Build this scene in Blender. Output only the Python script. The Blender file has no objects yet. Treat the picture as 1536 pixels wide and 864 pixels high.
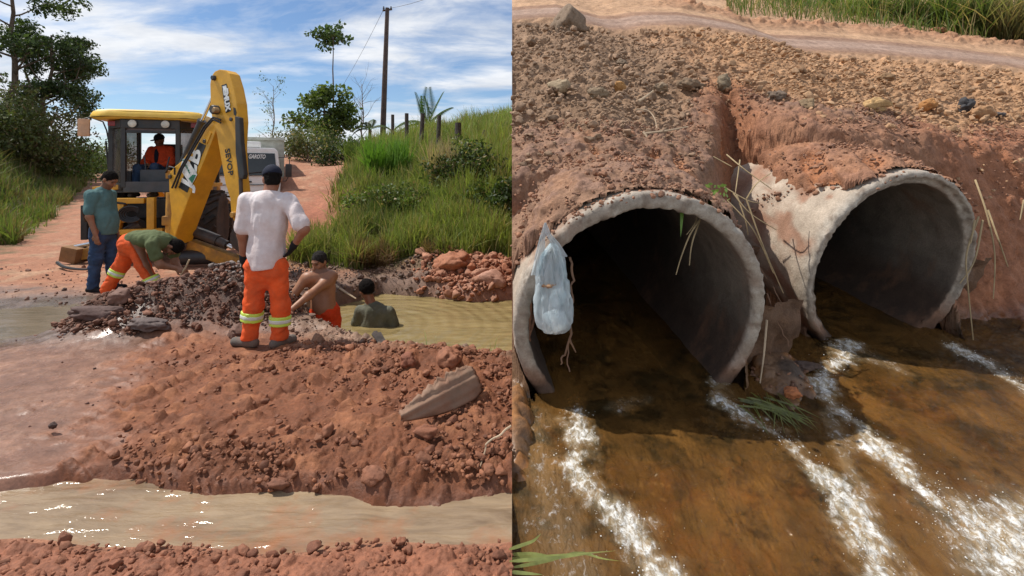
import bpy, bmesh, math, random
import numpy as np
from mathutils import Vector, Matrix
rng = np.random.default_rng(7)
random.seed(7)
SC = bpy.context.scene
COL = SC.collection
pi = math.pi
CAMZ = 1.65

# ---------------------------------------------------------------- helpers
def at(px, py, Y):
    """world point at depth Y seen in direction (px, py) of the photo"""
    return np.array([(px - 768) / 768 * Y, Y, CAMZ - (py - 262) / 768 * Y])

def ss(a, b, x):
    t = np.clip((x - a) / (b - a), 0, 1)
    return t * t * (3 - 2 * t)

def _hash(ix, iy, iz, seed):
    h = (ix.astype(np.uint32) * np.uint32(374761393) + iy.astype(np.uint32) * np.uint32(668265263)
         + iz.astype(np.uint32) * np.uint32(2147483647 - 1234567) + np.uint32((seed * 974711 + 12345) & 0xffffffff))
    h = (h ^ (h >> np.uint32(13))) * np.uint32(1274126177)
    h = (h ^ (h >> np.uint32(16))) * np.uint32(2246822519)
    return h ^ (h >> np.uint32(15))

_G = np.random.default_rng(3).normal(size=(256, 3)); _G /= np.linalg.norm(_G, axis=1)[:, None]

def perlin(P, seed=0):
    P = np.asarray(P, float)
    i = np.floor(P).astype(np.int64); f = P - i
    u = f * f * f * (f * (f * 6 - 15) + 10)
    r = 0
    for dx in (0, 1):
        wx = u[:, 0] if dx else 1 - u[:, 0]
        for dy in (0, 1):
            wy = u[:, 1] if dy else 1 - u[:, 1]
            for dz in (0, 1):
                wz = u[:, 2] if dz else 1 - u[:, 2]
                g = _G[_hash(i[:, 0] + dx, i[:, 1] + dy, i[:, 2] + dz, seed) & np.uint32(255)]
                r = r + wx * wy * wz * (g[:, 0] * (f[:, 0] - dx) + g[:, 1] * (f[:, 1] - dy) + g[:, 2] * (f[:, 2] - dz))
    return r * 1.6

def fbm(P, octv=4, seed=0, gain=.5):
    r = 0; a = 1; s = 1
    for k in range(octv):
        r = r + a * perlin(np.asarray(P) * s + 17.3 * k, seed + k); a *= gain; s *= 2.03
    return r

def lumps(P, scale, seed=0, dens=.6, flat=False):
    """half-buried round clods of random size: height in units of 1/scale, plus an id"""
    P = np.asarray(P, float) * scale
    w = np.stack([perlin(P * 2.1, seed + 31), perlin(P * 2.1 + 9, seed + 32), perlin(P * 2.1 + 23, seed + 33)], 1)
    P = P + .16 * w
    if flat: P = P * np.array([1, 1, 0.])
    i = np.floor(P).astype(np.int64)
    best = np.zeros(len(P)); bid = np.zeros(len(P))
    for dx in (-1, 0, 1):
        for dy in (-1, 0, 1):
            for dz in ((0,) if flat else (-1, 0, 1)):
                c = i + np.array([dx, dy, dz])
                h = _hash(c[:, 0], c[:, 1], c[:, 2], seed)
                r0 = (h & np.uint32(1023)) / 1023.; h2 = h >> np.uint32(10)
                q = np.stack([(h2 & np.uint32(127)) / 127., ((h2 >> np.uint32(7)) & np.uint32(127)) / 127.,
                              (((h2 >> np.uint32(14)) & np.uint32(127)) / 127.) * (0 if flat else 1)], 1)
                d2 = ((c + .2 + .6 * q - P) ** 2)
                if flat: d2 = d2[:, :2]
                d2 = d2.sum(1)
                R = np.where(r0 < dens, .18 + .5 * (r0 / dens) ** 2, 0)
                hh = np.sqrt(np.maximum(R * R - d2, 0))
                bid = np.where(hh > best, ((h >> np.uint32(3)) & np.uint32(255)) / 255., bid)
                best = np.maximum(best, hh)
    return best / scale, bid

def tag(o, label, cat, group=None, kind=None):
    if label: o['label'] = label
    if cat: o['category'] = cat
    if group: o['group'] = group
    if kind: o['kind'] = kind
    return o

def thing(name, label, cat, loc=(0, 0, 0), group=None):
    o = bpy.data.objects.new(name, None); COL.objects.link(o)
    o.location = tuple(float(v) for v in loc); o.empty_display_size = .2
    return tag(o, label, cat, group)

def world_loc(o):
    v = Vector((0, 0, 0))
    while o is not None:
        v = v + o.location; o = o.parent
    return v

def mesh_np(name, V, F, m=None, parent=None, smooth=False, cols=None, attrs=None, uv=None, mats=None, midx=None):
    """one mesh object from world-space vertices; parented children keep their place"""
    V = np.asarray(V, np.float64)
    off = np.array(world_loc(parent)) if parent is not None else np.zeros(3)
    me = bpy.data.meshes.new(name)
    if isinstance(F, np.ndarray):
        n, k = F.shape
        me.vertices.add(len(V)); me.vertices.foreach_set('co', (V - off).astype(np.float32).ravel())
        me.loops.add(n * k); me.loops.foreach_set('vertex_index', F.astype(np.int32).ravel())
        me.polygons.add(n)
        me.polygons.foreach_set('loop_start', (np.arange(n) * k).astype(np.int32))
        me.polygons.foreach_set('loop_total', np.full(n, k, np.int32))
        me.update(calc_edges=True)
    else:
        me.from_pydata([tuple(v) for v in (V - off)], [], [tuple(int(i) for i in f) for f in F]); me.update()
    if smooth: me.polygons.foreach_set('use_smooth', np.ones(len(me.polygons), bool))
    if cols is not None:
        a = me.color_attributes.new('Col', 'FLOAT_COLOR', 'POINT')
        c = np.ones((len(V), 4), np.float32); c[:, :3] = cols; a.data.foreach_set('color', c.ravel())
    for k_, v_ in (attrs or {}).items():
        a = me.attributes.new(k_, 'FLOAT', 'POINT'); a.data.foreach_set('value', np.asarray(v_, np.float32))
    if uv is not None:
        l = me.uv_layers.new(name='UVMap'); idx = np.empty(len(me.loops), np.int32); me.loops.foreach_get('vertex_index', idx)
        l.data.foreach_set('uv', np.asarray(uv, np.float32)[idx].ravel())
    for mm in (mats or ([m] if m else [])): me.materials.append(mm)
    if midx is not None: me.polygons.foreach_set('material_index', np.asarray(midx, np.int32))
    me.validate()
    o = bpy.data.objects.new(name, me); COL.objects.link(o)
    if parent is not None: o.parent = parent
    return o

class MB:
    """collects simple shapes (world space) and builds them as one mesh"""
    def __init__(s): s.V = []; s.F = []
    def add(s, V, F):
        n = len(s.V); s.V += [tuple(map(float, v)) for v in V]; s.F += [tuple(i + n for i in f) for f in F]; return s
    def box(s, c, size, rot=None, bev=.0):
        bm = bmesh.new(); bmesh.ops.create_cube(bm, size=1)
        bmesh.ops.scale(bm, vec=Vector([max(v, 1e-4) for v in size]), verts=bm.verts)
        if bev: bmesh.ops.bevel(bm, geom=bm.edges[:], offset=min(bev, min(size) * .45), segments=2, profile=.7, affect='EDGES')
        if rot is not None: bmesh.ops.transform(bm, matrix=rot if isinstance(rot, Matrix) else Matrix.Rotation(rot, 4, 'Z'), verts=bm.verts)
        bmesh.ops.translate(bm, vec=Vector([float(v) for v in c]), verts=bm.verts)
        bm.verts.index_update(); s.add([v.co for v in bm.verts], [[v.index for v in f.verts] for f in bm.faces]); bm.free(); return s
    def tube(s, pts, r, n=10, cap=True, closed=False):
        P = [Vector([float(x) for x in p]) for p in pts]; m = len(P)
        R = [float(q) for q in r] if hasattr(r, '__len__') else [float(r)] * m
        up = None; V = []; 
        for i, p in enumerate(P):
            a = P[(i - 1) % m] if (i or closed) else p; b = P[(i + 1) % m] if (i < m - 1 or closed) else p
            t = (b - a).normalized()
            if up is None: up = Vector((0, 0, 1)) if abs(t.z) < .9 else Vector((1, 0, 0))
            x = t.cross(up)
            if x.length < 1e-5: x = t.orthogonal()
            x.normalize(); y = x.cross(t).normalized(); up = y
            for k in range(n):
                an = 2 * pi * k / n; V.append(p + R[i] * (math.cos(an) * x + math.sin(an) * y))
        F = [[i * n + k, i * n + (k + 1) % n, ((i + 1) % m) * n + (k + 1) % n, ((i + 1) % m) * n + k] for i in range(m if closed else m - 1) for k in range(n)]
        if cap and not closed: F += [list(range(n))[::-1], list(range((m - 1) * n, m * n))]
        return s.add(V, F)
    def prism(s, outline, d):
        """outline: list of 3D points in a plane, extruded by the vector d"""
        n = len(outline); A = [np.array(p, float) for p in outline]; B = [p + np.array(d, float) for p in A]
        return s.add(A + B, [list(range(n)), list(range(n, 2 * n))[::-1]] + [[i, i + n, (i + 1) % n + n, (i + 1) % n] for i in range(n)])
    def lathe(s, c, axis, prof, n=24):
        ax = Vector(axis).normalized(); x = ax.orthogonal().normalized(); y = ax.cross(x); c = Vector([float(v) for v in c])
        V = [c + ax * h + r * (math.cos(2 * pi * k / n) * x + math.sin(2 * pi * k / n) * y) for (h, r) in prof for k in range(n)]
        m = len(prof)
        F = [[i * n + k, i * n + (k + 1) % n, (i + 1) * n + (k + 1) % n, (i + 1) * n + k] for i in range(m - 1) for k in range(n)]
        F += [list(range(n))[::-1], list(range((m - 1) * n, m * n))]
        return s.add(V, F)
    def build(s, name, m, parent=None, smooth=False, bev=0):
        off = Vector(world_loc(parent)) if parent is not None else Vector((0, 0, 0))
        bm = bmesh.new(); vs = [bm.verts.new(Vector(v) - off) for v in s.V]
        for f in s.F:
            try: bm.faces.new([vs[i] for i in f])
            except ValueError: pass
        bmesh.ops.recalc_face_normals(bm, faces=bm.faces[:])
        if bev:
            ed = [e for e in bm.edges if e.is_manifold and e.calc_face_angle(0) > .6]
            bmesh.ops.bevel(bm, geom=ed, offset=bev, segments=2, profile=.7, affect='EDGES', clamp_overlap=True)
        me = bpy.data.meshes.new(name); bm.to_mesh(me); bm.free()
        if smooth:
            me.polygons.foreach_set('use_smooth', np.ones(len(me.polygons), bool)); me.set_sharp_from_angle(angle=.7)
        me.materials.append(m)
        o = bpy.data.objects.new(name, me); COL.objects.link(o)
        if parent is not None: o.parent = parent
        return o

def text_mesh(name, body, size, M, m, parent, shear=0, bold=.0, extrude=.004, xs=1.0):
    cu = bpy.data.curves.new('t', 'FONT'); cu.body = body; cu.size = size; cu.extrude = extrude; cu.offset = bold
    cu.align_x = 'CENTER'; cu.align_y = 'CENTER'; cu.shear = shear; cu.resolution_u = 3
    to = bpy.data.objects.new('t', cu); COL.objects.link(to)
    bpy.context.view_layer.update()
    me = bpy.data.meshes.new_from_object(to.evaluated_get(bpy.context.evaluated_depsgraph_get()))
    bpy.data.objects.remove(to); bpy.data.curves.remove(cu)
    off = Matrix.Translation(-world_loc(parent))
    me.transform(off @ M @ Matrix.Diagonal((xs, 1, 1, 1))); me.name = name; me.materials.clear(); me.materials.append(m)
    o = bpy.data.objects.new(name, me); COL.objects.link(o); o.parent = parent
    return o

# ---------------------------------------------------------------- signed distance bodies (one continuous surface)
class SDF:
    def __init__(s): s.p = []
    def cap(s, a, b, r1, r2=None, k=.03, sx=None):
        s.p.append(('c', np.array(a, float), np.array(b, float), r1, r1 if r2 is None else r2, k)); return s
    def ell(s, c, r, k=.03, R=None, sub=False):
        s.p.append(('s' if sub else 'e', np.array(c, float), np.array(r, float), R, None, k)); return s
    def chain(s, pts, rs, k=.025):
        for i in range(len(pts) - 1): s.cap(pts[i], pts[i + 1], rs[i], rs[i + 1], k)
        return s
    def mesh(s, h=.01, cuts=(), noise=None, grow=0.0):
        lo = np.full(3, 1e9); hi = -lo
        for p in s.p:
            if p[0] == 'c': q = np.stack([p[1], p[2]]); r = max(p[3], p[4])
            else: q = p[1][None]; r = p[2].max()
            if p[0] != 's': lo = np.minimum(lo, (q - r).min(0)); hi = np.maximum(hi, (q + r).max(0))
        lo -= 3 * h + grow + .02; hi += 3 * h + grow + .02
        n = np.ceil((hi - lo) / h).astype(int) + 1
        D = np.full(n, .3, np.float32)
        ax = [lo[i] + h * np.arange(n[i]) for i in range(3)]
        for p in s.p:
            if p[0] == 'c': q = np.stack([p[1], p[2]]); r = max(p[3], p[4])
            else: q = p[1][None]; r = p[2].max()
            m = r + p[5] + .06
            i0 = np.clip(np.floor((q.min(0) - m - lo) / h).astype(int), 0, n - 1); i1 = np.clip(np.ceil((q.max(0) + m - lo) / h).astype(int) + 1, 1, n)
            G = np.stack(np.meshgrid(*[ax[i][i0[i]:i1[i]] for i in range(3)], indexing='ij'), -1)
            if p[0] == 'c':
                ab = p[2] - p[1]; L = max(ab @ ab, 1e-9); t = np.clip(((G - p[1]) @ ab) / L, 0, 1)
                d = np.linalg.norm(G - p[1] - t[..., None] * ab, axis=-1) - (p[3] + (p[4] - p[3]) * t)
            else:
                v = G - p[1]
                if p[3] is not None: v = v @ p[3]
                k0 = np.linalg.norm(v / p[2], axis=-1); k1 = np.linalg.norm(v / p[2] ** 2, axis=-1)
                d = np.where(k1 > 1e-6, k0 * (k0 - 1) / np.maximum(k1, 1e-6), -p[2].min())
            sl = D[i0[0]:i1[0], i0[1]:i1[1], i0[2]:i1[2]]
            k = max(p[5], 1e-4)
            if p[0] == 's':
                hh = np.clip(.5 - .5 * (sl + d) / k, 0, 1); sl[...] = sl * (1 - hh) - d * hh + k * hh * (1 - hh)
            else:
                hh = np.clip(.5 + .5 * (sl - d) / k, 0, 1); sl[...] = sl * (1 - hh) + d * hh - k * hh * (1 - hh)
        D -= grow
        if noise is not None or cuts:
            G = np.stack(np.meshgrid(*ax, indexing='ij'), -1).reshape(-1, 3)
            Df = D.reshape(-1)
            if noise is not None:
                near = np.abs(Df) < .06
                Df[near] += noise(G[near]).astype(np.float32)
            for c in cuts:
                o, nn = np.array(c[0], float), np.array(c[1], float); nn = nn / np.linalg.norm(nn)
                pl = (G - o) @ nn
                Df[:] = np.maximum(Df, pl)
            D = Df.reshape(D.shape)
        return surface_nets(D, lo, h)

def surface_nets(D, lo, h):
    ins = D < 0
    n = D.shape
    c = [ins[i:n[0] - 1 + i, j:n[1] - 1 + j, k:n[2] - 1 + k] for i in (0, 1) for j in (0, 1) for k in (0, 1)]
    s = sum(x.astype(np.int8) for x in c)
    act = (s > 0) & (s < 8)
    idx = np.full(act.shape, -1, np.int64); I = np.argwhere(act); idx[act] = np.arange(len(I))
    acc = np.zeros((len(I), 3)); cnt = np.zeros(len(I))
    corner = [(i, j, k) for i in (0, 1) for j in (0, 1) for k in (0, 1)]
    for a in range(8):
        for b in range(a + 1, 8):
            df = [abs(corner[a][t] - corner[b][t]) for t in range(3)]
            if sum(df) != 1: continue
            pa = I + corner[a]; pb = I + corner[b]
            da = D[pa[:, 0], pa[:, 1], pa[:, 2]]; db = D[pb[:, 0], pb[:, 1], pb[:, 2]]
            cr = (da < 0) != (db < 0)
            t = np.where(cr, da / np.where(da - db == 0, 1, da - db), 0)
            acc += np.where(cr[:, None], pa + t[:, None] * (pb - pa), 0); cnt += cr
    V = lo + h * acc / cnt[:, None]
    F = []
    for axis in range(3):
        sl0 = [slice(1, -1)] * 3; sl1 = [slice(1, -1)] * 3
        sl0[axis] = slice(0, -1); sl1[axis] = slice(1, None)
        A = ins[tuple(sl0)]; B = ins[tuple(sl1)]
        E = np.argwhere(A != B); E2 = E.copy()
        for t in range(3):
            if t != axis: E2[:, t] += 1
        u, v = [t for t in range(3) if t != axis]
        def cell(du, dv):
            q = E2.copy(); q[:, u] -= du; q[:, v] -= dv
            return idx[q[:, 0], q[:, 1], q[:, 2]]
        q = np.stack([cell(1, 1), cell(0, 1), cell(0, 0), cell(1, 0)], 1)
        flip = A[E[:, 0], E[:, 1], E[:, 2]]
        if axis == 1: flip = ~flip
        q[~flip] = q[~flip][:, ::-1]
        F.append(q)
    F = np.concatenate(F); F = F[(F >= 0).all(1)]
    return V, F

def relax(V, F, it=2, lam=.5):
    e = np.concatenate([F[:, [0, 1]], F[:, [1, 2]], F[:, [2, 3]], F[:, [3, 0]]])
    for _ in range(it):
        acc = np.zeros_like(V); c = np.zeros(len(V))
        for a, b in ((0, 1), (1, 0)):
            np.add.at(acc, e[:, a], V[e[:, b]]); np.add.at(c, e[:, a], 1)
        V = V + lam * (acc / np.maximum(c, 1)[:, None] - V)
    return V

# ---------------------------------------------------------------- materials
def new_mat(name):
    m = bpy.data.materials.new(name); m.use_nodes = True
    t = m.node_tree; t.nodes.clear()
    out = t.nodes.new('ShaderNodeOutputMaterial')
    b = t.nodes.new('ShaderNodeBsdfPrincipled'); t.links.new(b.outputs[0], out.inputs[0])
    return m, t, b, out
def N(t, typ, **kw):
    n = t.nodes.new('ShaderNode' + typ)
    for k, v in kw.items():
        if k.startswith('i_'):
            key = k[2:]; key = int(key) if key.isdigit() else key.replace('_', ' ')
            n.inputs[key].default_value = v
        else: setattr(n, k, v)
    return n
def ramp(t, fac, stops):
    r = t.nodes.new('ShaderNodeValToRGB'); e = r.color_ramp.elements
    while len(e) < len(stops): e.new(.5)
    for i, (p, c) in enumerate(stops):
        e[i].position = p; e[i].color = (*c, 1) if hasattr(c, '__len__') else (c, c, c, 1)
    t.links.new(fac, r.inputs[0]); return r
def mixc(t, fac, a, b, mode='MIX'):
    m = t.nodes.new('ShaderNodeMix'); m.data_type = 'RGBA'; m.blend_type = mode
    for sock, v in ((m.inputs[0], fac), (m.inputs[6], a), (m.inputs[7], b)):
        if isinstance(v, (int, float)): sock.default_value = v
        elif isinstance(v, tuple): sock.default_value = (*v[:3], 1)
        else: t.links.new(v, sock)
    return m.outputs[2]
def math_(t, op, a, b=None, clamp=False):
    m = t.nodes.new('ShaderNodeMath'); m.operation = op; m.use_clamp = clamp
    for s, v in zip(m.inputs, (a, b)):
        if v is None: continue
        if isinstance(v, (int, float)): s.default_value = v
        else: t.links.new(v, s)
    return m.outputs[0]
def noise_tex(t, scale, detail=4, rough=.55, vec=None, dist=0, dim='3D'):
    n = t.nodes.new('ShaderNodeTexNoise'); n.inputs['Scale'].default_value = scale; n.inputs['Detail'].default_value = detail
    n.inputs['Roughness'].default_value = rough; n.inputs['Distortion'].default_value = dist
    if vec is not None: t.links.new(vec, n.inputs['Vector'])
    return n.outputs[0]
def geo_pos(t): return t.nodes.new('ShaderNodeNewGeometry').outputs['Position']
def mapping(t, vec, scale=(1, 1, 1), rot=(0, 0, 0), loc=(0, 0, 0)):
    m = t.nodes.new('ShaderNodeMapping'); m.inputs['Scale'].default_value = scale; m.inputs['Rotation'].default_value = rot; m.inputs['Location'].default_value = loc
    t.links.new(vec, m.inputs[0]); return m.outputs[0]
def bump(t, b, h, strength=.5, dist=.01):
    n = t.nodes.new('ShaderNodeBump'); n.inputs['Strength'].default_value = strength; n.inputs['Distance'].default_value = dist
    t.links.new(h, n.inputs['Height']); t.links.new(n.outputs[0], b.inputs['Normal'])
    return n

def simple(name, col, rough=.6, metal=0, var=.25, scale=6, dirt=None, dirt_amt=.4, bscale=60, bstr=.15, spec=.5, coat=0, trans=0):
    """base colour broken up by noise, with patches of dirt and a fine bump"""
    m, t, b, out = new_mat(name)
    p = geo_pos(t)
    n1 = noise_tex(t, scale, 5, .6, p)
    lo = tuple(c * (1 - var) for c in col); hi = tuple(min(1, c * (1 + var)) for c in col)
    c = ramp(t, n1, [(.3, lo), (.7, hi)]).outputs[0]
    if dirt:
        n2 = noise_tex(t, scale * .7, 6, .7, mapping(t, p, loc=(5, 3, 1)))
        f = ramp(t, n2, [(.5 - .25 * dirt_amt, 0.), (.5 + .45 - .3 * dirt_amt, 1.)]).outputs[0]
        f2 = math_(t, 'MULTIPLY', f, min(1, dirt_amt * 1.6))
        c = mixc(t, f2, c, dirt)
        r = mixc(t, f2, (rough,) * 3, (.85,) * 3); t.links.new(r, b.inputs['Roughness'])
    else: b.inputs['Roughness'].default_value = rough
    t.links.new(c, b.inputs['Base Color'])
    b.inputs['Metallic'].default_value = metal; b.inputs['Specular IOR Level'].default_value = spec; b.inputs['Coat Weight'].default_value = coat
    if bstr: bump(t, b, noise_tex(t, bscale, 3, .6, p), bstr, .01)
    if trans:
        tr = N(t, 'BsdfTranslucent'); t.links.new(c, tr.inputs[0]); mx = N(t, 'MixShader'); mx.inputs[0].default_value = trans
        t.links.new(b.outputs[0], mx.inputs[1]); t.links.new(tr.outputs[0], mx.inputs[2]); t.links.new(mx.outputs[0], out.inputs[0])
    return m

def leaf_mat(name, rough=.55, trans=.35):
    """foliage: colour from the mesh's own per-leaf colour, some light passing through"""
    m, t, b, out = new_mat(name)
    a = N(t, 'VertexColor', layer_name='Col'); 
    b.inputs['Roughness'].default_value = rough; b.inputs['Specular IOR Level'].default_value = .35
    t.links.new(a.outputs[0], b.inputs['Base Color'])
    tr = N(t, 'BsdfTranslucent'); c2 = mixc(t, 1., a.outputs[0], (1.25, 1.3, .7), 'MULTIPLY'); t.links.new(c2, tr.inputs[0])
    mx = N(t, 'MixShader'); mx.inputs[0].default_value = trans
    t.links.new(b.outputs[0], mx.inputs[1]); t.links.new(tr.outputs[0], mx.inputs[2]); t.links.new(mx.outputs[0], out.inputs[0])
    return m

# ---------------------------------------------------------------- camera, sun, sky
cam = bpy.data.objects.new('camera', bpy.data.cameras.new('camera')); COL.objects.link(cam)
cam.location = (0, 0, CAMZ); cam.rotation_euler = (pi / 2, 0, 0)
cam.data.sensor_width = 36; cam.data.lens = 18; cam.data.shift_y = -(432 - 262) / 1536
cam.data.clip_start = .05; cam.data.clip_end = 6000
SC.camera = cam
SUN = Vector((-.52, .10, .85)).normalized()
sun = bpy.data.objects.new('sun', bpy.data.lights.new('sun', 'SUN')); COL.objects.link(sun)
sun.data.energy = 4.3; sun.data.angle = math.radians(.5); sun.data.color = (1, .95, .87)
sun.location = (-10, 0, 20); sun.rotation_euler = SUN.to_track_quat('Z', 'Y').to_euler()
SC.view_settings.view_transform = 'Standard'; SC.view_settings.look = 'None'; SC.view_settings.exposure = .12; SC.view_settings.gamma = 1
SC.render.engine = 'CYCLES'
SC.cycles.use_denoising = True
SC.cycles.max_bounces = 8; SC.cycles.transparent_max_bounces = 16; SC.cycles.diffuse_bounces = 3
SC.cycles.sample_clamp_indirect = 6; SC.cycles.sample_clamp_direct = 0
SC.cycles.caustics_reflective = False; SC.cycles.caustics_refractive = False

W = bpy.data.worlds.new('World'); SC.world = W; W.use_nodes = True
t = W.node_tree; t.nodes.clear()
wo = t.nodes.new('ShaderNodeOutputWorld'); bg = t.nodes.new('ShaderNodeBackground'); t.links.new(bg.outputs[0], wo.inputs[0])
sky = t.nodes.new('ShaderNodeTexSky'); sky.sky_type = 'NISHITA'; sky.sun_disc = False
sky.sun_elevation = math.asin(SUN.z); sky.sun_rotation = math.atan2(SUN.x, SUN.y)
sky.altitude = 150; sky.air_density = 1.0; sky.dust_density = .1; sky.ozone_density = 2.2
bg.inputs[1].default_value = .10
tc = t.nodes.new('ShaderNodeTexCoord'); sp = t.nodes.new('ShaderNodeSeparateXYZ'); t.links.new(tc.outputs['Generated'], sp.inputs[0])
den = math_(t, 'ADD', math_(t, 'MAXIMUM', sp.outputs[2], 0.), .16)
cb = t.nodes.new('ShaderNodeCombineXYZ'); t.links.new(math_(t, 'DIVIDE', sp.outputs[0], den), cb.inputs[0]); t.links.new(math_(t, 'DIVIDE', sp.outputs[1], den), cb.inputs[1])
v = mapping(t, cb.outputs[0], scale=(.75, 1.25, 1), rot=(0, 0, -.25), loc=(3.4, .9, 0))
big = noise_tex(t, .75, 3, .5, v, .3); det = noise_tex(t, 2.1, 14, .60, mapping(t, v, loc=(2.4, 7.7, 0)), .35)
wisp = noise_tex(t, 1.3, 10, .66, mapping(t, cb.outputs[0], scale=(.5, 2.1, 1), rot=(0, 0, -.2), loc=(1, 4, 0)), .5)
cov = math_(t, 'ADD', math_(t, 'MULTIPLY', big, .8), math_(t, 'ADD', math_(t, 'MULTIPLY', det, .75), math_(t, 'MULTIPLY', wisp, .25)))
dens = ramp(t, cov, [(.765, 0.), (.865, .38), (.95, .88), (1., 1.)]).outputs[0]
shade = ramp(t, noise_tex(t, 2.6, 6, .6, mapping(t, v, loc=(.1, .12, 0))), [(.3, (6.2, 6.6, 7.3)), (.6, (9.2, 9.3, 9.5))]).outputs[0]
skyc = mixc(t, 1., sky.outputs[0], (.92, 1.0, 1.10), 'MULTIPLY')
t.links.new(mixc(t, math_(t, 'MULTIPLY', dens, .95), skyc, shade), bg.inputs[0])
# ================================================================ LEFT GROUND
def seg_dist(X, Y, pts):
    """distance to a polyline and the position (0..n) along it"""
    best = np.full(np.shape(X), 1e9); par = np.zeros(np.shape(X))
    for i in range(len(pts) - 1):
        a = np.array(pts[i], float); b = np.array(pts[i + 1], float); ab = b - a
        tt = np.clip(((X - a[0]) * ab[0] + (Y - a[1]) * ab[1]) / (ab @ ab), 0, 1)
        d = np.hypot(X - a[0] - tt * ab[0], Y - a[1] - tt * ab[1])
        par = np.where(d < best, i + tt, par); best = np.minimum(best, d)
    return best, par
def poly_sd(X, Y, pts):
    """signed distance to a polygon, positive inside"""
    d, _ = seg_dist(X, Y, pts + [pts[0]])
    ins = np.zeros(np.shape(X), bool); n = len(pts)
    for i in range(n):
        (x0, y0), (x1, y1) = pts[i], pts[(i + 1) % n]
        c = ((y0 > Y) != (y1 > Y)) & (X < (x1 - x0) * (Y - y0) / ((y1 - y0) or 1e-9) + x0)
        ins ^= c
    return np.where(ins, d, -d)
def gauss(X, Y, cx, cy, rx, ry, rot=0):
    c, s = math.cos(rot), math.sin(rot); x = (X - cx) * c + (Y - cy) * s; y = -(X - cx) * s + (Y - cy) * c
    return np.exp(-((x / rx) ** 2 + (y / ry) ** 2))
def P2(X, Y, s=1., o=0.): return np.stack([np.ravel(X) * s + o, np.ravel(Y) * s, np.zeros(np.size(X)) + o], 1)

POND = [(-2.62, 6.35), (-2.1, 5.85), (-1.2, 5.05), (.3, 4.62), (.3, 8.3), (-.6, 8.0), (-1.3, 8.35), (-2.2, 8.6), (-2.75, 7.6)]
POND_Z = -.35; STREAM_Z = -.06; PUDDLE_Z = -.035
def stream_edges(X):
    a = 2.80 + .07 * np.sin(X * 2.1) + .05 * np.sin(X * 5.3 + 1) - .05 * ss(-1.2, 0, X)
    b = 2.27 + .03 * np.sin(X * 3.1 + 2) + .02 * np.sin(X * 7.7)
    return a, b
def mound(X, Y):
    return .88 * (.50 * gauss(X, Y, -3.42, 5.9, .62, .42) + .36 * gauss(X, Y, -4.15, 5.65, .52, .42, -.2) + .30 * gauss(X, Y, -3.0, 6.15, .45, .42)
            + .2 * gauss(X, Y, -4.65, 5.85, .3, .3))
def hill_line(Y): return -3.95 - .2 * (Y - 9.5)
def zL(X, Y):
    X = np.asarray(X, float); Y = np.asarray(Y, float)
    base = np.clip(.085 * (Y - 16.5), 0, 1.75)
    base = base + ss(-.53, -.44, X / np.maximum(Y, 1) + .012 * np.sin(Y * 1.3)) * np.clip(.20 * (Y - 11.5), 0, 1.62 + .12 * np.sin(X * .9)) * ss(60, 28, Y)
    tt = np.maximum(Y - 9.0 - .3 * np.sin(X * 1.7), 0)
    hz = .3 * np.minimum(tt, 2) + .32 * np.clip(tt - 2, 0, 3) + .165 * np.clip(tt - 5, 0, 16) + .02 * np.clip(tt - 21, 0, 40)
    hz = hz * (1 + .05 * (X + 4))
    m = ss(-.5, 1.1, X - hill_line(Y) + .35 * np.sin(Y * .9)) * (Y > 8.6)
    z = base * (1 - m) + hz * m
    hl = (-12.3 - (Y - 12.5) * .73) - X
    z = z + .5 * np.clip(hl, 0, 24) * ss(0, 2.5, hl)
    a, b = stream_edges(X)
    z = z - .15 * ss(-.02, .10, a - Y) * ss(.0, .10, Y - b)
    lip = ss(-2.5, -2.1, X)
    z = z + .045 * lip * ss(0, .16, Y - a) * ss(4.9, 4.1, Y) * ss(-3.3, -2.3, X + (Y - 3.2) * .55)
    d, par = seg_dist(X, Y, [(-2.3, 5.15), (-1.75, 4.72), (-1.15, 4.42), (-.55, 4.22), (.1, 4.1)])
    z = z + np.interp(par, [0, 1, 2, 3, 4], [.0, .03, .12, .15, .07]) * np.exp(-(d / .34) ** 2)
    z = z + .07 * gauss(X, Y, -.45, 3.55, .5, .35)
    z = z + mound(X, Y)
    z = z - .11 * gauss(X, Y, -5.75, 5.85, 1.25, .62) - .05 * gauss(X, Y, -4.6, 6.6, .8, .35)
    sd = poly_sd(X, Y, POND)
    z = z - .12 * ss(-.9, 0, sd) * (Y > 7.3)
    z = z * (1 - ss(-.12, .28, sd)) + (-1.15) * ss(-.12, .28, sd)
    z = z + .18 * gauss(X, Y, -.45, 8.75, .9, .28) + .12 * gauss(X, Y, -1.5, 9.1, .7, .25)
    return z
def hit(zf, px, py, y0=1.5, y1=60, n=1500):
    Ys = np.geomspace(y0, y1, n); X = (px - 768) / 768 * Ys; ray = CAMZ - (py - 262) / 768 * Ys
    k = np.argmax(zf(X, Ys) >= ray); Y = Ys[k]
    return float(X[k]), float(Y), float(zf(X[k:k + 1], Ys[k:k + 1])[0])

def grid_faces(nr, nc):
    i = np.arange(nr - 1)[:, None] * nc + np.arange(nc - 1)[None]; i = i.ravel()
    return np.stack([i, i + 1, i + 1 + nc, i + nc], 1)
def normals_of(V, nr, nc):
    G = V.reshape(nr, nc, 3); a = np.gradient(G, axis=1); b = np.gradient(G, axis=0)
    n = np.cross(a, b); n /= np.linalg.norm(n, axis=2)[..., None] + 1e-12; return n.reshape(-1, 3)
def lerp(a, b, f): return np.asarray(a) * (1 - f)[:, None] + np.asarray(b) * f[:, None]

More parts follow.
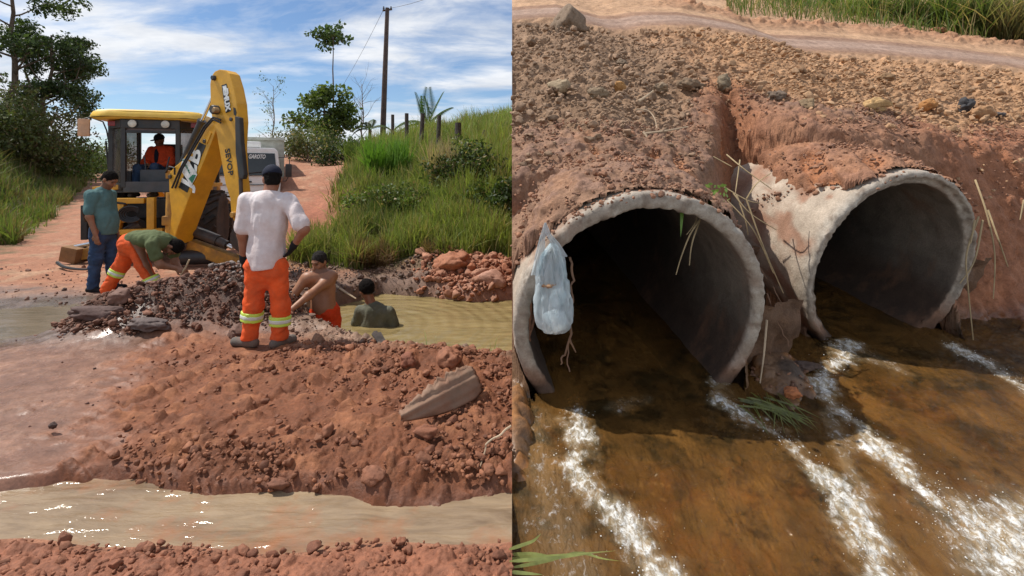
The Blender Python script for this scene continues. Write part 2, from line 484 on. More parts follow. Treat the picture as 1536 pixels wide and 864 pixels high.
def earth_mat(name='earth'):
    m, t, b, out = new_mat(name)
    p = geo_pos(t); col = N(t, 'VertexColor', layer_name='Col').outputs[0]
    wet = N(t, 'Attribute', attribute_name='wet').outputs['Fac']
    n1 = noise_tex(t, 9, 8, .68, p); n2 = noise_tex(t, 55, 6, .7, p); n3 = noise_tex(t, 1.3, 4, .6, p)
    c = mixc(t, 1., col, ramp(t, n1, [(.28, (.66, .64, .63)), (.72, (1.34, 1.34, 1.32))]).outputs[0], 'MULTIPLY')
    c = mixc(t, 1., c, ramp(t, n2, [(.3, (.72, .71, .7)), (.7, (1.25, 1.25, 1.26))]).outputs[0], 'MULTIPLY')
    c = mixc(t, 1., c, ramp(t, n3, [(.3, (.85, .83, .82)), (.7, (1.14, 1.15, 1.16))]).outputs[0], 'MULTIPLY')
    # small pale grit
    g = N(t, 'TexVoronoi'); g.inputs['Scale'].default_value = 75; t.links.new(p, g.inputs['Vector'])
    gm = math_(t, 'MULTIPLY', ramp(t, g.outputs['Distance'], [(.16, 1.), (.24, 0.)]).outputs[0], ramp(t, noise_tex(t, 21, 2, .5, p), [(.52, 0.), (.6, .55)]).outputs[0])
    gm = math_(t, 'MULTIPLY', gm, math_(t, 'SUBTRACT', 1.0, wet, True))
    c = mixc(t, gm, c, mixc(t, .5, c, (.5, .38, .29)))
    t.links.new(c, b.inputs['Base Color'])
    wn = math_(t, 'MULTIPLY', wet, ramp(t, noise_tex(t, 5, 5, .6, p), [(.3, .78), (.62, 1.0)]).outputs[0])
    rr = N(t, 'MapRange', i_3=.92, i_4=.17); t.links.new(wn, rr.inputs[0]); t.links.new(rr.outputs[0], b.inputs['Roughness'])
    b.inputs['Specular IOR Level'].default_value = .4
    h = math_(t, 'ADD', math_(t, 'MULTIPLY', n2, .5), math_(t, 'MULTIPLY', n1, .9))
    h = math_(t, 'ADD', h, math_(t, 'MULTIPLY', gm, .25))
    bn = bump(t, b, h, .8, .022)
    s = N(t, 'MapRange', i_3=1.0, i_4=.22); t.links.new(wet, s.inputs[0]); t.links.new(s.outputs[0], bn.inputs['Strength'])
    return m
EARTH = earth_mat()

def build_left():
    us = np.concatenate([np.linspace(-1.75, -1.03, 60)[:-1], np.linspace(-1.03, 0, 400)])
    iy = np.concatenate([np.linspace(1 / 1.25, 1 / 2.0, 40)[:-1], np.linspace(1 / 2.0, 1 / 14., 360)[:-1], np.linspace(1 / 14., 1 / 1500., 110)]); Ys = 1 / iy
    nr, nc = len(Ys), len(us)
    Y = np.repeat(Ys, nc); X = np.tile(us, nr) * Y
    z = zL(X, Y); V = np.stack([X, Y, z], 1)
    u = X / Y; near = ss(14, 6, Y)
    P = V.copy(); nz = fbm(P * 1.7, 3, 5); n4 = fbm(P * 5, 4, 11)
    a, bq = stream_edges(X); sd = poly_sd(X, Y, POND)
    mo = mound(X, Y)
    # zones
    edge_n = .05 * nz + .03 * n4
    track = ss(-.12, .16, (X + 2.75 + (Y - 3.2) * .45) * .5 + .16 * nz + .05 * n4) * ss(5.7, 5.0, Y) * ss(-.12, -.05, Y - a + edge_n) * ss(.1, -.15, sd)
    flat = ss(5.5, 4.9, Y + .3 * nz) * (1 - track) * ss(-.12, -.06, Y - a + .3 * edge_n)
    bankL = ss(.0, .07, bq - Y)
    pud = ss(.03, -.02, z - PUDDLE_Z + .03 * nz) * (X < -3.9) * (Y > 4.5) * (Y < 7.6)
    wetroad = ss(8.0, 6.6, Y + .5 * nz) * ss(4.7, 5.2, Y) * (X < -2)
    shore = ss(-1.25, -.1, sd + .2 * nz) * (Y > 6.9)
    bank = ss(-.75, -.1, sd + .15 * nz) * (Y <= 6.9)
    hillm = ss(-.5, 1.1, X - hill_line(Y) + .35 * np.sin(Y * .9)) * ss(8.7, 9.4, Y + .35 * nz)
    hl = (-12.3 - (Y - 12.5) * .73) - X; hillL = ss(-.8, .6, hl + .8 * nz)
    # clods and roughness as real shape
    l1, id1 = lumps(np.stack([X, Y, z], 1), 6.5, 1, .5, True); l2, id2 = lumps(np.stack([X, Y, z], 1), 15, 2, .6, True); l3, _ = lumps(np.stack([X, Y, z], 1), 34, 3, .7, True)
    drop = ss(.5, .0, np.abs(Y - a - .12)) * ss(-2.3, -1.8, X)
    berm = np.exp(-(seg_dist(X, Y, [(-2.1, 5.0), (-1.15, 4.4), (-.55, 4.2), (.1, 4.1)])[0] / .42) ** 2)
    rough = track * (.26 + .74 * np.clip(drop + berm + .7 * ss(-.9, -.2, X), 0, 1))
    d = rough * (.62 * l1 + .75 * l2 + .8 * l3 + .03 * n4 + .02 * nz)
    tread = track * ss(.7, .2, berm) * ss(-.5, -1.0, X) * (1 - drop)
    warp = .05 * perlin(P * 3, 8) + .02 * perlin(P * 9, 9)
    row = np.sin((Y + .22 * X + warp) * 2 * pi / .115); col_ = np.sin((X - .35 * Y + 1.5 * warp) * 2 * pi / .52)
    d += tread * (.034 * ss(-.3, .6, row) * (.35 + .65 * ss(-.8, .1, col_)) * (.3 + 1.1 * ss(-.4, .5, n4)) - .025 * ss(.75, .98, col_))
    mm = ss(.03, .12, mo)
    d += mm * (.45 * l1 + .5 * l2 + .6 * l3 + .05 * nz)
    d += bankL * (.5 * l2 + .6 * l3 + .02 * n4 + .02)
    d += (shore * .8 * l1 + shore * .5 * l2 + .02 * n4 * shore) * (sd < .1)
    d += bank * (.35 * l2 + .4 * l3 + .025 * n4)
    d += flat * (.004 * n4 + .006 * nz + .05 * l3 * ss(.25, .5, nz) + .3 * l2 * ss(.3, .5, fbm(P * 2.3, 2, 44)))
    ripple = np.sin((Y * 1.0 + .25 * np.sin(X * 2.2) + .05 * nz) * 2 * pi / .055 + 2 * perlin(P * 3, 4)) 
    d += flat * .0016 * ripple * ss(.5, .05, Y - a) * ss(-.1, .3, nz)
    groove = np.sin((X + .52 * Y) * 2 * pi / .09 + 3 * perlin(P * .8, 14)); d += flat * .0012 * groove * ss(-.3, .4, nz)
    wr = wetroad * (1 - mm) * (1 - track)
    d += wr * (.012 * n4 + .4 * l3 * ss(0, .4, nz))
    dry = ss(6.6, 8, Y + .5 * nz) * (1 - hillm) * (1 - hillL) * (1 - shore)
    d += dry * (.02 * nz + .01 * n4 + .04 * np.sin((X + .73 * Y + .2 * nz) * 2 * pi / 1.1) * ss(9, 13, Y)) + dry * ss(-6.0, -4.5, X) * .5 * l2
    d *= 1 - .85 * gauss(X, Y, -2.37, 4.88, .34, .26)
    V[:, 2] += d * (near * .9 + .1)
    # colours of the soil itself
    C = np.tile(np.array([.365, .17, .10]), (len(V), 1))
    C = lerp(C, [.41, .24, .15], dry * ss(.1, .6, nz))
    C = lerp(C, [.34, .13, .075], dry * ss(-7, -5.5, X) * ss(10, 13, Y))
    C = lerp(C, [.225, .118, .078], flat); C = lerp(C, [.33, .18, .12], flat * ss(.0, .5, nz) * .7)
    C = lerp(C, [.20, .07, .029], track); C = lerp(C, [.32, .128, .057], track * ss(.05, .6, n4 + .4 * nz) * .8)
    C = lerp(C, [.17, .062, .03], track * ss(.06, -.03, Y - a - .02) * .7)
    C = lerp(C, [.15, .105, .085], wr); C = lerp(C, [.12, .09, .06], pud)
    C = lerp(C, [.30, .20, .14], bank * .85); C = lerp(C, [.20, .13, .09], bank * ss(.1, .6, n4))
    C = lerp(C, [.36, .185, .12], shore); C = lerp(C, [.30, .11, .055], shore * ss(-1.6, -.9, X) * ss(8.2, 8.7, Y))
    C = lerp(C, [.17, .115, .085], shore * ss(-.9, -1.6, X) * .8)
    C = lerp(C, [.095, .044, .027], mm); C = lerp(C, [.18, .08, .048], mm * ss(.1, .7, nz + .5 * n4))
    C = lerp(C, [.27, .105, .055], bankL)
    C = lerp(C, [.085, .085, .03], hillm); C = lerp(C, [.24, .12, .06], hillm * ss(.35, .8, fbm(P * .9, 3, 71)))
    C = lerp(C, [.07, .075, .028], hillL); C = lerp(C, [.30, .12, .06], hillL * ss(.3, .7, fbm(P * .5, 3, 72)) * .7)
    C = lerp(C, [.08, .1, .04], ss(45, 80, Y))
    C *= (1 + .25 * (id1 - .5) * np.clip(rough + mm + shore, 0, 1))[:, None]
    wet = np.clip(.90 * flat + .8 * wr + .95 * pud + .22 * track + .35 * mm + .35 * ss(.10, .0, np.abs(Y - a + .04)) + .35 * bankL + .3 * shore * ss(-.5, 0, sd), 0, 1)
    wet *= (1 - .75 * flat * ss(.1, .55, n4 + .5 * nz))
    o = mesh_np('ground', V, grid_faces(nr, nc), EARTH, smooth=True, cols=np.clip(C, .01, .9), attrs={'wet': wet})
    tag(o, None, None, kind='structure')
build_left()

# ================================================================ RIGHT BANK
PIPES = [dict(C=np.array([.918, 3.56, .638]), d=np.array([-.1217, .9677, .2207]), R=.908),
         dict(C=np.array([3.30, 4.4, .823]), d=np.array([-.2206, .9437, .2466]), R=.874)]
for q in PIPES: q['d'] /= np.linalg.norm(q['d']); q['r'] = q['R'] - .105
_fx = [0, .9, 1.45, 1.75, 2.05, 2.35, 2.75, 3.3, 3.8, 4.3, 4.7, 5.2, 6.5, 9, 14]
_fy = [3.80, 3.78, 3.83, 4.15, 4.75, 5.0, 4.72, 4.55, 4.66, 4.80, 4.82, 4.95, 5.4, 6.6, 9]
_fh = [1.66, 1.76, 1.70, 1.66, 1.70, 1.80, 1.90, 1.98, 1.96, 1.92, 1.85, 1.75, 1.9, 2.3, 3]
_sx = [0, .9, 2.35, 3.3, 4.5, 5.2, 6.5, 9, 14]; _sy = [3.80, 3.80, 4.15, 4.48, 4.75, 4.95, 5.4, 6.6, 9]
def w_z(X, Y): return .095 + .22 * (np.minimum(Y, 9) - 3.56) - .035 * (X - .9)
def zR(X, Y):
    X = np.asarray(X, float); Y = np.asarray(Y, float)
    yf = np.interp(X, _fx, _fy); h1 = np.interp(X, _fx, _fh); tq = Y - yf
    bed = w_z(X, np.minimum(Y, yf)) - .10
    bed = bed + .22 * gauss(X, Y, 2.05, 4.05, .24, .55, -.15) + .30 * gauss(X, Y, 5.1, 4.6, .38, .35) + .22 * gauss(X, Y, .02, 3.3, .12, .5)
    fw = np.interp(X, [0, 1.5, 2.3, 3, 4.2, 5], [.35, .35, .55, .4, .5, .7])
    up = np.maximum(Y - np.interp(X, _sx, _sy) - .34, 0) * ss(0, .5, tq)
    slope = .6 * np.minimum(up, 1.95) + .5 * np.maximum(up - 1.95, 0)
    z = bed + (h1 - bed) * ss(0, 1, tq / fw) + slope
    for i, q in enumerate(PIPES):       # soil lies over each culvert from just behind its rim
        C0, d, R = q['C'], q['d'], q['R']; dx, dy = d[0] / math.hypot(d[0], d[1]), d[1] / math.hypot(d[0], d[1])
        sx = (X - C0[0]) * dx + (Y - C0[1]) * dy; lat = (X - C0[0]) * dy - (Y - C0[1]) * dx; ch = math.hypot(d[0], d[1])
        arc = np.sqrt(np.maximum((R + .05) ** 2 - lat ** 2, .0)); top = C0[2] + d[2] / ch * sx + arc; s3 = sx * ch + (top - C0[2]) * d[2]
        s0 = .05 + .30 * ss(.7, 1.05, np.abs(lat) / R)
        if i == 1: s0 = s0 + .50 * ss(-.50, -.92, lat / R)
        over = ss(s0 - .02, s0 + .05, s3) * ss(R + .16, R + .02, np.abs(lat))
        z = np.where(over > 0, z + (np.maximum(top + .07 * ss(0, .3, s3 - s0), z) - z) * over, z)
    g, par = seg_dist(X, Y, [(2.28, 4.5), (2.30, 5.0), (2.36, 5.5), (2.5, 5.95)])
    z = z - np.interp(par, [0, 1, 2, 3], [.35, .95, .62, .05]) * np.exp(-(g / np.interp(par, [0, 1, 3], [.20, .15, .08])) ** 2)
    return z
def road_curve():
    xs, y0, y1 = [], [], []
    for px, a, b in ((700, 30, 4), (768, 27, 3), (900, 38, 14), (1030, 50, 28), (1152, 60, 38), (1290, 76, 54), (1400, 90, 64), (1536, 110, 76), (1640, 124, 90)):
        X, Y, z = hit(zR, px, a, 3, 20); X2, Y2, z2 = hit(zR, px, b, 3, 20); xs.append(X); y0.append(Y); y1.append(Y2)
    return np.array(xs), np.array(y0), np.array(y1)
RX, RY0, RY1 = road_curve(); RY0 = np.polyval(np.polyfit(RX, RY0, 3), RX); RY1 = np.polyval(np.polyfit(RX, RY1, 3), RX)
def split_tall(V, C, wet, F, k=26):
    """cut the tall faces of the steep earth faces into thin slices"""
    for turn in (0, 1):
        Q = V[F][:, :, 2]
        tall = (np.abs(Q[:, 3] - Q[:, 0]) + np.abs(Q[:, 2] - Q[:, 1]) > .12) if turn == 0 else (np.abs(Q[:, 1] - Q[:, 0]) + np.abs(Q[:, 2] - Q[:, 3]) > .12)
        T = F[tall]; F = F[~tall]
        if turn: T = T[:, [1, 2, 3, 0]]
        t_ = np.linspace(0, 1, k)[None, :, None]; n0 = len(V); m = len(T)
        def ip(A): A = A.reshape(len(A), -1); L = A[T[:, 0]][:, None] * (1 - t_) + A[T[:, 3]][:, None] * t_; R = A[T[:, 1]][:, None] * (1 - t_) + A[T[:, 2]][:, None] * t_; return np.concatenate([A, np.stack([L, R], 2).reshape(-1, A.shape[1])])
        V = ip(V); C = ip(C); wet = ip(wet)[:, 0]; i = n0 + (np.arange(m)[:, None] * k + np.arange(k - 1)[None]).ravel() * 2
        F = np.concatenate([F, np.stack([i, i + 1, i + 3, i + 2], 1)])
    return V, C, wet, F
def build_right():
    us = np.concatenate([np.linspace(0, 1.04, 400), np.linspace(1.04, 1.6, 60)[1:]])
    Ys = np.concatenate([np.arange(1.45, 3.4, .014), np.arange(3.4, 5.4, .0095), np.arange(5.4, 8, .013), np.arange(8, 12.5, .03), np.arange(12.5, 20, .12)])
    nr, nc = len(Ys), len(us)
    Y = np.repeat(Ys, nc); X = np.tile(us, nr) * Y
    V = np.stack([X, Y, zR(X, Y)], 1); n = normals_of(V, nr, nc)
    nz = fbm(V * 1.6, 3, 21); n4 = fbm(V * 6, 4, 22); n5 = fbm(V * 17, 3, 23)
    l1, i1 = lumps(V, 5.0, 41, .5); l2, i2 = lumps(V, 11, 42, .55); l3, i3 = lumps(V, 27, 43, .65)
    yf = np.interp(X, _fx, _fy); tq = Y - yf
    r0 = np.interp(X, RX, RY0); r1 = np.interp(X, RX, RY1)
    under = ss(.05, -.1, tq) * ss(.40, .22, V[:, 2] - w_z(X, Y))
    road = ss(-.15, .08, Y - r0 + .1 * nz) * ss(.3, -.1, Y - r1 + .12 * nz)
    berm2 = np.exp(-((Y - r1 - .55 - .25 * nz) / .35) ** 2) * ss(2.5, 4, X)
    crest = ss(.85, 1.25, tq + .25 * nz) * ss(.35, -.15, Y - r0)                 # loose tipped clods
    face = (1 - crest) * (1 - under) * (Y < r0)
    top = ss(0, .4, Y - r0) * (1 - road)
    d = crest * (.55 * l1 - .07 + .85 * l2 + .7 * l3 + .04 * n4 + .04 * nz) + face * (.35 * l2 + .75 * l3 + .045 * nz + .03 * n4 + .008 * n5) \
        + under * (.35 * l1 + .5 * l2 + .02 * n4) + top * (.02 * nz + .015 * n4 + .3 * l2) + berm2 * (.12 + .7 * l1 + .6 * l2)
    scar = ss(.3, .55, fbm(V * np.array([2.5, 1., 1.]), 3, 29)) * face; d -= scar * .05
    d += road * (.006 * n4 + .012 * np.sin((Y - r0) * 2 * pi / .42)) + (1 - road) * top * .05 * l1
    k = np.ones(len(V)) * ss(0, .03, X)      # keep the cut end straight
    V2 = V + n * (d * (.25 + .75 * k))[:, None]; V2[:, 0] = np.where(us[None].repeat(nr, 0).ravel() == 0, 0, np.maximum(V2[:, 0], 0.0005))
    # soil colours
    C = np.tile(np.array([.285, .165, .105]), (len(V), 1))
    C = lerp(C, [.30, .165, .10], face * ss(.05, .55, nz)); C = lerp(C, [.42, .175, .075], scar * .8)
    C = lerp(C, [.23, .135, .10], face * ss(.1, .5, n4) * .6)
    tan = ss(1.7, 3.2, X + .5 * nz); grey = (1 - tan) * ss(.95, 1.5, tq + .2 * nz)
    C = lerp(C, [.29, .185, .115], crest * (1 - tan)); C = lerp(C, [.43, .25, .135], crest * tan)
    C = lerp(C, [.40, .17, .085], ss(2.2, 2.6, X) * ss(.9, .5, tq) * face * .35)
    C = lerp(C, [.32, .135, .07], face * ss(4.1, 4.5, X) * .8)
    gul = np.exp(-(seg_dist(X, Y, [(2.28, 4.5), (2.3, 5.0), (2.36, 5.5), (2.5, 5.95)])[0] / .3) ** 2); C = lerp(C, [.30, .12, .055], gul * .8)
    C = lerp(C, [.46, .285, .17], top); C = lerp(C, [.37, .25, .19], road * ss(.30, .1, np.abs((Y - r0) / (r1 - r0 + 1e-6) - .42))); 
    C = lerp(C, [.50, .31, .185], road * ss(.25, .5, np.abs((Y - r0) / (r1 - r0 + 1e-6) - .42)))
    C = lerp(C, [.43, .22, .12], berm2 * .8)
    C = lerp(C, [.17, .095, .05], under); C = lerp(C, [.30, .13, .04], under * ss(.0, .5, nz + .5 * n4)); C = lerp(C, [.07, .045, .03], under * ss(.15, .6, fbm(V * 2.3, 3, 77)))
    C *= (1 + .45 * (i1 - .5) * crest * (l1 > .01) + .35 * (i2 - .5) * (l2 > .004) * (crest + .5 * face))[:, None]
    C = lerp(C, [.09, .062, .045], (1 - ss(.02, .06, l1)) * 0 + crest * (l1 > .02) * (i1 > .9))
    wz = w_z(X, Y); wet = np.clip(ss(.14, .02, V2[:, 2] - wz) * (Y < yf + .5) + .0, 0, 1); C *= (1 - .45 * wet * (1 - under))[:, None]
    F = grid_faces(nr, nc)
    # openings where the culverts come through
    V2, C, wet, F = split_tall(V2, C, wet, F)
    ctr = V2[F].mean(1); kill = np.zeros(len(F), bool); nf = np.cross(V2[F[:, 2]] - V2[F[:, 0]], V2[F[:, 3]] - V2[F[:, 1]]); steep = np.abs(nf[:, 2]) < .55 * (np.linalg.norm(nf, axis=1) + 1e-12); bedz = w_z(ctr[:, 0], ctr[:, 1])
    for q in PIPES:
        r = ctr - q['C']; s = r @ q['d']; perp = r - s[:, None] * q['d']; rad = np.linalg.norm(perp, axis=1)
        h_ = np.array([q['d'][1], -q['d'][0], 0]); h_ /= np.linalg.norm(h_); lat = np.abs(r @ h_) / q['R']
        kill |= (rad < q['R'] - .012) & (s > -.02)
        kill |= (lat < .97) & (s > -.55) & (s < .3) & ((ctr[:, 2] > bedz + .10) | (steep & (ctr[:, 2] > bedz - .10))) & (rad < q['R'] + .015)
        kill |= (lat < .88) & (s > -.55) & (s < .1) & ((ctr[:, 2] > bedz + .10) | (steep & (ctr[:, 2] > bedz - .10))) & (rad < q['R'] + .04)
    F = F[~kill]
    # solid end of the bank at the left and the earth behind
    ne = nr; edge = np.arange(nr) * nc
    nr = len(edge); m_ = 46; Wv = []
    for j in range(m_):
        f = j / (m_ - 1); A = V2[edge].copy(); A[:, 2] = A[:, 2] * (1 - f) - 1.6 * f
        if j: l_, _ = lumps(A + [3, 0, 0], 7, 46, .6); A[:, 0] += .09 * (1 + fbm(A * 2.5, 4, 47)) * min(1, j / 3) - .5 * l_ * min(1, j / 3); A[:, 0] = np.maximum(A[:, 0], .002)
        Wv.append(A)
    Wv = np.concatenate(Wv); base = len(V2); wn_ = fbm(Wv * 3, 4, 48); Cw = lerp(np.tile([.27, .13, .075], (len(Wv), 1)), [.20, .12, .085], ss(0, .5, wn_)); Cw = lerp(Cw, [.36, .16, .08], ss(.1, .6, -wn_))
    V2 = np.concatenate([V2, Wv]); C = np.concatenate([C, Cw]); wet = np.concatenate([wet, np.zeros(len(Wv))]); F = np.concatenate([F, base + grid_faces(m_, nr)])
    # firm bed under the loose stones of the stream
    ub = np.linspace(0, 7, 60); vb = np.linspace(1.4, 5.3, 60); Xb, Yb = [q.ravel() for q in np.meshgrid(ub, vb)]; Bv = np.stack([Xb, Yb, w_z(Xb, Yb) - .17 + .01 * perlin(P2(Xb, Yb, 2), 3)], 1)
    F = np.concatenate([F, len(V2) + grid_faces(60, 60)]); V2 = np.concatenate([V2, Bv]); C = np.concatenate([C, np.tile([.10, .055, .025], (3600, 1))]); wet = np.concatenate([wet, np.ones(3600)])
    o = mesh_np('earth_bank', V2, F, EARTH, smooth=True, cols=np.clip(C, .01, .9), attrs={'wet': wet})
    tag(o, None, None, kind='structure')
build_right()

# ================================================================ WATER
def water_mat(name, deep, shallow, rough=.06, flow=(1, 1, 1), rot=0, bscale=9, bstr=.35, bdist=.02, clear=.0, rings=None, foam=False, patch=(.4, .2, .1), patch_amt=.0, second=None):
    m, t, b, out = new_mat(name)
    p = geo_pos(t); v = mapping(t, p, scale=flow, rot=(0, 0, rot))
    w = noise_tex(t, 1.4, 5, .6, v, .8); w2 = noise_tex(t, 5, 6, .65, v, 1.2)
    c = mixc(t, ramp(t, w, [(.35, 0.), (.65, 1.)]).outputs[0], deep, shallow)
    c = mixc(t, ramp(t, w2, [(.4, 0.), (.7, .5)]).outputs[0], c, tuple(min(1, x * 1.35) for x in shallow))
    if patch_amt:
        c = mixc(t, math_(t, 'MULTIPLY', ramp(t, noise_tex(t, 2.2, 6, .65, mapping(t, p, loc=(4, 2, 0))), [(.5, 0.), (.66, 1.)]).outputs[0], patch_amt), c, patch)
    if second: c = mixc(t, ramp(t, noise_tex(t, 3.1, 7, .7, mapping(t, p, loc=(1, 8, 0))), [(.48, 0.), (.6, .9)]).outputs[0], c, second)
    b.inputs['Roughness'].default_value = rough; b.inputs['IOR'].default_value = 1.33; b.inputs['Specular IOR Level'].default_value = .5
    h = math_(t, 'ADD', math_(t, 'MULTIPLY', noise_tex(t, bscale, 4, .55, v, .6), 1.), math_(t, 'MULTIPLY', noise_tex(t, bscale * 3.3, 3, .5, v, .4), .35))
    if rings:
        for (cx, cy, sc, amp) in rings:
            wv = N(t, 'TexWave', wave_type='RINGS', rings_direction='Z', wave_profile='SIN'); wv.inputs['Scale'].default_value = sc; wv.inputs['Distortion'].default_value = 5; wv.inputs['Detail'].default_value = 3; wv.inputs['Detail Scale'].default_value = .8
            t.links.new(mapping(t, p, loc=(-cx, -cy, 0)), wv.inputs['Vector']); h = math_(t, 'ADD', h, math_(t, 'MULTIPLY', wv.outputs['Fac'], amp))
    bump(t, b, h, bstr, bdist)
    surf = b.outputs[0]
    if clear:
        tr = N(t, 'BsdfTransparent'); tr.inputs[0].default_value = (.80, .58, .32, 1)
        lw = N(t, 'LayerWeight'); lw.inputs[0].default_value = .25
        f = math_(t, 'MULTIPLY', math_(t, 'SUBTRACT', 1.0, lw.outputs['Fresnel'], True), clear)
        f = math_(t, 'MULTIPLY', f, ramp(t, w2, [(.3, .55), (.7, 1.)]).outputs[0])
        if foam:
            fm0 = N(t, 'Attribute', attribute_name='foam').outputs['Fac']
            f = math_(t, 'MULTIPLY', f, math_(t, 'SUBTRACT', 1.0, fm0, True))
        mx = N(t, 'MixShader'); t.links.new(f, mx.inputs[0]); t.links.new(surf, mx.inputs[1]); t.links.new(tr.outputs[0], mx.inputs[2]); surf = mx.outputs[0]
    if foam:
        fm = N(t, 'Attribute', attribute_name='foam').outputs['Fac']
        fl = noise_tex(t, 23, 8, .72, mapping(t, p, scale=(1.15, .72, 1), rot=(0, 0, .35)), .7); fl2 = noise_tex(t, 110, 3, .6, p)
        k = math_(t, 'ADD', math_(t, 'MULTIPLY', fm, .95), math_(t, 'MULTIPLY', math_(t, 'SUBTRACT', math_(t, 'ADD', fl, math_(t, 'MULTIPLY', fl2, .22)), .62), 2.6))
        k = ramp(t, k, [(.38, 0.), (.76, .36), (1.15, .95)]).outputs[0]
        k = math_(t, 'MULTIPLY', k, ramp(t, fm, [(.02, 0.), (.2, 1.)]).outputs[0])
        fb = N(t, 'BsdfPrincipled'); fb.inputs['Roughness'].default_value = .35
        t.links.new(mixc(t, ramp(t, fl, [(.4, 0.), (.62, 1.)]).outputs[0], (.40, .33, .22), (.86, .85, .82)), fb.inputs['Base Color'])
        bn = N(t, 'Bump'); bn.inputs['Strength'].default_value = .9; bn.inputs['Distance'].default_value = .02; t.links.new(fl, bn.inputs['Height']); t.links.new(bn.outputs[0], fb.inputs['Normal'])
        mx = N(t, 'MixShader'); t.links.new(k, mx.inputs[0]); t.links.new(surf, mx.inputs[1]); t.links.new(fb.outputs[0], mx.inputs[2]); surf = mx.outputs[0]
    if foam: c = mixc(t, math_(t, 'MULTIPLY', N(t, 'Attribute', attribute_name='foam').outputs['Fac'], .55), c, (.42, .33, .20))
    t.links.new(c, b.inputs['Base Color']); t.links.new(surf, out.inputs[0])
    return m

def water_sheet(name, xs, ys, zf, m, keep=None, disp=None):
    X, Y = np.meshgrid(xs, ys); nr, nc = X.shape; X = X.ravel(); Y = Y.ravel()
    V = np.stack([X, Y, zf(X, Y)], 1); F = grid_faces(nr, nc); at_ = {}
    if disp is not None: V, at_ = disp(V)
    if keep is not None:
        c = V[F].mean(1); F = F[keep(c[:, 0], c[:, 1])]
    o = mesh_np(name, V, F, m, smooth=True, attrs=at_); tag(o, None, None, kind='structure'); return o
# ford stream across the road, near the camera
def ford_disp(V):
    f = V * np.array([1.3, 4.5, 1]); w = fbm(f * 1.2, 4, 61) ; V[:, 2] += .010 * w + .006 * perlin(V * np.array([5, 16, 1.]), 62); return V, {}
FORD = water_mat('silty_water', (.17, .115, .072), (.31, .225, .14), .11, flow=(.55, 2.2, 1), rot=.10, bscale=7, bstr=.42, bdist=.03, patch=(.33, .15, .075), patch_amt=.85)
water_sheet('stream', np.linspace(-4.6, 0, 420), np.linspace(2.1, 3.05, 130), lambda X, Y: STREAM_Z + 0 * X, FORD, disp=ford_disp)
PONDM = water_mat('pond_water', (.165, .122, .05), (.265, .20, .09), .04, flow=(.6, 2.4, 1), rot=-.12, bscale=3.2, bstr=.42, bdist=.03, rings=[(-1.84, 6.75, 1.7, .55)])
def pond_disp(V):
    r = np.hypot(V[:, 0] + 1.84, V[:, 1] - 6.75) + .08 * perlin(V * 1.3, 5)
    r = r + .12 * perlin(V * np.array([.8, 1.6, 1.]), 15); V[:, 2] += .006 * np.sin(r * 2 * pi / .42) * np.exp(-r / 1.5) + .004 * perlin(V * np.array([2, 5, 1.]), 6); return V, {}
water_sheet('pond_water', np.linspace(-3.1, 0, 300), np.linspace(4.4, 8.9, 420), lambda X, Y: POND_Z + 0 * X, PONDM, keep=lambda X, Y: poly_sd(X, Y, POND) > -.3, disp=pond_disp)
PUDM = water_mat('puddle_water', (.15, .12, .085), (.22, .17, .12), .04, flow=(.7, 2.4, 1), bscale=6, bstr=.22, bdist=.015)
water_sheet('puddle_water', np.linspace(-7.6, -3.9, 120), np.linspace(4.9, 7.1, 90), lambda X, Y: PUDDLE_Z + 0 * X, PUDM)
# rushing water below the culverts
def on_water(px, py):
    # ray meets the sloping water surface
    k = (py - 262) / 768; u = (px - 768) / 768
    Y = (CAMZ - .095 + .22 * 3.56 - .035 * .9) / (k + .22 - .035 * u)
    return (u * Y, Y)
FOAM = [([(872, 612), (866, 660), (862, 700), (905, 755), (955, 810), (1000, 880)], [.05, .085, .07, .08, .10, .12], 1.),
        ([(1082, 604), (1130, 635), (1185, 668), (1250, 730), (1292, 800), (1330, 880)], [.05, .06, .06, .07, .085, .10], 1.),
        ([(1275, 518), (1240, 560), (1232, 590), (1300, 650), (1365, 715), (1430, 775), (1470, 810)], [.09, .07, .06, .065, .07, .09, .12], 1.),
        ([(1432, 522), (1450, 532), (1480, 545), (1540, 590)], [.05, .07, .07, .07], .9),
        ([(1485, 800), (1510, 830), (1560, 800)], [.24, .26, .24], 1.),
        ([(1240, 600), (1262, 680), (1300, 770), (1350, 850)], [.04, .05, .05, .05], .45),
        ([(800, 640), (820, 740), (860, 850)], [.12, .14, .14], .33),
        ([(1075, 575), (1082, 600)], [.05, .05], .55), ([(1310, 540), (1345, 560)], [.09, .07], .36), ([(925, 615), (955, 600)], [.05, .05], .3)]
_fp = [([on_water(*p) for p in pts], w, a) for pts, w, a in FOAM]
def rapid_disp(V):
    X, Y = V[:, 0], V[:, 1]
    wob = .07 * perlin(V * 4, 91) + .05 * perlin(V * 11, 92) + .03 * perlin(V * 27, 98)
    f = np.zeros(len(V))
    for pts, w, a in _fp:
        d, par = seg_dist(X, Y, pts); ww = np.interp(par, np.arange(len(w)), w)
        f = np.maximum(f, a * ss(1.85, .0, (d + wob) / ww))
    lump, _ = lumps(V, 22, 93, .9, True); lump2, _ = lumps(V, 50, 95, .9, True)
    flow = perlin(np.stack([X * 4 + Y * 1.4, Y * 1.3 - X * .3, 0 * X], 1), 94)
    V[:, 2] += f * (.004 + .30 * lump + .45 * lump2 + .012 * fbm(V * 12, 3, 96)) + .014 * flow + .006 * fbm(V * np.array([9, 4, 1.]), 3, 97)
    # humps where the sheet pours out of the pipes
    V[:, 2] += .05 * gauss(X, Y, .95, 3.05, .5, .35) + .04 * gauss(X, Y, 3.3, 3.9, .5, .35)
    return V, {'foam': f}
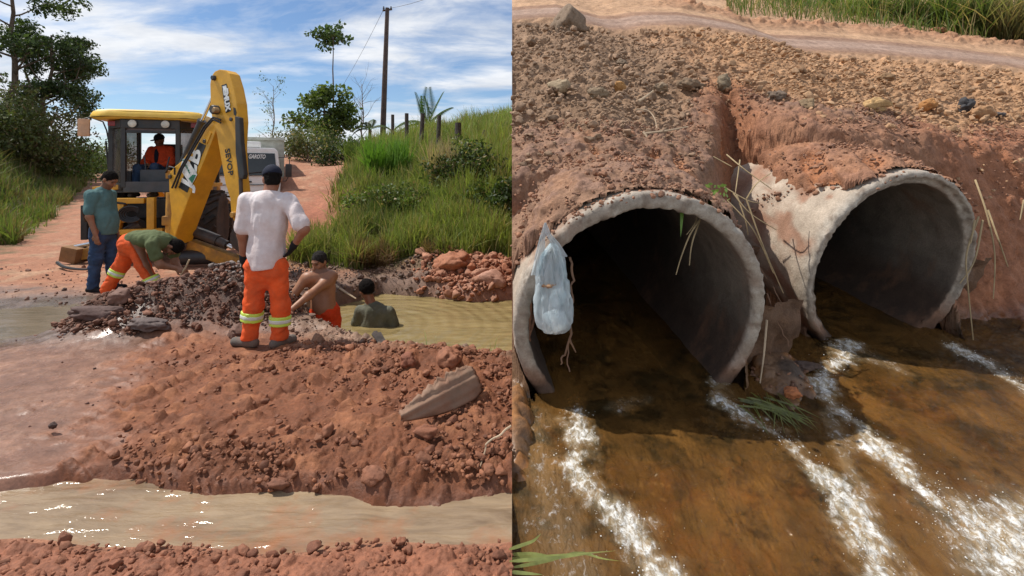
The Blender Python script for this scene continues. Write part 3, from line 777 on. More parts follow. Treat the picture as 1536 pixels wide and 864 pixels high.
RAPID = water_mat('rapid_water', (.085, .042, .012), (.20, .10, .028), .03, flow=(1.7, .8, 1), rot=.35, bscale=11, bstr=.8, bdist=.03, clear=.62, foam=True, second=(.045, .032, .013), patch=(.34, .16, .04), patch_amt=.6)
def build_rapid():
    us = np.linspace(0, 1.5, 600); Ys = np.concatenate([np.arange(1.5, 3.6, .0075), np.arange(3.6, 5.2, .012), np.arange(5.2, 9, .1)])
    Y = np.repeat(Ys, len(us)); X = np.tile(us, len(Ys)) * Y
    V = np.stack([X, Y, w_z(X, Y)], 1); V, a = rapid_disp(V); F = grid_faces(len(Ys), len(us))
    c = V[F].mean(1); keep = zR(c[:, 0], c[:, 1]) < c[:, 2] + .12
    for q in PIPES:
        r = c - q['C']; s = r @ q['d']; rad = np.linalg.norm(r - s[:, None] * q['d'], axis=1)
        keep = np.where((s > -.7) & (rad < q['R'] + .02), (s < 0) | ((rad < q['R'] - .04) & (s < 4.4)), keep)
    o = mesh_np('rapid_water', V, F[keep], RAPID, smooth=True, attrs=a); tag(o, None, None, kind='structure')
build_rapid()
def splash():
    g = np.random.default_rng(808); P = []
    for pts, w, a in _fp:
        if a < .8: continue
        pts = np.array(pts)
        for _ in range(int(420 * a)):
            q = g.random() * (len(pts) - 1); i = int(q); c = pts[i] + (pts[i + 1] - pts[i]) * (q - i); ww = np.interp(q, np.arange(len(w)), w); x, y = c + g.normal(0, .75, 2) * ww
            if x > .02 and y > 1.6: P.append((x, y, w_z(x, y) + abs(g.normal(.012, .012))))
    P = np.array(P); bm = bmesh.new(); bmesh.ops.create_icosphere(bm, subdivisions=1, radius=1); bm.verts.index_update(); B = np.array([v.co for v in bm.verts]); BF = np.array([[v.index for v in f.verts] for f in bm.faces]); bm.free()
    S = .0013 + .0032 * g.random(len(P)) ** 3; V = (P[:, None] + B[None] * S[:, None, None] * np.array([1, 1, .8])).reshape(-1, 3); F = (np.arange(len(P))[:, None, None] * len(B) + BF[None]).reshape(-1, 3)
    m, t, b, out = new_mat('spray'); b.inputs['Base Color'].default_value = (.8, .8, .78, 1); b.inputs['Roughness'].default_value = .12; tag(mesh_np('water_spray', V, F, m, smooth=True), None, None, kind='stuff')
splash()
# ================================================================ PEOPLE
def Rzx(yaw, pitch=0, roll=0):
    return np.array(Matrix.Rotation(math.radians(yaw), 3, 'Z') @ Matrix.Rotation(math.radians(pitch), 3, 'X') @ Matrix.Rotation(math.radians(roll), 3, 'Y'))
def skin_mat():
    m, t, b, out = new_mat('skin'); a = N(t, 'VertexColor', layer_name='Col').outputs[0]; p = geo_pos(t)
    c = mixc(t, 1., a, ramp(t, noise_tex(t, 14, 4, .6, p), [(.3, (.86, .84, .83)), (.7, (1.12, 1.12, 1.12))]).outputs[0], 'MULTIPLY')
    t.links.new(c, b.inputs['Base Color']); b.inputs['Roughness'].default_value = .48; b.inputs['Specular IOR Level'].default_value = .4
    b.inputs['Subsurface Weight'].default_value = .08; b.inputs['Subsurface Radius'].default_value = (.01, .004, .002)
    bump(t, b, noise_tex(t, 120, 3, .6, p), .12, .004); return m
SKIN = skin_mat()
def cloth(name, col, rough=.85, var=.16, dirt=None, dirt_amt=.3, wet=None):
    return simple(name, col, rough, 0, var, 9, dirt, dirt_amt, bscale=34, bstr=.35, spec=.25)
M_ORANGE = cloth('orange_workwear', (.78, .105, .022), dirt=(.33, .11, .055), dirt_amt=.42)
M_WHITE = cloth('damp_white_cotton', (.72, .66, .66), var=.10, dirt=(.52, .38, .34), dirt_amt=.5)
M_TEAL = cloth('teal_cotton', (.085, .165, .165)); M_JEANS = cloth('jeans', (.028, .055, .115), var=.35, dirt=(.08, .1, .14), dirt_amt=.3)
M_OLIVE = cloth('olive_cotton', (.10, .125, .055), dirt=(.17, .18, .09), dirt_amt=.3); M_KHAKI = cloth('wet_khaki_cotton', (.115, .115, .08), dirt=(.27, .26, .21), dirt_amt=.28)
M_BLACK = cloth('black_cloth', (.012, .012, .014), var=.3); M_BOOT = cloth('muddy_boot', (.13, .115, .10), dirt=(.25, .12, .07), dirt_amt=.4); M_NAVY = cloth('navy_cloth', (.012, .015, .03))
M_HAIR = simple('dark_hair', (.010, .008, .007), .95, spec=.1, var=.4, scale=30, bscale=140, bstr=.8); M_GREYHAIR = simple('greying_hair', (.03, .027, .025), .95, spec=.1, var=.5, scale=40, bscale=140, bstr=.8)
M_BAND = simple('lime_reflective_band', (.55, .72, .10), .45, var=.08, bstr=.05); M_SILVER = simple('silver_reflective_strip', (.62, .63, .58), .35, var=.1, bstr=.05)
M_REDCLOTH = cloth('wet_red_orange_shorts', (.62, .05, .012), .5)
M_ORJ = cloth('orange_red_jacket', (.62, .07, .02), dirt=(.35, .05, .02), dirt_amt=.3)

def head(s, c, R, w=1.):
    c = np.array(c, float); q = lambda x, y, z: c + R @ np.array([x, y, z])
    s.ell(q(0, -.012, .03), (.076 * w, .097, .098), .02, R).ell(q(0, .022, -.045), (.058 * w, .07, .075), .03, R)
    s.ell(q(0, .066, -.085), (.028, .026, .024), .025, R)                       # chin
    s.cap(q(0, .092, .012), q(0, .112, -.026), .008, .0135, .012)               # nose
    s.ell(q(0, .080, .034), (.052, .016, .012), .018, R)                        # brow
    for i in (-1, 1):
        s.ell(q(i * .079 * w, -.012, -.008), (.010, .021, .032), .008, R)       # ear
        s.ell(q(i * .040, .062, -.022), (.024, .022, .02), .02, R)              # cheek
        s.ell(q(i * .031, .096, .012), (.013, .012, .008), .010, R, sub=True)   # eye socket
    s.ell(q(0, .092, -.058), (.024, .010, .009), .008, R)                       # lips
def head_paint(V, c, R, skin, stubble=.5):
    L = (V - np.array(c)) @ R; C = np.tile(np.array(skin, float), (len(V), 1)); hd = np.linalg.norm(L, axis=1) < .16
    f = lambda m, col, k: C.__setitem__(m & hd, C[m & hd] * (1 - k) + np.array(col) * k)
    jit = .010 * perlin(V * 55, 77)
    m = (L[:, 1] - .75 * L[:, 2] + jit < .022) & (.25 * L[:, 1] - L[:, 2] + jit < .048) & ~((np.abs(L[:, 0]) > .070) & (L[:, 2] < .03) & (L[:, 1] > -.05)); f(m, (.012, .010, .009), .92)
    for i in (-1, 1):
        m = (np.hypot((L[:, 0] - i * .031) / .016, (L[:, 2] - .012) / .008) < 1) & (L[:, 1] > .05); f(m, (.03, .02, .017), .85)
        m = (np.abs(L[:, 0] - i * .032) < .022) & (np.abs(L[:, 2] - .036) < .006) & (L[:, 1] > .05); f(m, (.03, .02, .015), .7)
    m = (np.hypot(L[:, 0] / .024, (L[:, 2] + .058) / .008) < 1) & (L[:, 1] > .05); f(m, (skin[0] * .8, skin[1] * .55, skin[2] * .55), .7)
    m = (L[:, 2] < -.035) & (L[:, 2] > -.125) & (L[:, 1] > -.0) & (np.hypot(L[:, 0] / .024, (L[:, 2] + .058) / .009) > 1); f(m, (.03, .022, .018), stubble)
    return C
def hair_on(parent, c, R, m, name='hair', h=.008, low=.026, grow=.003):
    s = SDF(); c = np.array(c); q = lambda x, y, z: c + R @ np.array([x, y, z])
    s.ell(q(0, -.016, .034), (.080 + grow, .098 + grow, .098 + grow), .01, R).ell(q(0, -.05, -.03), (.068, .055, .06), .02, R)
    nrm = R @ np.array([0, 1., -.75]); cut2 = R @ np.array([0, .25, -1.])
    V, F = s.mesh(h, cuts=[(q(0, .066, .056), nrm), (q(0, -.02, -.06 + low), cut2)], noise=lambda P: (.006 * perlin(P * 45, 3) + .006 * perlin(P * 110, 4)))
    return mesh_np(name, V, F, m, parent, smooth=True)
def cap_on(parent, c, R, m, h=.008):
    s = SDF(); c = np.array(c); q = lambda x, y, z: c + R @ np.array([x, y, z])
    s.ell(q(0, -.012, .045), (.089, .108, .098), .01, R)
    V, F = s.mesh(h, cuts=[(q(0, 0, .032), R @ np.array([0, 0, -1.]))]); o = mesh_np('cap', V, F, m, parent, smooth=True)
    s = SDF(); s.ell(q(0, .125, .036), (.070, .075, .011), .01, R, )
    V, F = s.mesh(.006, cuts=[(q(0, .075, .03), R @ np.array([0, -1., 0]))]); mesh_np('visor', V, F, m, o, smooth=True); return o
def hand(s, w, d, nrm, side=1, curl=.5, sc=1.):
    """palm, four unequal bent fingers and a thumb; d = direction of the hand, nrm = the way the palm faces"""
    d = np.array(d, float); d /= np.linalg.norm(d); n = np.array(nrm, float); n -= d * (n @ d); n /= np.linalg.norm(n); x = np.cross(d, n) * side
    w = np.array(w, float); Rm = np.stack([x, d, n], 1)
    s.ell(w + d * .048 * sc, (.040 * sc, .052 * sc, .017 * sc), .012, Rm)
    for k, (ox, ln) in enumerate(((-.030, .070), (-.010, .082), (.010, .077), (.029, .060))):
        a = w + x * ox * sc + d * .088 * sc; ang = curl; p1 = a + (d * math.cos(ang * .6) + n * math.sin(ang * .6)) * ln * .45 * sc
        p2 = p1 + (d * math.cos(ang * 1.5) + n * math.sin(ang * 1.5)) * ln * .32 * sc; p3 = p2 + (d * math.cos(ang * 2.2) + n * math.sin(ang * 2.2)) * ln * .25 * sc
        s.chain([a - d * .02, p1, p2, p3], [.0100, .0092, .0086, .0074], .006)
    a = w - x * .028 * sc + d * .02 * sc; p1 = a - x * .030 * sc + d * .028 * sc + n * .012; p2 = p1 - x * .008 + d * .034 * sc + n * .01
    s.chain([a, p1, p2], [.013, .011, .009], .01)
def _ridge(P, sc, sd): return 1 - 2.2 * np.abs(perlin(P * np.array(sc, float), sd))
FOLD = lambda P: .008 * perlin(P * np.array([15, 15, 7.]), 5) + .0055 * _ridge(P + .03 * perlin(P * 5, 2)[:, None], (17, 17, 8), 6)
FOLD2 = lambda P: .011 * perlin(P * np.array([11, 11, 8.]), 7) + .0075 * _ridge(P + .04 * perlin(P * 5, 3)[:, None], (11, 11, 15), 8)
DRAPE = lambda P: .008 * perlin(P * np.array([11, 11, 2.4]), 9) + .0055 * _ridge(P + .03 * perlin(P * 4, 4)[:, None], (14, 14, 2.6), 10) + .003 * perlin(P * 18, 11)
def body_mesh(parent, s, skin, hc, R, h=.009, stub=.45):
    V, F = s.mesh(h); V = relax(V, F, 1, .4); C = head_paint(V, hc, R, skin, stub)
    return mesh_np('body', V, F, SKIN, parent, smooth=True, cols=C)
def wear(parent, name, s, m, h=.010, cuts=(), noise=FOLD):
    V, F = s.mesh(h, cuts=cuts, noise=noise); V = relax(V, F, 1, .35); return mesh_np(name, V, F, m, parent, smooth=True)
def band(parent, a, b, f, r, tall=.055):
    """reflective band round a trouser leg between knee a and ankle b"""
    a, b = np.array(a, float), np.array(b, float); d = (b - a) / np.linalg.norm(b - a); c = a + (b - a) * f
    o = None
    for nm, hh, rr, mm in (('reflective_band', tall, r, M_BAND), ('reflective_strip', tall * .42, r + .003, M_SILVER)):
        s = SDF(); s.cap(c - d * .15, c + d * .15, rr, rr, .01)
        V, F = s.mesh(.008, cuts=[(c - d * hh, -d), (c + d * hh, d)], noise=lambda P: .008 * perlin(P * np.array([13, 13, 9.]), 7)); o2 = mesh_np(nm, V, F, mm, o if o else parent, smooth=True); o = o or o2
def boot(parent, ankle, toe, m=None, zg=0., name='boot', r=.045):
    a = np.array(ankle, float); tq = np.array(toe, float); d = tq - a; d[2] = 0; d /= np.linalg.norm(d)
    s = SDF(); heel = np.array([a[0], a[1], zg + .04]) - d * .055; tt = np.array([tq[0], tq[1], zg + .035])
    s.cap(a + [0, 0, .05], [a[0], a[1], zg + .06], r + .008, r + .005, .03).cap(heel, tt, r * .95, r * .9, .03)
    V, F = s.mesh(.009, cuts=[([0, 0, zg], [0, 0, -1.])]); return mesh_np(name, V, F, m or M_BOOT, parent, smooth=True)

A_ = lambda base: (lambda x, y, z: np.array([base[0] + x, base[1] + y, base[2] + z]))

# --- man in the damp white T-shirt, seen from behind
def man_white():
    bx, by, bz = -2.37, 4.9, float(zL(np.array([-2.37]), np.array([4.9]))[0]) ; bz = .0
    p = A_((bx, by, bz))
    o = thing('person', 'person in a damp white T-shirt and dark cap, back turned, hand on hip', 'person', p(0, 0, 0))
    hc, R = p(.055, .045, 1.605), Rzx(28, -18)
    sh = [p(-.165, 0, 1.405), p(.235, 0, 1.40)]; el = [p(-.20, -.02, 1.085), p(.415, -.08, 1.135)]; wr = [p(-.215, .03, .83), p(.285, -.02, .965)]
    hip = [p(-.075, 0, .80), p(.115, 0, .80)]; kn = [p(-.10, -.005, .40), p(.155, .0, .39)]; an = [p(-.145, -.0, .06), p(.145, 0, .06)]
    s = SDF(); head(s, hc, R); s.cap(p(.04, .0, 1.44), hc + [0, -.01, -.04], .062, .060, .03)
    s.cap(sh[0] + [.05, 0, -.03], sh[1] - [.05, 0, .03], .066, .066, .06).ell(p(.035, 0, 1.2), (.155, .10, .24), .08).ell(p(.02, 0, .90), (.155, .105, .14), .08)
    for i in (0, 1):
        s.chain([sh[i], el[i], wr[i]], [.062, .043, .030], .04).chain([hip[i], kn[i], an[i]], [.085, .055, .04], .05)
    body_mesh(o, s, (.30, .13, .075), hc, R)
    g = SDF(); hand(g, wr[0], (.01, .05, -1), (1, .1, 0), 1, .5, 1.05); g.cap(wr[0] + [0, -.005, .045], wr[0] - [0, 0, .01], .036, .035, .01); V, F = g.mesh(.007); mesh_np('glove', V, F, M_BLACK, o, smooth=True)
    g = SDF(); hand(g, wr[1], (-.55, .25, -.8), (-.8, .2, .3), -1, .6, 1.05); g.cap(wr[1] + [.02, -.01, .03], wr[1], .037, .035, .01); V, F = g.mesh(.007); mesh_np('glove', V, F, M_BLACK, o, smooth=True)
    s = SDF(); s.cap(p(.04, 0, 1.405), sh[0] + [.02, 0, -.02], .108, .080, .05).cap(p(.04, 0, 1.405), sh[1] - [.02, 0, .02], .108, .080, .05).ell(p(.037, -.005, 1.20), (.185, .132, .27), .07).ell(p(.02, -.005, .93), (.175, .135, .16), .08).cap(p(.02, 0, .86), p(.02, 0, .80), .15, .155, .06)
    s.cap(p(.04, 0, 1.42), p(.045, .01, 1.475), .088, .070, .03)
    for i in (0, 1): s.cap(sh[i], sh[i] + (el[i] - sh[i]) * .80, .078, .084, .05)
    d0 = el[0] - sh[0]; d1 = el[1] - sh[1]
    # trim sleeves and hem
    def cutn(P): return DRAPE(P)
    V, F = s.mesh(.009, noise=cutn, cuts=[(p(.02, 0, .755), (.10, 0, -1)), (p(.045, .01, 1.487), (0, .25, 1.))])
    V = relax(V, F, 1, .3); mesh_np('shirt', V, F, M_WHITE, o, smooth=True)
    s = SDF(); s.ell(p(.02, 0, .78), (.165, .125, .15), .05)
    for i in (0, 1): s.chain([hip[i] + [0, 0, -.02], kn[i], an[i] + [0, 0, .0]], [.108, .083, .078], .055)
    s.cap(p(.02, 0, .66), p(.02, 0, .62), .07, .05, .07)
    wear(o, 'trousers', s, M_ORANGE, .010, [(p(0, 0, .075), (0, 0, -1.))], FOLD2)
    for i in (0, 1): band(o, kn[i], an[i], .30 if i == 0 else .40, .098, .045)
    boot(o, an[0], p(-.30, .04, .0), zg=bz + .005, r=.05); boot(o, an[1], p(.215, .12, 0), zg=bz + .005, r=.05)
    cap_on(o, hc, R, M_NAVY); hair_on(o, hc, R, M_HAIR, low=-.005, grow=.002)
man_white()

# --- man in the teal polo shirt watching, in profile
def man_polo():
    p = A_((-5.83, 7.3, .0))
    o = thing('person', 'person standing in a teal polo shirt and blue jeans, looking down at the digging', 'person', p(0, 0, 0))
    hc, R = p(.09, 0, 1.575), Rzx(-88, -38)
    s = SDF(); head(s, hc, R); s.cap(p(.0, 0, 1.42), hc + [-.02, 0, -.04], .062, .060, .03)
    sh = [p(-.03, .17, 1.37), p(-.035, -.17, 1.37)]; el = [p(-.03, .2, 1.06), p(-.02, -.21, 1.07)]; wr = [p(.06, .17, .84), p(.055, -.2, .82)]
    hip = [p(-.01, .09, .86), p(-.01, -.09, .86)]; kn = [p(.03, .1, .46), p(-.02, -.1, .46)]; an = [p(.06, .11, .07), p(-.07, -.1, .07)]
    s.cap(sh[0] - [0, .05, .03], sh[1] + [0, .05, -.03], .062, .062, .06).ell(p(0, 0, 1.15), (.10, .15, .24), .08).ell(p(0, 0, .9), (.11, .15, .13), .08)
    for i in (0, 1):
        s.chain([sh[i], el[i], wr[i]], [.058, .043, .03], .04).chain([hip[i], kn[i], an[i]], [.085, .055, .04], .05)
        hand(s, wr[i], (.15, 0, -1), (0, 1 if i else -1, 0), 1 if i else -1, .5)
    body_mesh(o, s, (.27, .125, .07), hc, R)
    s = SDF(); s.cap(p(-.02, 0, 1.37), sh[0] - [0, .02, .02], .098, .075, .05).cap(p(-.02, 0, 1.37), sh[1] + [0, .02, -.02], .098, .075, .05).ell(p(.0, 0, 1.2), (.125, .185, .24), .07).ell(p(.04, 0, .98), (.15, .175, .19), .08).cap(p(.015, 0, .88), p(.015, 0, .82), .145, .15, .06)
    s.cap(p(-.01, 0, 1.40), p(.01, 0, 1.47), .085, .068, .03)
    for i in (0, 1): s.cap(sh[i], sh[i] + (el[i] - sh[i]) * .78, .070, .076, .04)
    wear(o, 'shirt', s, M_TEAL, .010, [(p(0, 0, .80), (0, 0, -1.)), (p(0, 0, 1.48), (-.3, 0, 1.))], FOLD)
    s = SDF(); s.ell(p(0, 0, .82), (.13, .165, .15), .05)
    for i in (0, 1): s.chain([hip[i], kn[i], an[i]], [.100, .080, .072], .05)
    wear(o, 'jeans', s, M_JEANS, .010, [(p(0, 0, .03), (0, 0, -1.))], FOLD2)
    boot(o, an[0], p(.21, .12, 0), M_BLACK, zg=-.01, name='shoe'); boot(o, an[1], p(.1, -.12, 0), M_BLACK, zg=-.01, name='shoe'); hair_on(o, hc, R, M_HAIR)
man_polo()

# --- man bent double over the trench
def man_bent():
    p = A_((-5.1, 6.9, .03))
    o = thing('person', 'person bent double over the trench in an olive T-shirt and orange trousers', 'person', p(0, 0, 0))
    hc, R = p(.50, .05, .64), Rzx(-75, -105)
    hip = [p(-.07, .08, .66), p(.07, -.06, .68)]; kn = [p(-.22, .05, .36), p(.20, -.08, .40)]; an = [p(-.36, .0, .07), p(.37, -.05, .05)]
    sh = [p(.40, .17, .70), p(.36, -.17, .70)]; el = [p(.46, .15, .42), p(.45, -.14, .43)]; wr = [p(.60, .05, .33), p(.60, -.03, .36)]
    s = SDF(); head(s, hc, R); s.cap(p(.38, 0, .74), hc + [-.02, 0, .03], .06, .058, .03)
    s.cap(sh[0] - [0, .06, 0], sh[1] + [0, .06, 0], .08, .08, .06).ell(p(.2, 0, .74), (.22, .15, .10), .08).ell(p(0, 0, .70), (.13, .15, .11), .07)
    for i in (0, 1):
        s.chain([sh[i], el[i], wr[i]], [.06, .046, .032], .04).chain([hip[i], kn[i], an[i]], [.09, .055, .04], .05)
        hand(s, wr[i], (.8, 0, -.3), (0, 1 if i else -1, -.3), 1 if i else -1, .8)
    body_mesh(o, s, (.25, .115, .065), hc, R)
    s = SDF(); s.cap(sh[0] - [0, .07, 0], sh[1] + [0, .07, 0], .095, .095, .06).ell(p(.22, 0, .755), (.24, .185, .125), .07).ell(p(.02, 0, .74), (.13, .165, .12), .07).cap(p(.38, 0, .74), p(.43, 0, .72), .085, .075, .03)
    for i in (0, 1): s.cap(sh[i], sh[i] + (el[i] - sh[i]) * .6, .078, .078, .04)
    wear(o, 'shirt', s, M_OLIVE, .010, [(p(-.04, 0, .8), (-1., 0, .15))], FOLD)
    s = SDF(); s.ell(p(-.03, 0, .68), (.155, .185, .16), .06)
    for i in (0, 1): s.chain([hip[i], kn[i], an[i]], [.125, .088, .080], .06)
    wear(o, 'trousers', s, M_ORANGE, .010, [(p(0, 0, .0), (0, 0, -1.)), (p(.06, 0, .76), (.9, 0, .45))], FOLD2)
    band(o, kn[0], an[0], .25, .098, .042); band(o, kn[1], an[1], .52, .098, .042)
    boot(o, an[0], p(-.44, .14, 0), zg=.0); boot(o, an[1], p(.50, .08, 0), zg=.0); hair_on(o, hc, R, M_HAIR)
    t2 = thing('trowel', 'light wooden tool handle held by the bending person beside the backhoe', 'tool', wr[1] + [.08, 0, -.02]); MB().tube([wr[1] + [.05, 0, -.09], wr[1] + [.13, .0, .03], wr[1] + [.17, 0, .12]], [.013, .013, .011], 8).build('handle', simple('pale_wood', (.5, .38, .24)), t2, True)
man_bent()

# --- bare-chested man standing in the pond hole
def man_bare():
    p = A_((-2.34, 6.3, -1.03))
    o = thing('person', 'bare-chested person in orange shorts standing at the edge of the muddy pond', 'person', p(0, 0, 0))
    hc, R = p(-.02, -.03, 1.61), Rzx(160, -22)
    sh = [p(.14, -.02, 1.43), p(-.15, -.12, 1.43)]; el = [p(-.03, -.33, 1.27), p(-.28, -.22, 1.21)]; wr = [p(-.17, -.5, 1.14), p(-.44, -.30, 1.17)]
    hip = [p(.13, 0, .94), p(-.06, 0, .94)]; kn = [p(.14, -.03, .45), p(-.06, -.03, .45)]; an = [p(.14, .05, .06), p(-.06, .05, .06)]
    s = SDF(); head(s, hc, R); s.cap(p(.01, .0, 1.47), hc + [.0, .02, -.04], .062, .060, .03)
    s.cap(sh[0] - [.06, 0, 0], sh[1] + [.05, 0, 0], .082, .082, .06).ell(p(.01, -.02, 1.28), (.165, .115, .2), .06).ell(p(.035, -.04, 1.06), (.15, .135, .16), .08).ell(p(.04, 0, .88), (.145, .115, .12), .08)
    for i in (-1, 1): s.ell(p(.0 + i * .075, -.105, 1.36), (.075, .035, .05), .04)
    for i in (0, 1):
        s.chain([sh[i], el[i], wr[i]], [.064, .046, .032], .04).chain([hip[i], kn[i], an[i]], [.085, .055, .04], .05)
        hand(s, wr[i], (-.5, -.5, -.6), (-.2, .4, -1), 1 if i == 0 else -1, .6)
    for i in (0, 1): s.cap(an[i], an[i] + [0, -.15, -.02], .04, .035, .03)
    body_mesh(o, s, (.33, .155, .085), hc, R)
    s = SDF(); s.ell(p(.04, -.02, 1.0), (.175, .155, .17), .05)
    for i in (0, 1): s.chain([hip[i], hip[i] + (kn[i] - hip[i]) * 1.05], [.108, .100], .04)
    wear(o, 'shorts', s, M_REDCLOTH, .010, [(p(0, 0, 1.11), (0, -.1, 1.)), (p(0, 0, .46), (0, 0, -1.))], FOLD2); hair_on(o, hc, R, M_GREYHAIR)
man_bare()

# --- man up to his chest in the pond
def man_pond():
    p = A_((-1.84, 6.8, -1.46))
    o = thing('person', 'person chest-deep in the pond, back turned, wearing a soaked khaki T-shirt', 'person', p(0, 0, 0))
    hc, R = p(-.10, .02, 1.575), Rzx(50, -14)
    sh = [p(-.175, -.0, 1.30), p(.21, -.0, 1.29)]; el = [p(-.245, .04, 1.06), p(.285, .0, 1.05)]; wr = [p(-.2, .25, .95), p(.26, .22, .93)]
    hip = [p(-.09, 0, .75), p(.10, 0, .75)]; kn = [p(-.10, .08, .38), p(.11, .08, .38)]; an = [p(-.1, -.02, .06), p(.11, -.02, .06)]
    s = SDF(); head(s, hc, R); s.cap(p(-.02, -.01, 1.36), hc + [.02, -.01, -.04], .068, .062, .03)
    s.cap(sh[0] + [.05, 0, -.03], sh[1] - [.05, 0, .03], .066, .066, .06).ell(p(.01, 0, 1.08), (.17, .11, .25), .08).ell(p(0, 0, .8), (.15, .11, .13), .08)
    for i in (0, 1):
        s.chain([sh[i], el[i], wr[i]], [.066, .048, .033], .04).chain([hip[i], kn[i], an[i]], [.085, .055, .04], .05); hand(s, wr[i], (0, 1, -.2), (0, 0, -1), 1 if i else -1, .3)
        s.cap(an[i], an[i] + [0, .15, -.02], .04, .035, .03)
    body_mesh(o, s, (.26, .115, .065), hc, R)
    s = SDF(); s.cap(p(.01, 0, 1.31), sh[0] + [.02, 0, -.02], .108, .080, .05).cap(p(.01, 0, 1.31), sh[1] - [.02, 0, .02], .108, .080, .05).ell(p(.015, 0, 1.1), (.20, .135, .27), .07).cap(p(.0, 0, .95), p(0, 0, .85), .16, .16, .06).cap(p(-.02, 0, 1.34), p(-.04, .0, 1.40), .085, .072, .03)
    for i in (0, 1): s.cap(sh[i], sh[i] + (el[i] - sh[i]) * .72, .078, .082, .04)
    wear(o, 'shirt', s, M_KHAKI, .010, [(p(0, 0, .83), (0, 0, -1.)), (p(-.04, 0, 1.415), (-.2, .1, 1.))], FOLD); hair_on(o, hc, R, M_HAIR, grow=.018)
    s = SDF(); s.ell(p(0, 0, .78), (.165, .13, .13), .05)
    for i in (0, 1): s.chain([hip[i], kn[i]], [.105, .09], .04)
    wear(o, 'shorts', s, M_BLACK, .012, [(p(0, 0, .4), (0, 0, -1.))], FOLD2)
man_pond()

# --- operator in the cab
def man_driver(sx, sy, sz):
    p = A_((sx, sy, sz))     # point on the seat
    o = thing('person', 'person in an orange jacket, jeans and cap sitting in the backhoe cab', 'person', p(0, 0, 0))
    hc, R = p(0, -.05, .66), Rzx(176, -16)
    sh = [p(-.19, 0, .47), p(.19, 0, .47)]; el = [p(-.25, -.10, .20), p(.28, -.10, .20)]; wr = [p(-.06, -.30, .17), p(.10, -.32, .15)]
    hip = [p(-.10, -.02, .08), p(.10, -.02, .08)]; kn = [p(-.17, -.42, .10), p(.17, -.42, .12)]; an = [p(-.18, -.45, -.32), p(.18, -.45, -.32)]
    s = SDF(); head(s, hc, R); s.cap(p(0, .0, .50), hc + [0, .01, -.04], .062, .06, .03); s.cap(sh[0] + [.05, 0, -.03], sh[1] - [.05, 0, .03], .062, .062, .05).ell(p(0, 0, .28), (.15, .10, .22), .06).ell(p(0, 0, .08), (.15, .12, .1), .06)
    for i in (0, 1): s.chain([sh[i], el[i], wr[i]], [.058, .043, .03], .04).chain([hip[i], kn[i], an[i]], [.085, .055, .042], .04); hand(s, wr[i], (.8 if i == 0 else -.8, -.3, -.2), (0, .2, -1), 1 if i else -1, .6)
    body_mesh(o, s, (.22, .11, .065), hc, R)
    s = SDF(); s.cap(p(0, 0, .47), sh[0] + [.02, 0, -.02], .11, .08, .05).cap(p(0, 0, .47), sh[1] - [.02, 0, .02], .11, .08, .05).ell(p(0, 0, .28), (.20, .145, .25), .06).cap(p(0, 0, .12), p(0, 0, .08), .165, .17, .05)
    for i in (0, 1): s.chain([sh[i], el[i], el[i] + (wr[i] - el[i]) * .8], [.080, .075, .06], .04)
    wear(o, 'jacket', s, M_ORJ, .011, [(p(0, 0, .02), (0, 0, -1.)), (p(0, 0, .56), (0, 0, 1.))], FOLD2)
    s = SDF(); s.ell(p(0, -.135, .34), (.045, .03, .16), .02); wear(o, 'undershirt', s, M_NAVY, .010)
    s = SDF()
    for i in (0, 1): s.chain([hip[i], kn[i], an[i]], [.10, .078, .07], .04)
    wear(o, 'jeans', s, M_JEANS, .011, (), FOLD2)
    for i in (0, 1): boot(o, an[i], an[i] + [0, -.15, 0], zg=sz - .46)
    cap_on(o, hc, R, M_NAVY)
# ================================================================ BACKHOE
Y_PAINT = simple('yellow_paint', (.72, .36, .022), .42, var=.12, scale=5, dirt=(.20, .10, .045), dirt_amt=.36, bscale=40, bstr=.10, spec=.5)
Y_DIRTY = simple('muddy_yellow_paint', (.55, .27, .03), .6, var=.25, scale=7, dirt=(.16, .09, .05), dirt_amt=.6, bstr=.2)
Y_BOOM = simple('scuffed_yellow_paint', (.74, .38, .025), .42, var=.10, scale=3, dirt=(.20, .09, .03), dirt_amt=.34, bscale=40, bstr=.10)
BLACKP = simple('black_paint', (.022, .024, .027), .45, var=.3, dirt=(.12, .08, .055), dirt_amt=.32)
DARKM = simple('dark_steel', (.06, .058, .056), .5, .4, dirt=(.18, .10, .06), dirt_amt=.4)
RUBBER = simple('tyre_rubber', (.028, .026, .025), .85, var=.3, dirt=(.16, .085, .05), dirt_amt=.42, bscale=50, bstr=.4)
CHROME = simple('chrome_rod', (.62, .62, .63), .18, .95, var=.05, dirt=(.3, .22, .17), dirt_amt=.15, bstr=0)
HOSE = simple('rubber_hose', (.02, .02, .022), .55, bstr=.1)
SEATM = simple('seat_vinyl', (.03, .03, .034), .55)
GREYP = simple('grey_panel', (.055, .06, .068), .5, dirt=(.14, .1, .08), dirt_amt=.3)
REDL = simple('red_lens', (.30, .012, .014), .2, bstr=0); LENS = simple('lamp_lens', (.55, .53, .46), .15, bstr=0, dirt=(.3, .2, .12), dirt_amt=.2)
ORREF = simple('mirror_back', (.55, .30, .16), .35, dirt=(.7, .5, .38), dirt_amt=.4, bstr=.1)
WHITES = simple('white_sticker', (.74, .76, .74), .45, dirt=(.45, .45, .42), dirt_amt=.15, bstr=.03); BLACKS = simple('black_sticker', (.018, .018, .02), .45, bstr=0); GREENS = simple('green_print', (.03, .22, .13), .5, bstr=0)
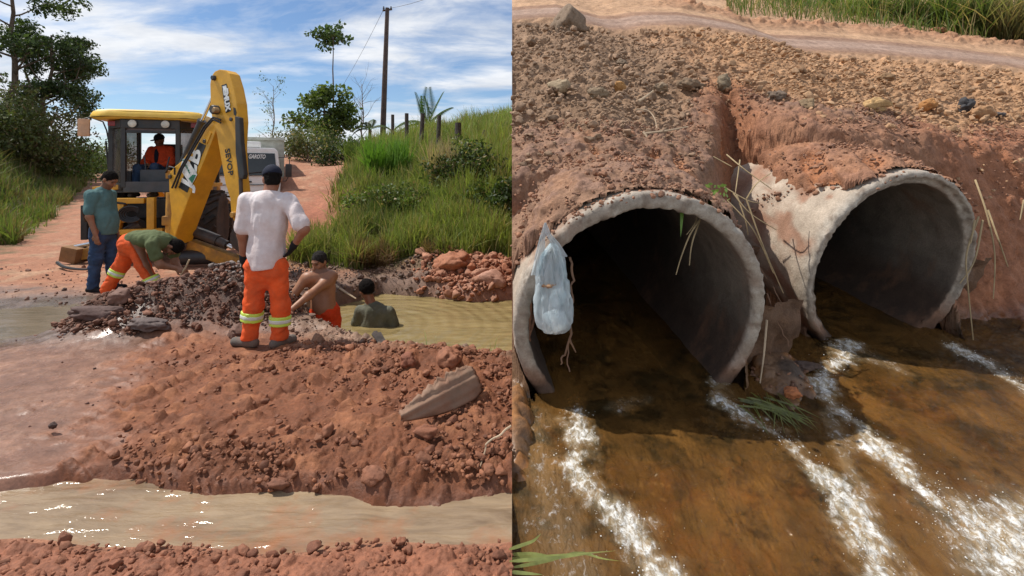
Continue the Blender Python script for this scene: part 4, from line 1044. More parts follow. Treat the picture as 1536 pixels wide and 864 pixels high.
def glass_mat(name, tint, rough=.03, mixf=.75):
    m, t, b, out = new_mat(name); b.inputs['Base Color'].default_value = (*tint, 1); b.inputs['Roughness'].default_value = rough
    tr = N(t, 'BsdfTransparent'); tr.inputs[0].default_value = (.62, .60, .60, 1); mx = N(t, 'MixShader')
    p = geo_pos(t); d = ramp(t, noise_tex(t, 3, 5, .6, p), [(.35, mixf), (.7, mixf - .25)]).outputs[0]; t.links.new(d, mx.inputs[0])
    t.links.new(b.outputs[0], mx.inputs[1]); t.links.new(tr.outputs[0], mx.inputs[2]); t.links.new(mx.outputs[0], out.inputs[0]); return m
GLASS = glass_mat('dusty_glass', (.16, .14, .13))
# machine frame: x to its right (as we see it), y towards its nose, z up; rear axle on the ground at the origin
MYAW = math.radians(18); MBASE = np.array([-7.02, 10.25, .0])
def W_(x, y, z): c, s_ = math.cos(MYAW), math.sin(MYAW); return MBASE + np.array([x * c - y * s_, x * s_ + y * c, z])
MR = Matrix.Rotation(MYAW, 4, 'Z')
class ML(MB):
    def lbox(s, c, size, bev=.012, rx=0, ry=0): return s.box(W_(*c), size, MR @ Matrix.Rotation(rx, 4, 'X') @ Matrix.Rotation(ry, 4, 'Y'), bev)
    def ltube(s, pts, r, n=10): return s.tube([W_(*q) for q in pts], r, n)
BH = thing('backhoe_loader', 'yellow backhoe loader with raised digging arm and black framed cab', 'backhoe', MBASE)
# --- wheels
def wheel(x, y, r, w, tread=True):
    c = W_(x, y, r); ax = np.array(W_(1, 0, 0) - W_(0, 0, 0))
    m = MB(); m.lathe(c, ax, [(-w * .42, r * .58), (-w * .5, r * .72), (-w * .48, r * .9), (-w * .36, r * .955), (w * .36, r * .955), (w * .48, r * .9), (w * .5, r * .72), (w * .42, r * .58)], 40)
    if tread:
        u = Vector(ax).normalized(); n_ = 20
        for k in range(n_):
            for sd in (-1, 1):
                a = 2 * pi * (k + (.5 if sd > 0 else 0)) / n_
                R2 = Matrix.Translation(Vector(c)) @ MR @ Matrix.Rotation(a, 4, 'X') @ Matrix.Translation(Vector((sd * w * .24, 0, r * .965))) @ Matrix.Rotation(sd * .7, 4, 'Z')
                bm = bmesh.new(); bmesh.ops.create_cube(bm, size=1); bmesh.ops.scale(bm, vec=(w * .55, r * .075, r * .09), verts=bm.verts); bmesh.ops.transform(bm, matrix=R2, verts=bm.verts); bm.verts.index_update()
                m.add([v.co for v in bm.verts], [[v.index for v in f.verts] for f in bm.faces]); bm.free()
    o = m.build('wheel', RUBBER, BH, True)
    MB().lathe(c, ax, [(-w * .40, r * .1), (-w * .38, r * .56), (-w * .30, r * .585), (w * .30, r * .585), (w * .38, r * .56), (w * .40, r * .1)], 32).build('rim', Y_DIRTY, o, True)
wheel(-.80, .15, .66, .44); wheel(.86, .15, .66, .44); wheel(-.72, 2.5, .46, .32); wheel(.72, 2.5, .46, .32)
# --- chassis, bonnet, loader
ML().lbox((0, 1.2, .72), (.95, 3.0, .42)).lbox((0, .1, 1.0), (1.25, 1.2, .36)).build('chassis', BLACKP, BH)
ML().lbox((0, 2.35, 1.28), (.85, 1.5, .55), .06).build('bonnet', Y_PAINT, BH, True)
ML().lbox((-.62, 2.4, 1.0), (.12, 1.9, .22), .02, rx=-.3).lbox((.62, 2.4, 1.0), (.12, 1.9, .22), .02, rx=-.3).build('loader_arm', Y_DIRTY, BH)
lb = ML(); lb.add(*(lambda P: (P, [[0, 1, 2, 3], [3, 2, 4, 5], [5, 4, 6, 7], [0, 3, 5, 7][::-1], [1, 2, 4, 6]]))([W_(x, y, z) for (x, y, z) in ((-1.1, 3.9, .1), (1.1, 3.9, .1), (1.1, 3.3, .12), (-1.1, 3.3, .12), (1.1, 3.15, .5), (-1.1, 3.15, .5), (1.1, 3.4, .95), (-1.1, 3.4, .95))])); lb.build('loader_bucket', DARKM, BH)
# --- cab
PX = (-.80, -.42, .42, .80)   # rear corner posts are set forward of the two rear posts
cab = ML(); YR, YC, YF = -.62, -.10, 1.12
for x, y in ((-.42, YR), (.46, YR)): cab.lbox((x, y, 2.06), (.075, .08, 1.30), .012)
for x in (-.80, .82): cab.lbox((x, YC, 2.04), (.085, .09, 1.36), .012); cab.lbox((x * .93, YF, 2.06), (.07, .08, 1.30), .012)
cab.lbox((.02, YR, 2.60), (.94, .09, .16)).lbox((.02, YF, 2.62), (1.5, .09, .10)).lbox((-.80, .5, 2.62), (.07, 1.2, .10)).lbox((.80, .5, 2.62), (.07, 1.2, .10))
for s_ in (-1, 1):
    a, b = W_(s_ * .44, YR, 2.60), W_(s_ * .81, YC, 2.60); d = (b - a); ang = math.atan2(d[1], d[0])
    cab.box((a + b) / 2, (np.linalg.norm(d), .08, .15), Matrix.Rotation(ang, 4, 'Z'), .01)
    a, b = W_(s_ * .44, YR, 1.42), W_(s_ * .81, YC, 1.42); cab.box((a + b) / 2, (np.linalg.norm(d), .08, .12), Matrix.Rotation(ang, 4, 'Z'), .01)
cab.lbox((.02, YR - .01, 2.455), (.80, .05, .05)).ltube([(.0, YF - .02, 2.62), (.02, YF - .02, 2.02)], .022)
cab.build('cab_frame', BLACKP, BH)
ML().lbox((.02, YR + .02, 2.52), (.80, .02, .11), 0).build('header_panel', simple('tinted_panel', (.16, .09, .075), .3, dirt=(.1, .06, .05)), BH)
ML().lbox((.02, YR + .02, 1.42), (.88, .10, .20)).lbox((0, .3, 1.36), (1.5, 1.6, .10)).lbox((-.62, .25, 1.55), (.34, .9, .34), .03).lbox((.62, .25, 1.55), (.34, .9, .34), .03).build('cab_floor', GREYP, BH)
for s_ in (-1, 1):
    a, b = W_(s_ * .45, YR, 0), W_(s_ * .80, YC, 0)
    V = [a + [0, 0, 1.48], b + [0, 0, 1.48], b + [0, 0, 2.53], a + [0, 0, 2.53]]; nn = np.cross(b - a, [0, 0, 1]); nn /= np.linalg.norm(nn)
    MB().prism(V, nn * .008).build('quarter_window', GLASS, BH)
    a, b = W_(s_ * .81, YC + .05, 0), W_(s_ * .75, YF - .05, 0); V = [a + [0, 0, 1.46], b + [0, 0, 1.46], b + [0, 0, 2.57], a + [0, 0, 2.57]]
    MB().prism(V, np.array([.008, 0, 0])).build('side_window', GLASS, BH)
# roof: a rounded slab with a slight peak to the rear
rf = bmesh.new(); bmesh.ops.create_cube(rf, size=1); bmesh.ops.subdivide_edges(rf, edges=rf.edges[:], cuts=6, use_grid_fill=True)
for v in rf.verts:
    x, y, z = v.co; k = 1 - .10 * max(0, z + .2) ** 1.5
    v.co = Vector((x * 1.80 * k, y * 2.05 * k, z * .17 + (.05 * (1 - (2 * x) ** 2) * (1 - (2 * y) ** 2) if z > 0 else 0) - .02 * (abs(x) > .4) ))
me = bpy.data.meshes.new('roof'); bmesh.ops.transform(rf, matrix=Matrix.Translation(Vector(W_(0, .27, 2.775) - MBASE)) @ MR, verts=rf.verts); bmesh.ops.bevel(rf, geom=[e for e in rf.edges if e.calc_face_angle(0) > .8], offset=.03, segments=2, affect='EDGES'); rf.to_mesh(me); rf.free(); me.polygons.foreach_set('use_smooth', np.ones(len(me.polygons), bool)); me.materials.append(simple('roof_yellow', (.80, .50, .07), .4, var=.1, dirt=(.5, .36, .16), dirt_amt=.2))
ro = bpy.data.objects.new('roof', me); COL.objects.link(ro); ro.parent = BH
for s_ in (-1, 1): ML().lbox((s_ * .66 + .01, -.40, 2.62), (.19, .06, .10), .012).build('tail_light', REDL, BH)
for x in (-.26, .27):
    w = MB().lathe(W_(x, YR - .06, 2.60), np.array(W_(0, -1, 0) - W_(0, 0, 0)), [(-.06, .03), (-.02, .075), (.02, .078)], 20).build('work_light', BLACKP, BH, True)
    MB().lathe(W_(x, YR - .085, 2.60), np.array(W_(0, -1, 0) - W_(0, 0, 0)), [(0, .07), (.012, .05)], 20).build('lens', LENS, w, True)
# mirror on its bent arm
mr = ML().ltube([(-.83, YC, 2.20), (-.86, YC - .05, 2.50), (-.90, YC - .1, 2.66), (-1.10, YC - .12, 2.74), (-1.20, YC - .12, 2.70)], .013).ltube([(-.84, YC, 1.62), (-.88, YC - .03, 2.3)], .016).build('mirror_arm', BLACKP, BH, True)
ML().lbox((-1.19, YC - .13, 2.54), (.19, .05, .33), .035).build('mirror', ORREF, mr, True)
# grab rail, seat, steering column and levers
ML().lbox((0, .28, 1.62), (.46, .46, .12), .05).lbox((0, .52, 1.98), (.46, .12, .62), .05).build('seat', SEATM, BH, True)
ML().lbox((.02, -.36, 1.60), (.50, .16, .30), .04).ltube([(-.16, -.34, 1.74), (-.20, -.28, 2.0)], .014).ltube([(.18, -.34, 1.74), (.22, -.28, 2.0)], .014).build('control_console', GREYP, BH, True)
# fenders
for s_ in (-1, 1): ML().lbox((s_ * .72, -.30, 1.40), (.42, .55, .09), .025, ry=s_ * .10).lbox((s_ * .72, .35, 1.44), (.42, .9, .08), .02).build('fender', Y_PAINT, BH, True)
# --- rear frame with its hoses
rfm = ML(); yr = -.78
rfm.lbox((-.46, yr, .86), (.17, .16, .70), .015, ry=.16).lbox((-.30, yr - .02, 1.17), (.55, .14, .10), .015).lbox((-.12, yr, .60), (.78, .16, .10), .015).lbox((.08, yr - .02, .86), (.12, .15, .74), .015).lbox((.48, yr, .75), (.18, .16, .60), .015).lbox((0, yr + .06, .44), (1.3, .2, .16), .015).lbox((-.30, yr + .01, .80), (.30, .10, .05), .01)
rfm.build('rear_frame', Y_PAINT, BH, True)
hs = ML()
for k in range(4):
    a = .10 + .03 * k; hs.ltube([(-.22 + a * math.cos(q), yr - .05 - .02 * k, .93 + a * .75 * math.sin(q)) for q in np.linspace(.3 + k * .2, 5.6, 22)], .017, 8)
hs.ltube([(-.98, yr + .1, .80), (-.95, yr - .1, 1.02), (-.80, yr - .15, 1.14), (-.55, yr - .1, 1.16), (-.30, yr - .08, 1.12)], .02, 8)
hs.build('hydraulic_hoses', HOSE, BH, True)
kp = MB(); kp.lathe(at(262, 352, 9.1), (0, 0, 1), [(-.25, .15), (.75, .13)], 20).box(at(263, 330, 9.12), (.34, .30, .16), MR, .02).box(at(266, 262, 9.15), (.3, .25, .14), MR, .02).build('king_post', Y_DIRTY, BH, True)
# --- digging arm: boom and dipper lie in one slanting plane
bA, bB = 6.474, -.414
def onp(px, py, off=0.):
    u = (px - 768) / 768; Yp = (bA + off) / (1 - bB * u); return np.array([u * Yp, Yp, CAMZ - (py - 262) / 768 * Yp])
BN = np.array([-bB, 1., 0]); BN /= np.linalg.norm(BN)
boom_o = [(253, 260), (262, 250), (273, 241), (300, 204), (318, 176), (326, 175), (331, 184), (323, 198), (310, 232), (291, 277), (267, 341), (259, 366), (254, 356), (257, 321), (254, 290)]
m = MB().prism([onp(*q) for q in boom_o], BN * .36); boom = m.build('boom', Y_BOOM, BH, bev=.018)
dip_o = [(329, 104), (322, 107), (317, 114), (315, 126), (316, 162), (318, 178), (324, 197), (331, 236), (338, 275), (345, 297), (347, 322), (351, 332), (357, 329), (359, 309), (360, 286), (357, 262), (355, 220), (357, 182), (355, 155), (350, 130), (344, 110), (338, 105)]
m = MB().prism([onp(*q, -.10) for q in dip_o], BN * .20); dip = m.build('dipper', Y_BOOM, BH, bev=.018)
def arm_pin(px, py, r, off, m_, par, h=.05):
    MB().lathe(onp(px, py, off), -BN, [(-.02, r), (h * .8, r), (h, r * .8)], 18).build('pin', m_, par, True)
arm_pin(322, 117, .042, -.10, DARKM, dip); arm_pin(326, 165, .075, -.10, DARKM, dip, .10); arm_pin(325, 165.5, .045, -.22, simple('worn_pin', (.35, .22, .10), .5, .5), dip, .06); arm_pin(347, 179, .032, -.10, DARKM, dip, .02)
arm_pin(308, 212, .036, .0, DARKM, boom, .03); arm_pin(256, 265, .036, 0, DARKM, boom, .03); arm_pin(352, 322, .05, -.10, Y_DIRTY, dip, .06)
MB().prism([onp(*q, -.103) for q in ((350, 161), (353, 162), (355, 169), (354, 174), (351, 172))], -BN * .004).build('slot', BLACKS, dip)
MB().prism([onp(*q, -.002) for q in ((308, 214), (311, 216), (318, 199), (315, 197))], -BN * .012).build('weld_plate', Y_BOOM, boom, bev=.004)
# hydraulic rams
def ram(name, a, b, f, r, rod_r, par):
    a, b = np.array(a), np.array(b); c = a + (b - a) * f
    o = MB().tube([a, c], r, 16).tube([c - (c - a) * .04, c + (c - a) * .02], r * 1.15, 16).build(name, BLACKP, par, True); MB().tube([c, b], rod_r, 12).build('rod', CHROME, o, True)
ram('boom_ram', onp(274, 246, .16), onp(318, 148, .16), .66, .062, .028, BH)
MB().prism([onp(*q, -.15) for q in ((352, 174), (359, 176), (361, 214), (366, 262), (364, 269), (358, 268), (353, 230))], BN * .08).build('dipper_ram', BLACKP, BH, bev=.02)
MB().tube([onp(361, 268, -.1), onp(362, 300, -.1)], .03, 10).tube([onp(362, 300, -.1), onp(372, 306, .1)], .05, 10).build('bucket_link', DARKM, BH, True)
for k, o2 in enumerate((0, 5)):
    MB().tube([onp(258 + o2, 282, -.06), onp(270 + o2 * .6, 254, -.09), onp(288 + o2 * .5, 222 + k, -.07), onp(306 + o2 * .5, 190 + k * 2, -.07), onp(320, 176 + k * 3, -.16), onp(331, 180 + k * 4, -.17)], .016, 8).build('hydraulic_hose', HOSE, boom, True)
MB().tube([onp(252, 268, .1), onp(249, 258, .0), onp(254, 250, -.05), onp(262, 252, -.06), onp(262, 262, -.05)], .016, 8).build('hydraulic_hose', HOSE, boom, True)
# lettering on the arm
def arm_text(name, body, px, py, ang, size, m_, par, off, shear=0, bold=0, xs=1., lift=.006):
    ex = np.array([BN[1], -BN[0], 0]); ez = -BN; ey = np.cross(ez, ex); a = math.radians(ang)
    X = ex * math.cos(a) + ey * math.sin(a); Yv = -ex * math.sin(a) + ey * math.cos(a); c = onp(px, py, off) + ez * lift
    M = Matrix(((X[0], Yv[0], ez[0], c[0]), (X[1], Yv[1], ez[1], c[1]), (X[2], Yv[2], ez[2], c[2]), (0, 0, 0, 1)))
    return text_mesh(name, body, size, M, m_, par, shear, bold, .002, xs)
p1 = MB().prism([onp(*q, -.103) for q in ((332.5, 128), (340, 125.5), (346.5, 166.5), (339, 169.5))], -BN * .004).build('number_plate', BLACKS, dip)
arm_text('lettering', 'EMUX', 340.3, 149.5, -80, .145, WHITES, p1, -.107, bold=.008, xs=.92)
MB().prism([onp(*q, -.109) for q in ((334, 129.5), (339.3, 128), (341.2, 138), (335.8, 139.5))], -BN * .003).build('emblem', WHITES, p1)
arm_text('lettering', 'SEVOP', 343.6, 243, -79, .155, BLACKS, dip, -.10, bold=.003, xs=.98)
p2 = MB().prism([onp(*q, -.003) for q in ((299, 213), (309, 218), (281, 289), (268, 281))], -BN * .004).build('logo_plate', BLACKS, boom)
arm_text('lettering', 'JCB', 288.5, 252, 68.5, .40, WHITES, p2, -.003, bold=.012, xs=1.12, lift=.010)
p3 = MB().prism([onp(*q, -.03) for q in ((274.5, 238.5), (280, 237), (296, 262), (287, 279), (270, 253))], -BN * .004).build('paper_sticker', WHITES, boom)
arm_text('lettering', 'PREFEITURA', 280, 250, -52, .055, GREENS, p3, -.03, lift=.008)
MB().prism([onp(*q, -.034) for q in ((289, 262), (294, 262.5), (288.5, 275), (283, 268))], -BN * .003).build('green_stripe', GREENS, p3)
# bucket curled under the dipper, mostly behind the standing man
bk = []; c0 = onp(372, 352, .05); ex = np.array([BN[1], -BN[0], 0])
prof = [(.05, .32), (-.22, .22), (-.33, -.02), (-.24, -.26), (.0, -.36), (.28, -.30)]
Vb = []; 
for s_ in (-.02, .5):
    for (a, b) in prof: Vb.append(c0 + ex * a * .8 + np.array([0, 0, b * .85]) + BN * s_)
nb = len(prof); MB().add(Vb, [[i, i + 1, i + 1 + nb, i + nb] for i in range(nb - 1)] + [list(range(nb)), list(range(nb, 2 * nb))[::-1]]).build('digging_bucket', DARKM, BH, bev=.012)
# --- stabilisers
def pz(px, py, Y=9.55): return at(px, py, Y)
st = MB().tube([pz(214, 336), pz(160, 362)], .095, 14).build('stabiliser_ram', DARKM, BH, True); MB().tube([pz(163, 360), pz(101, 373)], .04, 12).build('rod', CHROME, st, True)
MB().box((pz(150, 378) + pz(190, 368)) / 2, (1.25, .16, .2), Matrix.Rotation(.0, 4, 'Z') @ Matrix.Rotation(-.18, 4, 'Y'), .015).build('stabiliser_leg', Y_DIRTY, BH, True)
MB().box(pz(113, 381, 9.5), (.30, .34, .28), Matrix.Rotation(.2, 4, 'Y'), .03).build('stabiliser_foot', simple('caked_mud', (.22, .12, .06), .9, var=.4, dirt=(.35, .18, .05), bstr=.6), BH, True)
MB().box(pz(131, 333, 9.9), (.10, .30, .66), MR, .012).build('stabiliser_plate', BLACKP, BH, True)
st = MB().tube([pz(291, 346, 9.3), pz(328, 361, 9.2)], .10, 14).tube([pz(324, 359.5, 9.2), pz(341, 367.5, 9.15)], .075, 14).build('stabiliser_ram', DARKM, BH, True); MB().tube([pz(340, 367, 9.15), pz(350, 372, 9.1)], .04, 12).build('rod', CHROME, st, True)
d_ = pz(372, 399, 9.0) - pz(286, 368, 9.3); MB().box((pz(372, 399, 9.0) + pz(286, 368, 9.3)) / 2, (np.linalg.norm(d_), .18, .22), Matrix.Rotation(math.atan2(d_[1], d_[0]), 4, 'Z') @ Matrix.Rotation(-math.atan2(d_[2], math.hypot(d_[0], d_[1])), 4, 'Y'), .015).build('stabiliser_leg', Y_DIRTY, BH, True)
MB().prism([pz(*q, 9.05) for q in ((345, 350), (351, 341), (364, 337), (372, 345), (371, 378), (361, 381), (348, 371), (344, 362))], np.array([.02, .3, 0])).build('stabiliser_foot', DARKM, BH, bev=.03)
MB().lathe(pz(296, 386, 9.2), (1, .2, 0), [(-.26, .13), (.26, .13)], 16).build('slew_housing', BLACKP, BH, True)
man_driver(*W_(-.06, .18, 1.68))

# ================================================================ TRUCK
T_WHITE = simple('truck_white_paint', (.80, .80, .78), .35, var=.05, dirt=(.55, .46, .38), dirt_amt=.15, bstr=.04); T_BODY = simple('grey_green_tipper_paint', (.42, .45, .40), .6, dirt=(.33, .29, .23), dirt_amt=.4)
T_GLASS = simple('dark_windscreen', (.012, .022, .03), .06, var=.4, scale=1.5, dirt=(.06, .07, .075), dirt_amt=.3, bstr=0)
TY = 16.6; TYAW = math.radians(24); TB = np.array([-8.75, TY, .02])
def T_(x, y, z): c, s_ = math.cos(TYAW), math.sin(TYAW); return TB + np.array([x * c - y * s_, x * s_ + y * c, z])
TRM = Matrix.Rotation(TYAW, 4, 'Z')
class TL(MB):
    def lbox(s, c, size, bev=.02, rx=0, ry=0): return s.box(T_(*c), size, TRM @ Matrix.Rotation(rx, 4, 'X') @ Matrix.Rotation(ry, 4, 'Y'), bev)
TR = thing('tipper_truck', 'white tipper truck facing us, parked behind the yellow digging arm', 'truck', TB)
def cabsec(pts, y0, y1): return pts
cabm = MB()
sec = [(-1.12, .95), (1.12, .95), (1.14, 1.55), (1.05, 2.42), (.95, 2.52), (-.95, 2.52), (-1.05, 2.42), (-1.14, 1.55)]
nS = len(sec); rows = [[T_(x, (.0 if z < 1.6 else .0 + (z - 1.55) * .17), z) for x, z in sec], [T_(x, 1.7, z) for x, z in sec]]
cabm.add(rows[0] + rows[1], [[i, (i + 1) % nS, (i + 1) % nS + nS, i + nS] for i in range(nS)] + [list(range(nS))[::-1], list(range(nS, 2 * nS))])
cabm.build('cab', T_WHITE, TR, bev=.04)
ws = [(-1.02, 1.60), (1.02, 1.60), (.955, 2.34), (-.955, 2.34)]
wsn = MB().prism([T_(x, (z - 1.55) * .17 - .012, z) for x, z in ws], np.array([0, .01, 0])).build('windscreen', T_GLASS, TR)
c = T_(.36, (2.22 - 1.55) * .17 - .02, 2.22); ex_ = T_(1, 0, 0) - T_(0, 0, 0); ey_ = np.array([0, 0, 1.]) * .985 + (T_(0, 1, 0) - T_(0, 0, 0)) * .17; ey_ /= np.linalg.norm(ey_); ez_ = np.cross(ex_, ey_)
text_mesh('lettering', 'O GAROTO', .19, Matrix(((ex_[0], ey_[0], ez_[0], c[0]), (ex_[1], ey_[1], ez_[1], c[1]), (ex_[2], ey_[2], ez_[2], c[2]), (0, 0, 0, 1))), WHITES, wsn, .25, .006, .002, .62)
TL().lbox((.2, -.02, 1.68), (.75, .02, .025), .004, ry=-.12).lbox((-.5, -.02, 1.70), (.7, .02, .025), .004, ry=-.12).build('wiper', BLACKP, wsn)
TL().lbox((0, -.012, 1.30), (2.0, .03, .02), .004).lbox((0, -.012, 1.05), (2.1, .03, .02), .004).lbox((.1, -.015, 1.40), (.36, .02, .05), .004).build('grille_seam', BLACKP, TR)
bp = TL().lbox((0, -.10, .72), (2.3, .26, .36), .05).build('bumper', T_WHITE, TR, True)
for s_ in (-1, 1):
    for k in (0, 1): MB().lathe(T_(s_ * (.98 - .22 * k), -.225, .76), T_(0, -1, 0) - T_(0, 0, 0), [(-.02, .095), (.01, .095), (.02, .07)], 20).build('headlight', LENS if k == 0 else simple('amber_lens', (.5, .33, .2), .2, bstr=0), bp, True)
TL().lbox((0, .6, .50), (1.9, 1.8, .35), .02).build('chassis', BLACKP, TR)
for s_ in (-1, 1):
    for yy in (.85, 4.4, 5.6):
        o = MB().lathe(T_(s_ * .95, yy, .5), T_(1, 0, 0) - T_(0, 0, 0), [(-.15, .3), (-.15, .46), (-.11, .5), (.11, .5), (.15, .46), (.15, .3)], 28).build('wheel', RUBBER, TR, True)
        MB().lathe(T_(s_ * .95, yy, .5), T_(1, 0, 0) - T_(0, 0, 0), [(-.13, .05), (-.10, .3), (.10, .3), (.13, .05)], 20).build('rim', DARKM, o, True)
TL().lbox((0, 4.2, 2.1), (2.5, 4.6, 1.75), .03).lbox((0, 1.86, 2.93), (2.54, .14, .10), .02).lbox((0, 4.2, 1.05), (1.0, 5.0, .25)).build('tipper_body', T_BODY, TR)
TL().lbox((-.05, .65, 2.64), (1.15, .5, .20), .08).build('roof_cooler', T_WHITE, TR, True)
for s_ in (-1, 1):
    ma = MB().tube([T_(s_ * 1.08, .12, 2.2), T_(s_ * 1.42, -.05, 2.22), T_(s_ * 1.40, -.08, 1.95)], .016, 8).build('mirror_arm', BLACKP, TR, True); MB().tube([T_(s_ * 1.1, .05, 1.42), T_(s_ * 1.3, -.05, 1.42), T_(s_ * 1.38, -.08, 1.58)], .016, 8).build('mirror_stay', BLACKP, TR, True)
    TL().lbox((s_ * 1.38, -.09, 1.77), (.20, .10, .44), .04).build('mirror', BLACKP, ma, True)
# ================================================================ RIGHT SIDE: culverts, bag, stones, straw
def concrete_mat():
    m, t, b, out = new_mat('weathered_concrete'); p = geo_pos(t); col = N(t, 'VertexColor', layer_name='Col').outputs[0]
    n1 = noise_tex(t, 7, 7, .68, p); n2 = noise_tex(t, 70, 5, .7, p); n3 = noise_tex(t, 2.6, 6, .66, mapping(t, p, scale=(1, 1, .5)))
    c = mixc(t, 1., col, ramp(t, n1, [(.3, (.72, .70, .68)), (.7, (1.2, 1.2, 1.2))]).outputs[0], 'MULTIPLY')
    c = mixc(t, 1., c, ramp(t, n2, [(.3, (.8, .8, .8)), (.7, (1.16, 1.16, 1.16))]).outputs[0], 'MULTIPLY')
    c = mixc(t, ramp(t, n3, [(.55, 0.), (.72, .55)]).outputs[0], c, (.23, .11, .06))
    t.links.new(c, b.inputs['Base Color']); b.inputs['Roughness'].default_value = .88
    bump(t, b, math_(t, 'ADD', math_(t, 'MULTIPLY', n2, .6), n1), .7, .014); return m
CONC = concrete_mat()
def culvert(q, label, step):
    C0, d, R, r = q['C'], q['d'], q['R'], q['r']; a = np.cross(d, [0, 0, 1]); a /= np.linalg.norm(a); b = np.cross(a, d)
    th = np.linspace(0, 2 * pi, 220, endpoint=False); L = 4.6
    so = np.concatenate([[L], np.linspace(2.2, .5, 12), np.linspace(.46, .02, 26)])
    prof = [(s, R) for s in so] + [(.004, R - .012), (0., R - .03)]
    prof += ([(0, R - .045), (.03, R - .052), (.034, r + .02), (.045, r + .006)] if step else [(-.004, (R + r) / 2), (.0, r + .02), (.012, r + .004)])
    prof += [(s, r) for s in np.concatenate([np.linspace(.05, .6, 18), np.linspace(.7, 2.6, 14), [L]])] + [(L, .001)]
    V = []; C = []; n = len(th)
    rim = np.array([np.exp(-((s - .02) / .07) ** 2) * (1 if rr > r + .003 else .45) for s, rr in prof])
    for (s, rr), k in zip(prof, rim):
        P = C0 + s * d + rr * (np.cos(th)[:, None] * a + np.sin(th)[:, None] * b); V.append(P)
    V = np.concatenate(V); kk = np.repeat(rim, n); rad = V - C0; sv = rad @ d; rad = rad - sv[:, None] * d; rad /= np.linalg.norm(rad, axis=1)[:, None] + 1e-9
    nz = fbm(V * 9, 4, 51); chip, _ = lumps(V, 21, 52, .3)
    V = V + rad * (.004 * nz + kk * (.006 * nz + .008 * fbm(V * 26, 3, 57) - .55 * chip))[:, None] + d * (kk * .010 * (nz + .4) + kk * .012 * fbm(V * 22, 3, 58) + kk * chip * .4)[:, None]
    V[:, 0] = np.maximum(V[:, 0], .006)
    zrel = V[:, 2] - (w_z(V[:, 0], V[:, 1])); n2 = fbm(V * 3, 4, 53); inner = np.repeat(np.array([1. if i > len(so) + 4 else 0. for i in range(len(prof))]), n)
    C = np.tile(np.array([.47, .385, .30]), (len(V), 1)); C = lerp(C, [.36, .32, .27], kk * .8); C = lerp(C, [.22, .17, .13], kk * ss(.15, .5, fbm(V * 12, 4, 59)) * .8); C = lerp(C, [.5, .45, .38], kk * ss(.25, .6, fbm(V * 20, 3, 60)) * .7); C = lerp(C, [.25, .21, .17], inner); C = lerp(C, [.04, .034, .028], inner * ss(.45, 1.7, sv + .3 * n2))  # inner wall painted darker with depth: shade of the bore, partly stains
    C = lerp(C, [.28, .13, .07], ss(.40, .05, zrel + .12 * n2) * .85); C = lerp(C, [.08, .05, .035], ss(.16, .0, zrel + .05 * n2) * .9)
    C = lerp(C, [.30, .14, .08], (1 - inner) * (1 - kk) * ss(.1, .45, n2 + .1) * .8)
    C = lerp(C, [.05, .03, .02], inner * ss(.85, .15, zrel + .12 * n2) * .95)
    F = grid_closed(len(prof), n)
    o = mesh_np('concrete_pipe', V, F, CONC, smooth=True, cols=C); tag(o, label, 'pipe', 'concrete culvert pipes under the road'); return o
def grid_closed(nr, n):
    i, k = np.meshgrid(np.arange(nr - 1), np.arange(n), indexing='ij'); i = i.ravel(); k = k.ravel(); k2 = (k + 1) % n
    return np.stack([i * n + k, (i + 1) * n + k, (i + 1) * n + k2, i * n + k2], 1)
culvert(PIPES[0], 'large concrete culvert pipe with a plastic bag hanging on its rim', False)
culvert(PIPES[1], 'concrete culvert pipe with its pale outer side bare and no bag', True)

# earth packed round the lower sides of the culverts
def collar(q, sl, sr, tag_seed):
    C0, d, R = q['C'], q['d'], q['R']; a = np.cross(d, [0, 0, 1]); a /= np.linalg.norm(a); b = np.cross(a, d); V = []; n = 90; m = 14
    for k in range(m):
        rr = R - .04 + .5 * k / (m - 1)
        for th in np.linspace(-pi * 1.0, 0, n):
            s_ = sl + (sr - sl) * (math.cos(th) * .5 + .5); V.append(C0 + d * (s_ + .10 * (rr - R)) + rr * (math.cos(th) * a + math.sin(th) * b))
    V = np.array(V); V += d * (.06 * fbm(V * 6, 4, tag_seed))[:, None]; V[:, 0] = np.maximum(V[:, 0], .01); l, _ = lumps(V, 14, tag_seed, .6); V -= d * (.7 * l)[:, None]
    Cc = np.tile([.15, .085, .05], (len(V), 1)) * (1 + .3 * fbm(V * 5, 3, 9))[:, None]
    o = mesh_np('earth_fill', V, grid_faces(m, n), EARTH, smooth=True, cols=np.clip(Cc, .02, .5), attrs={'wet': np.full(len(V), .2)}); tag(o, None, None, kind='structure')
collar(PIPES[0], .25, .16, 71); collar(PIPES[1], .60, .14, 72)
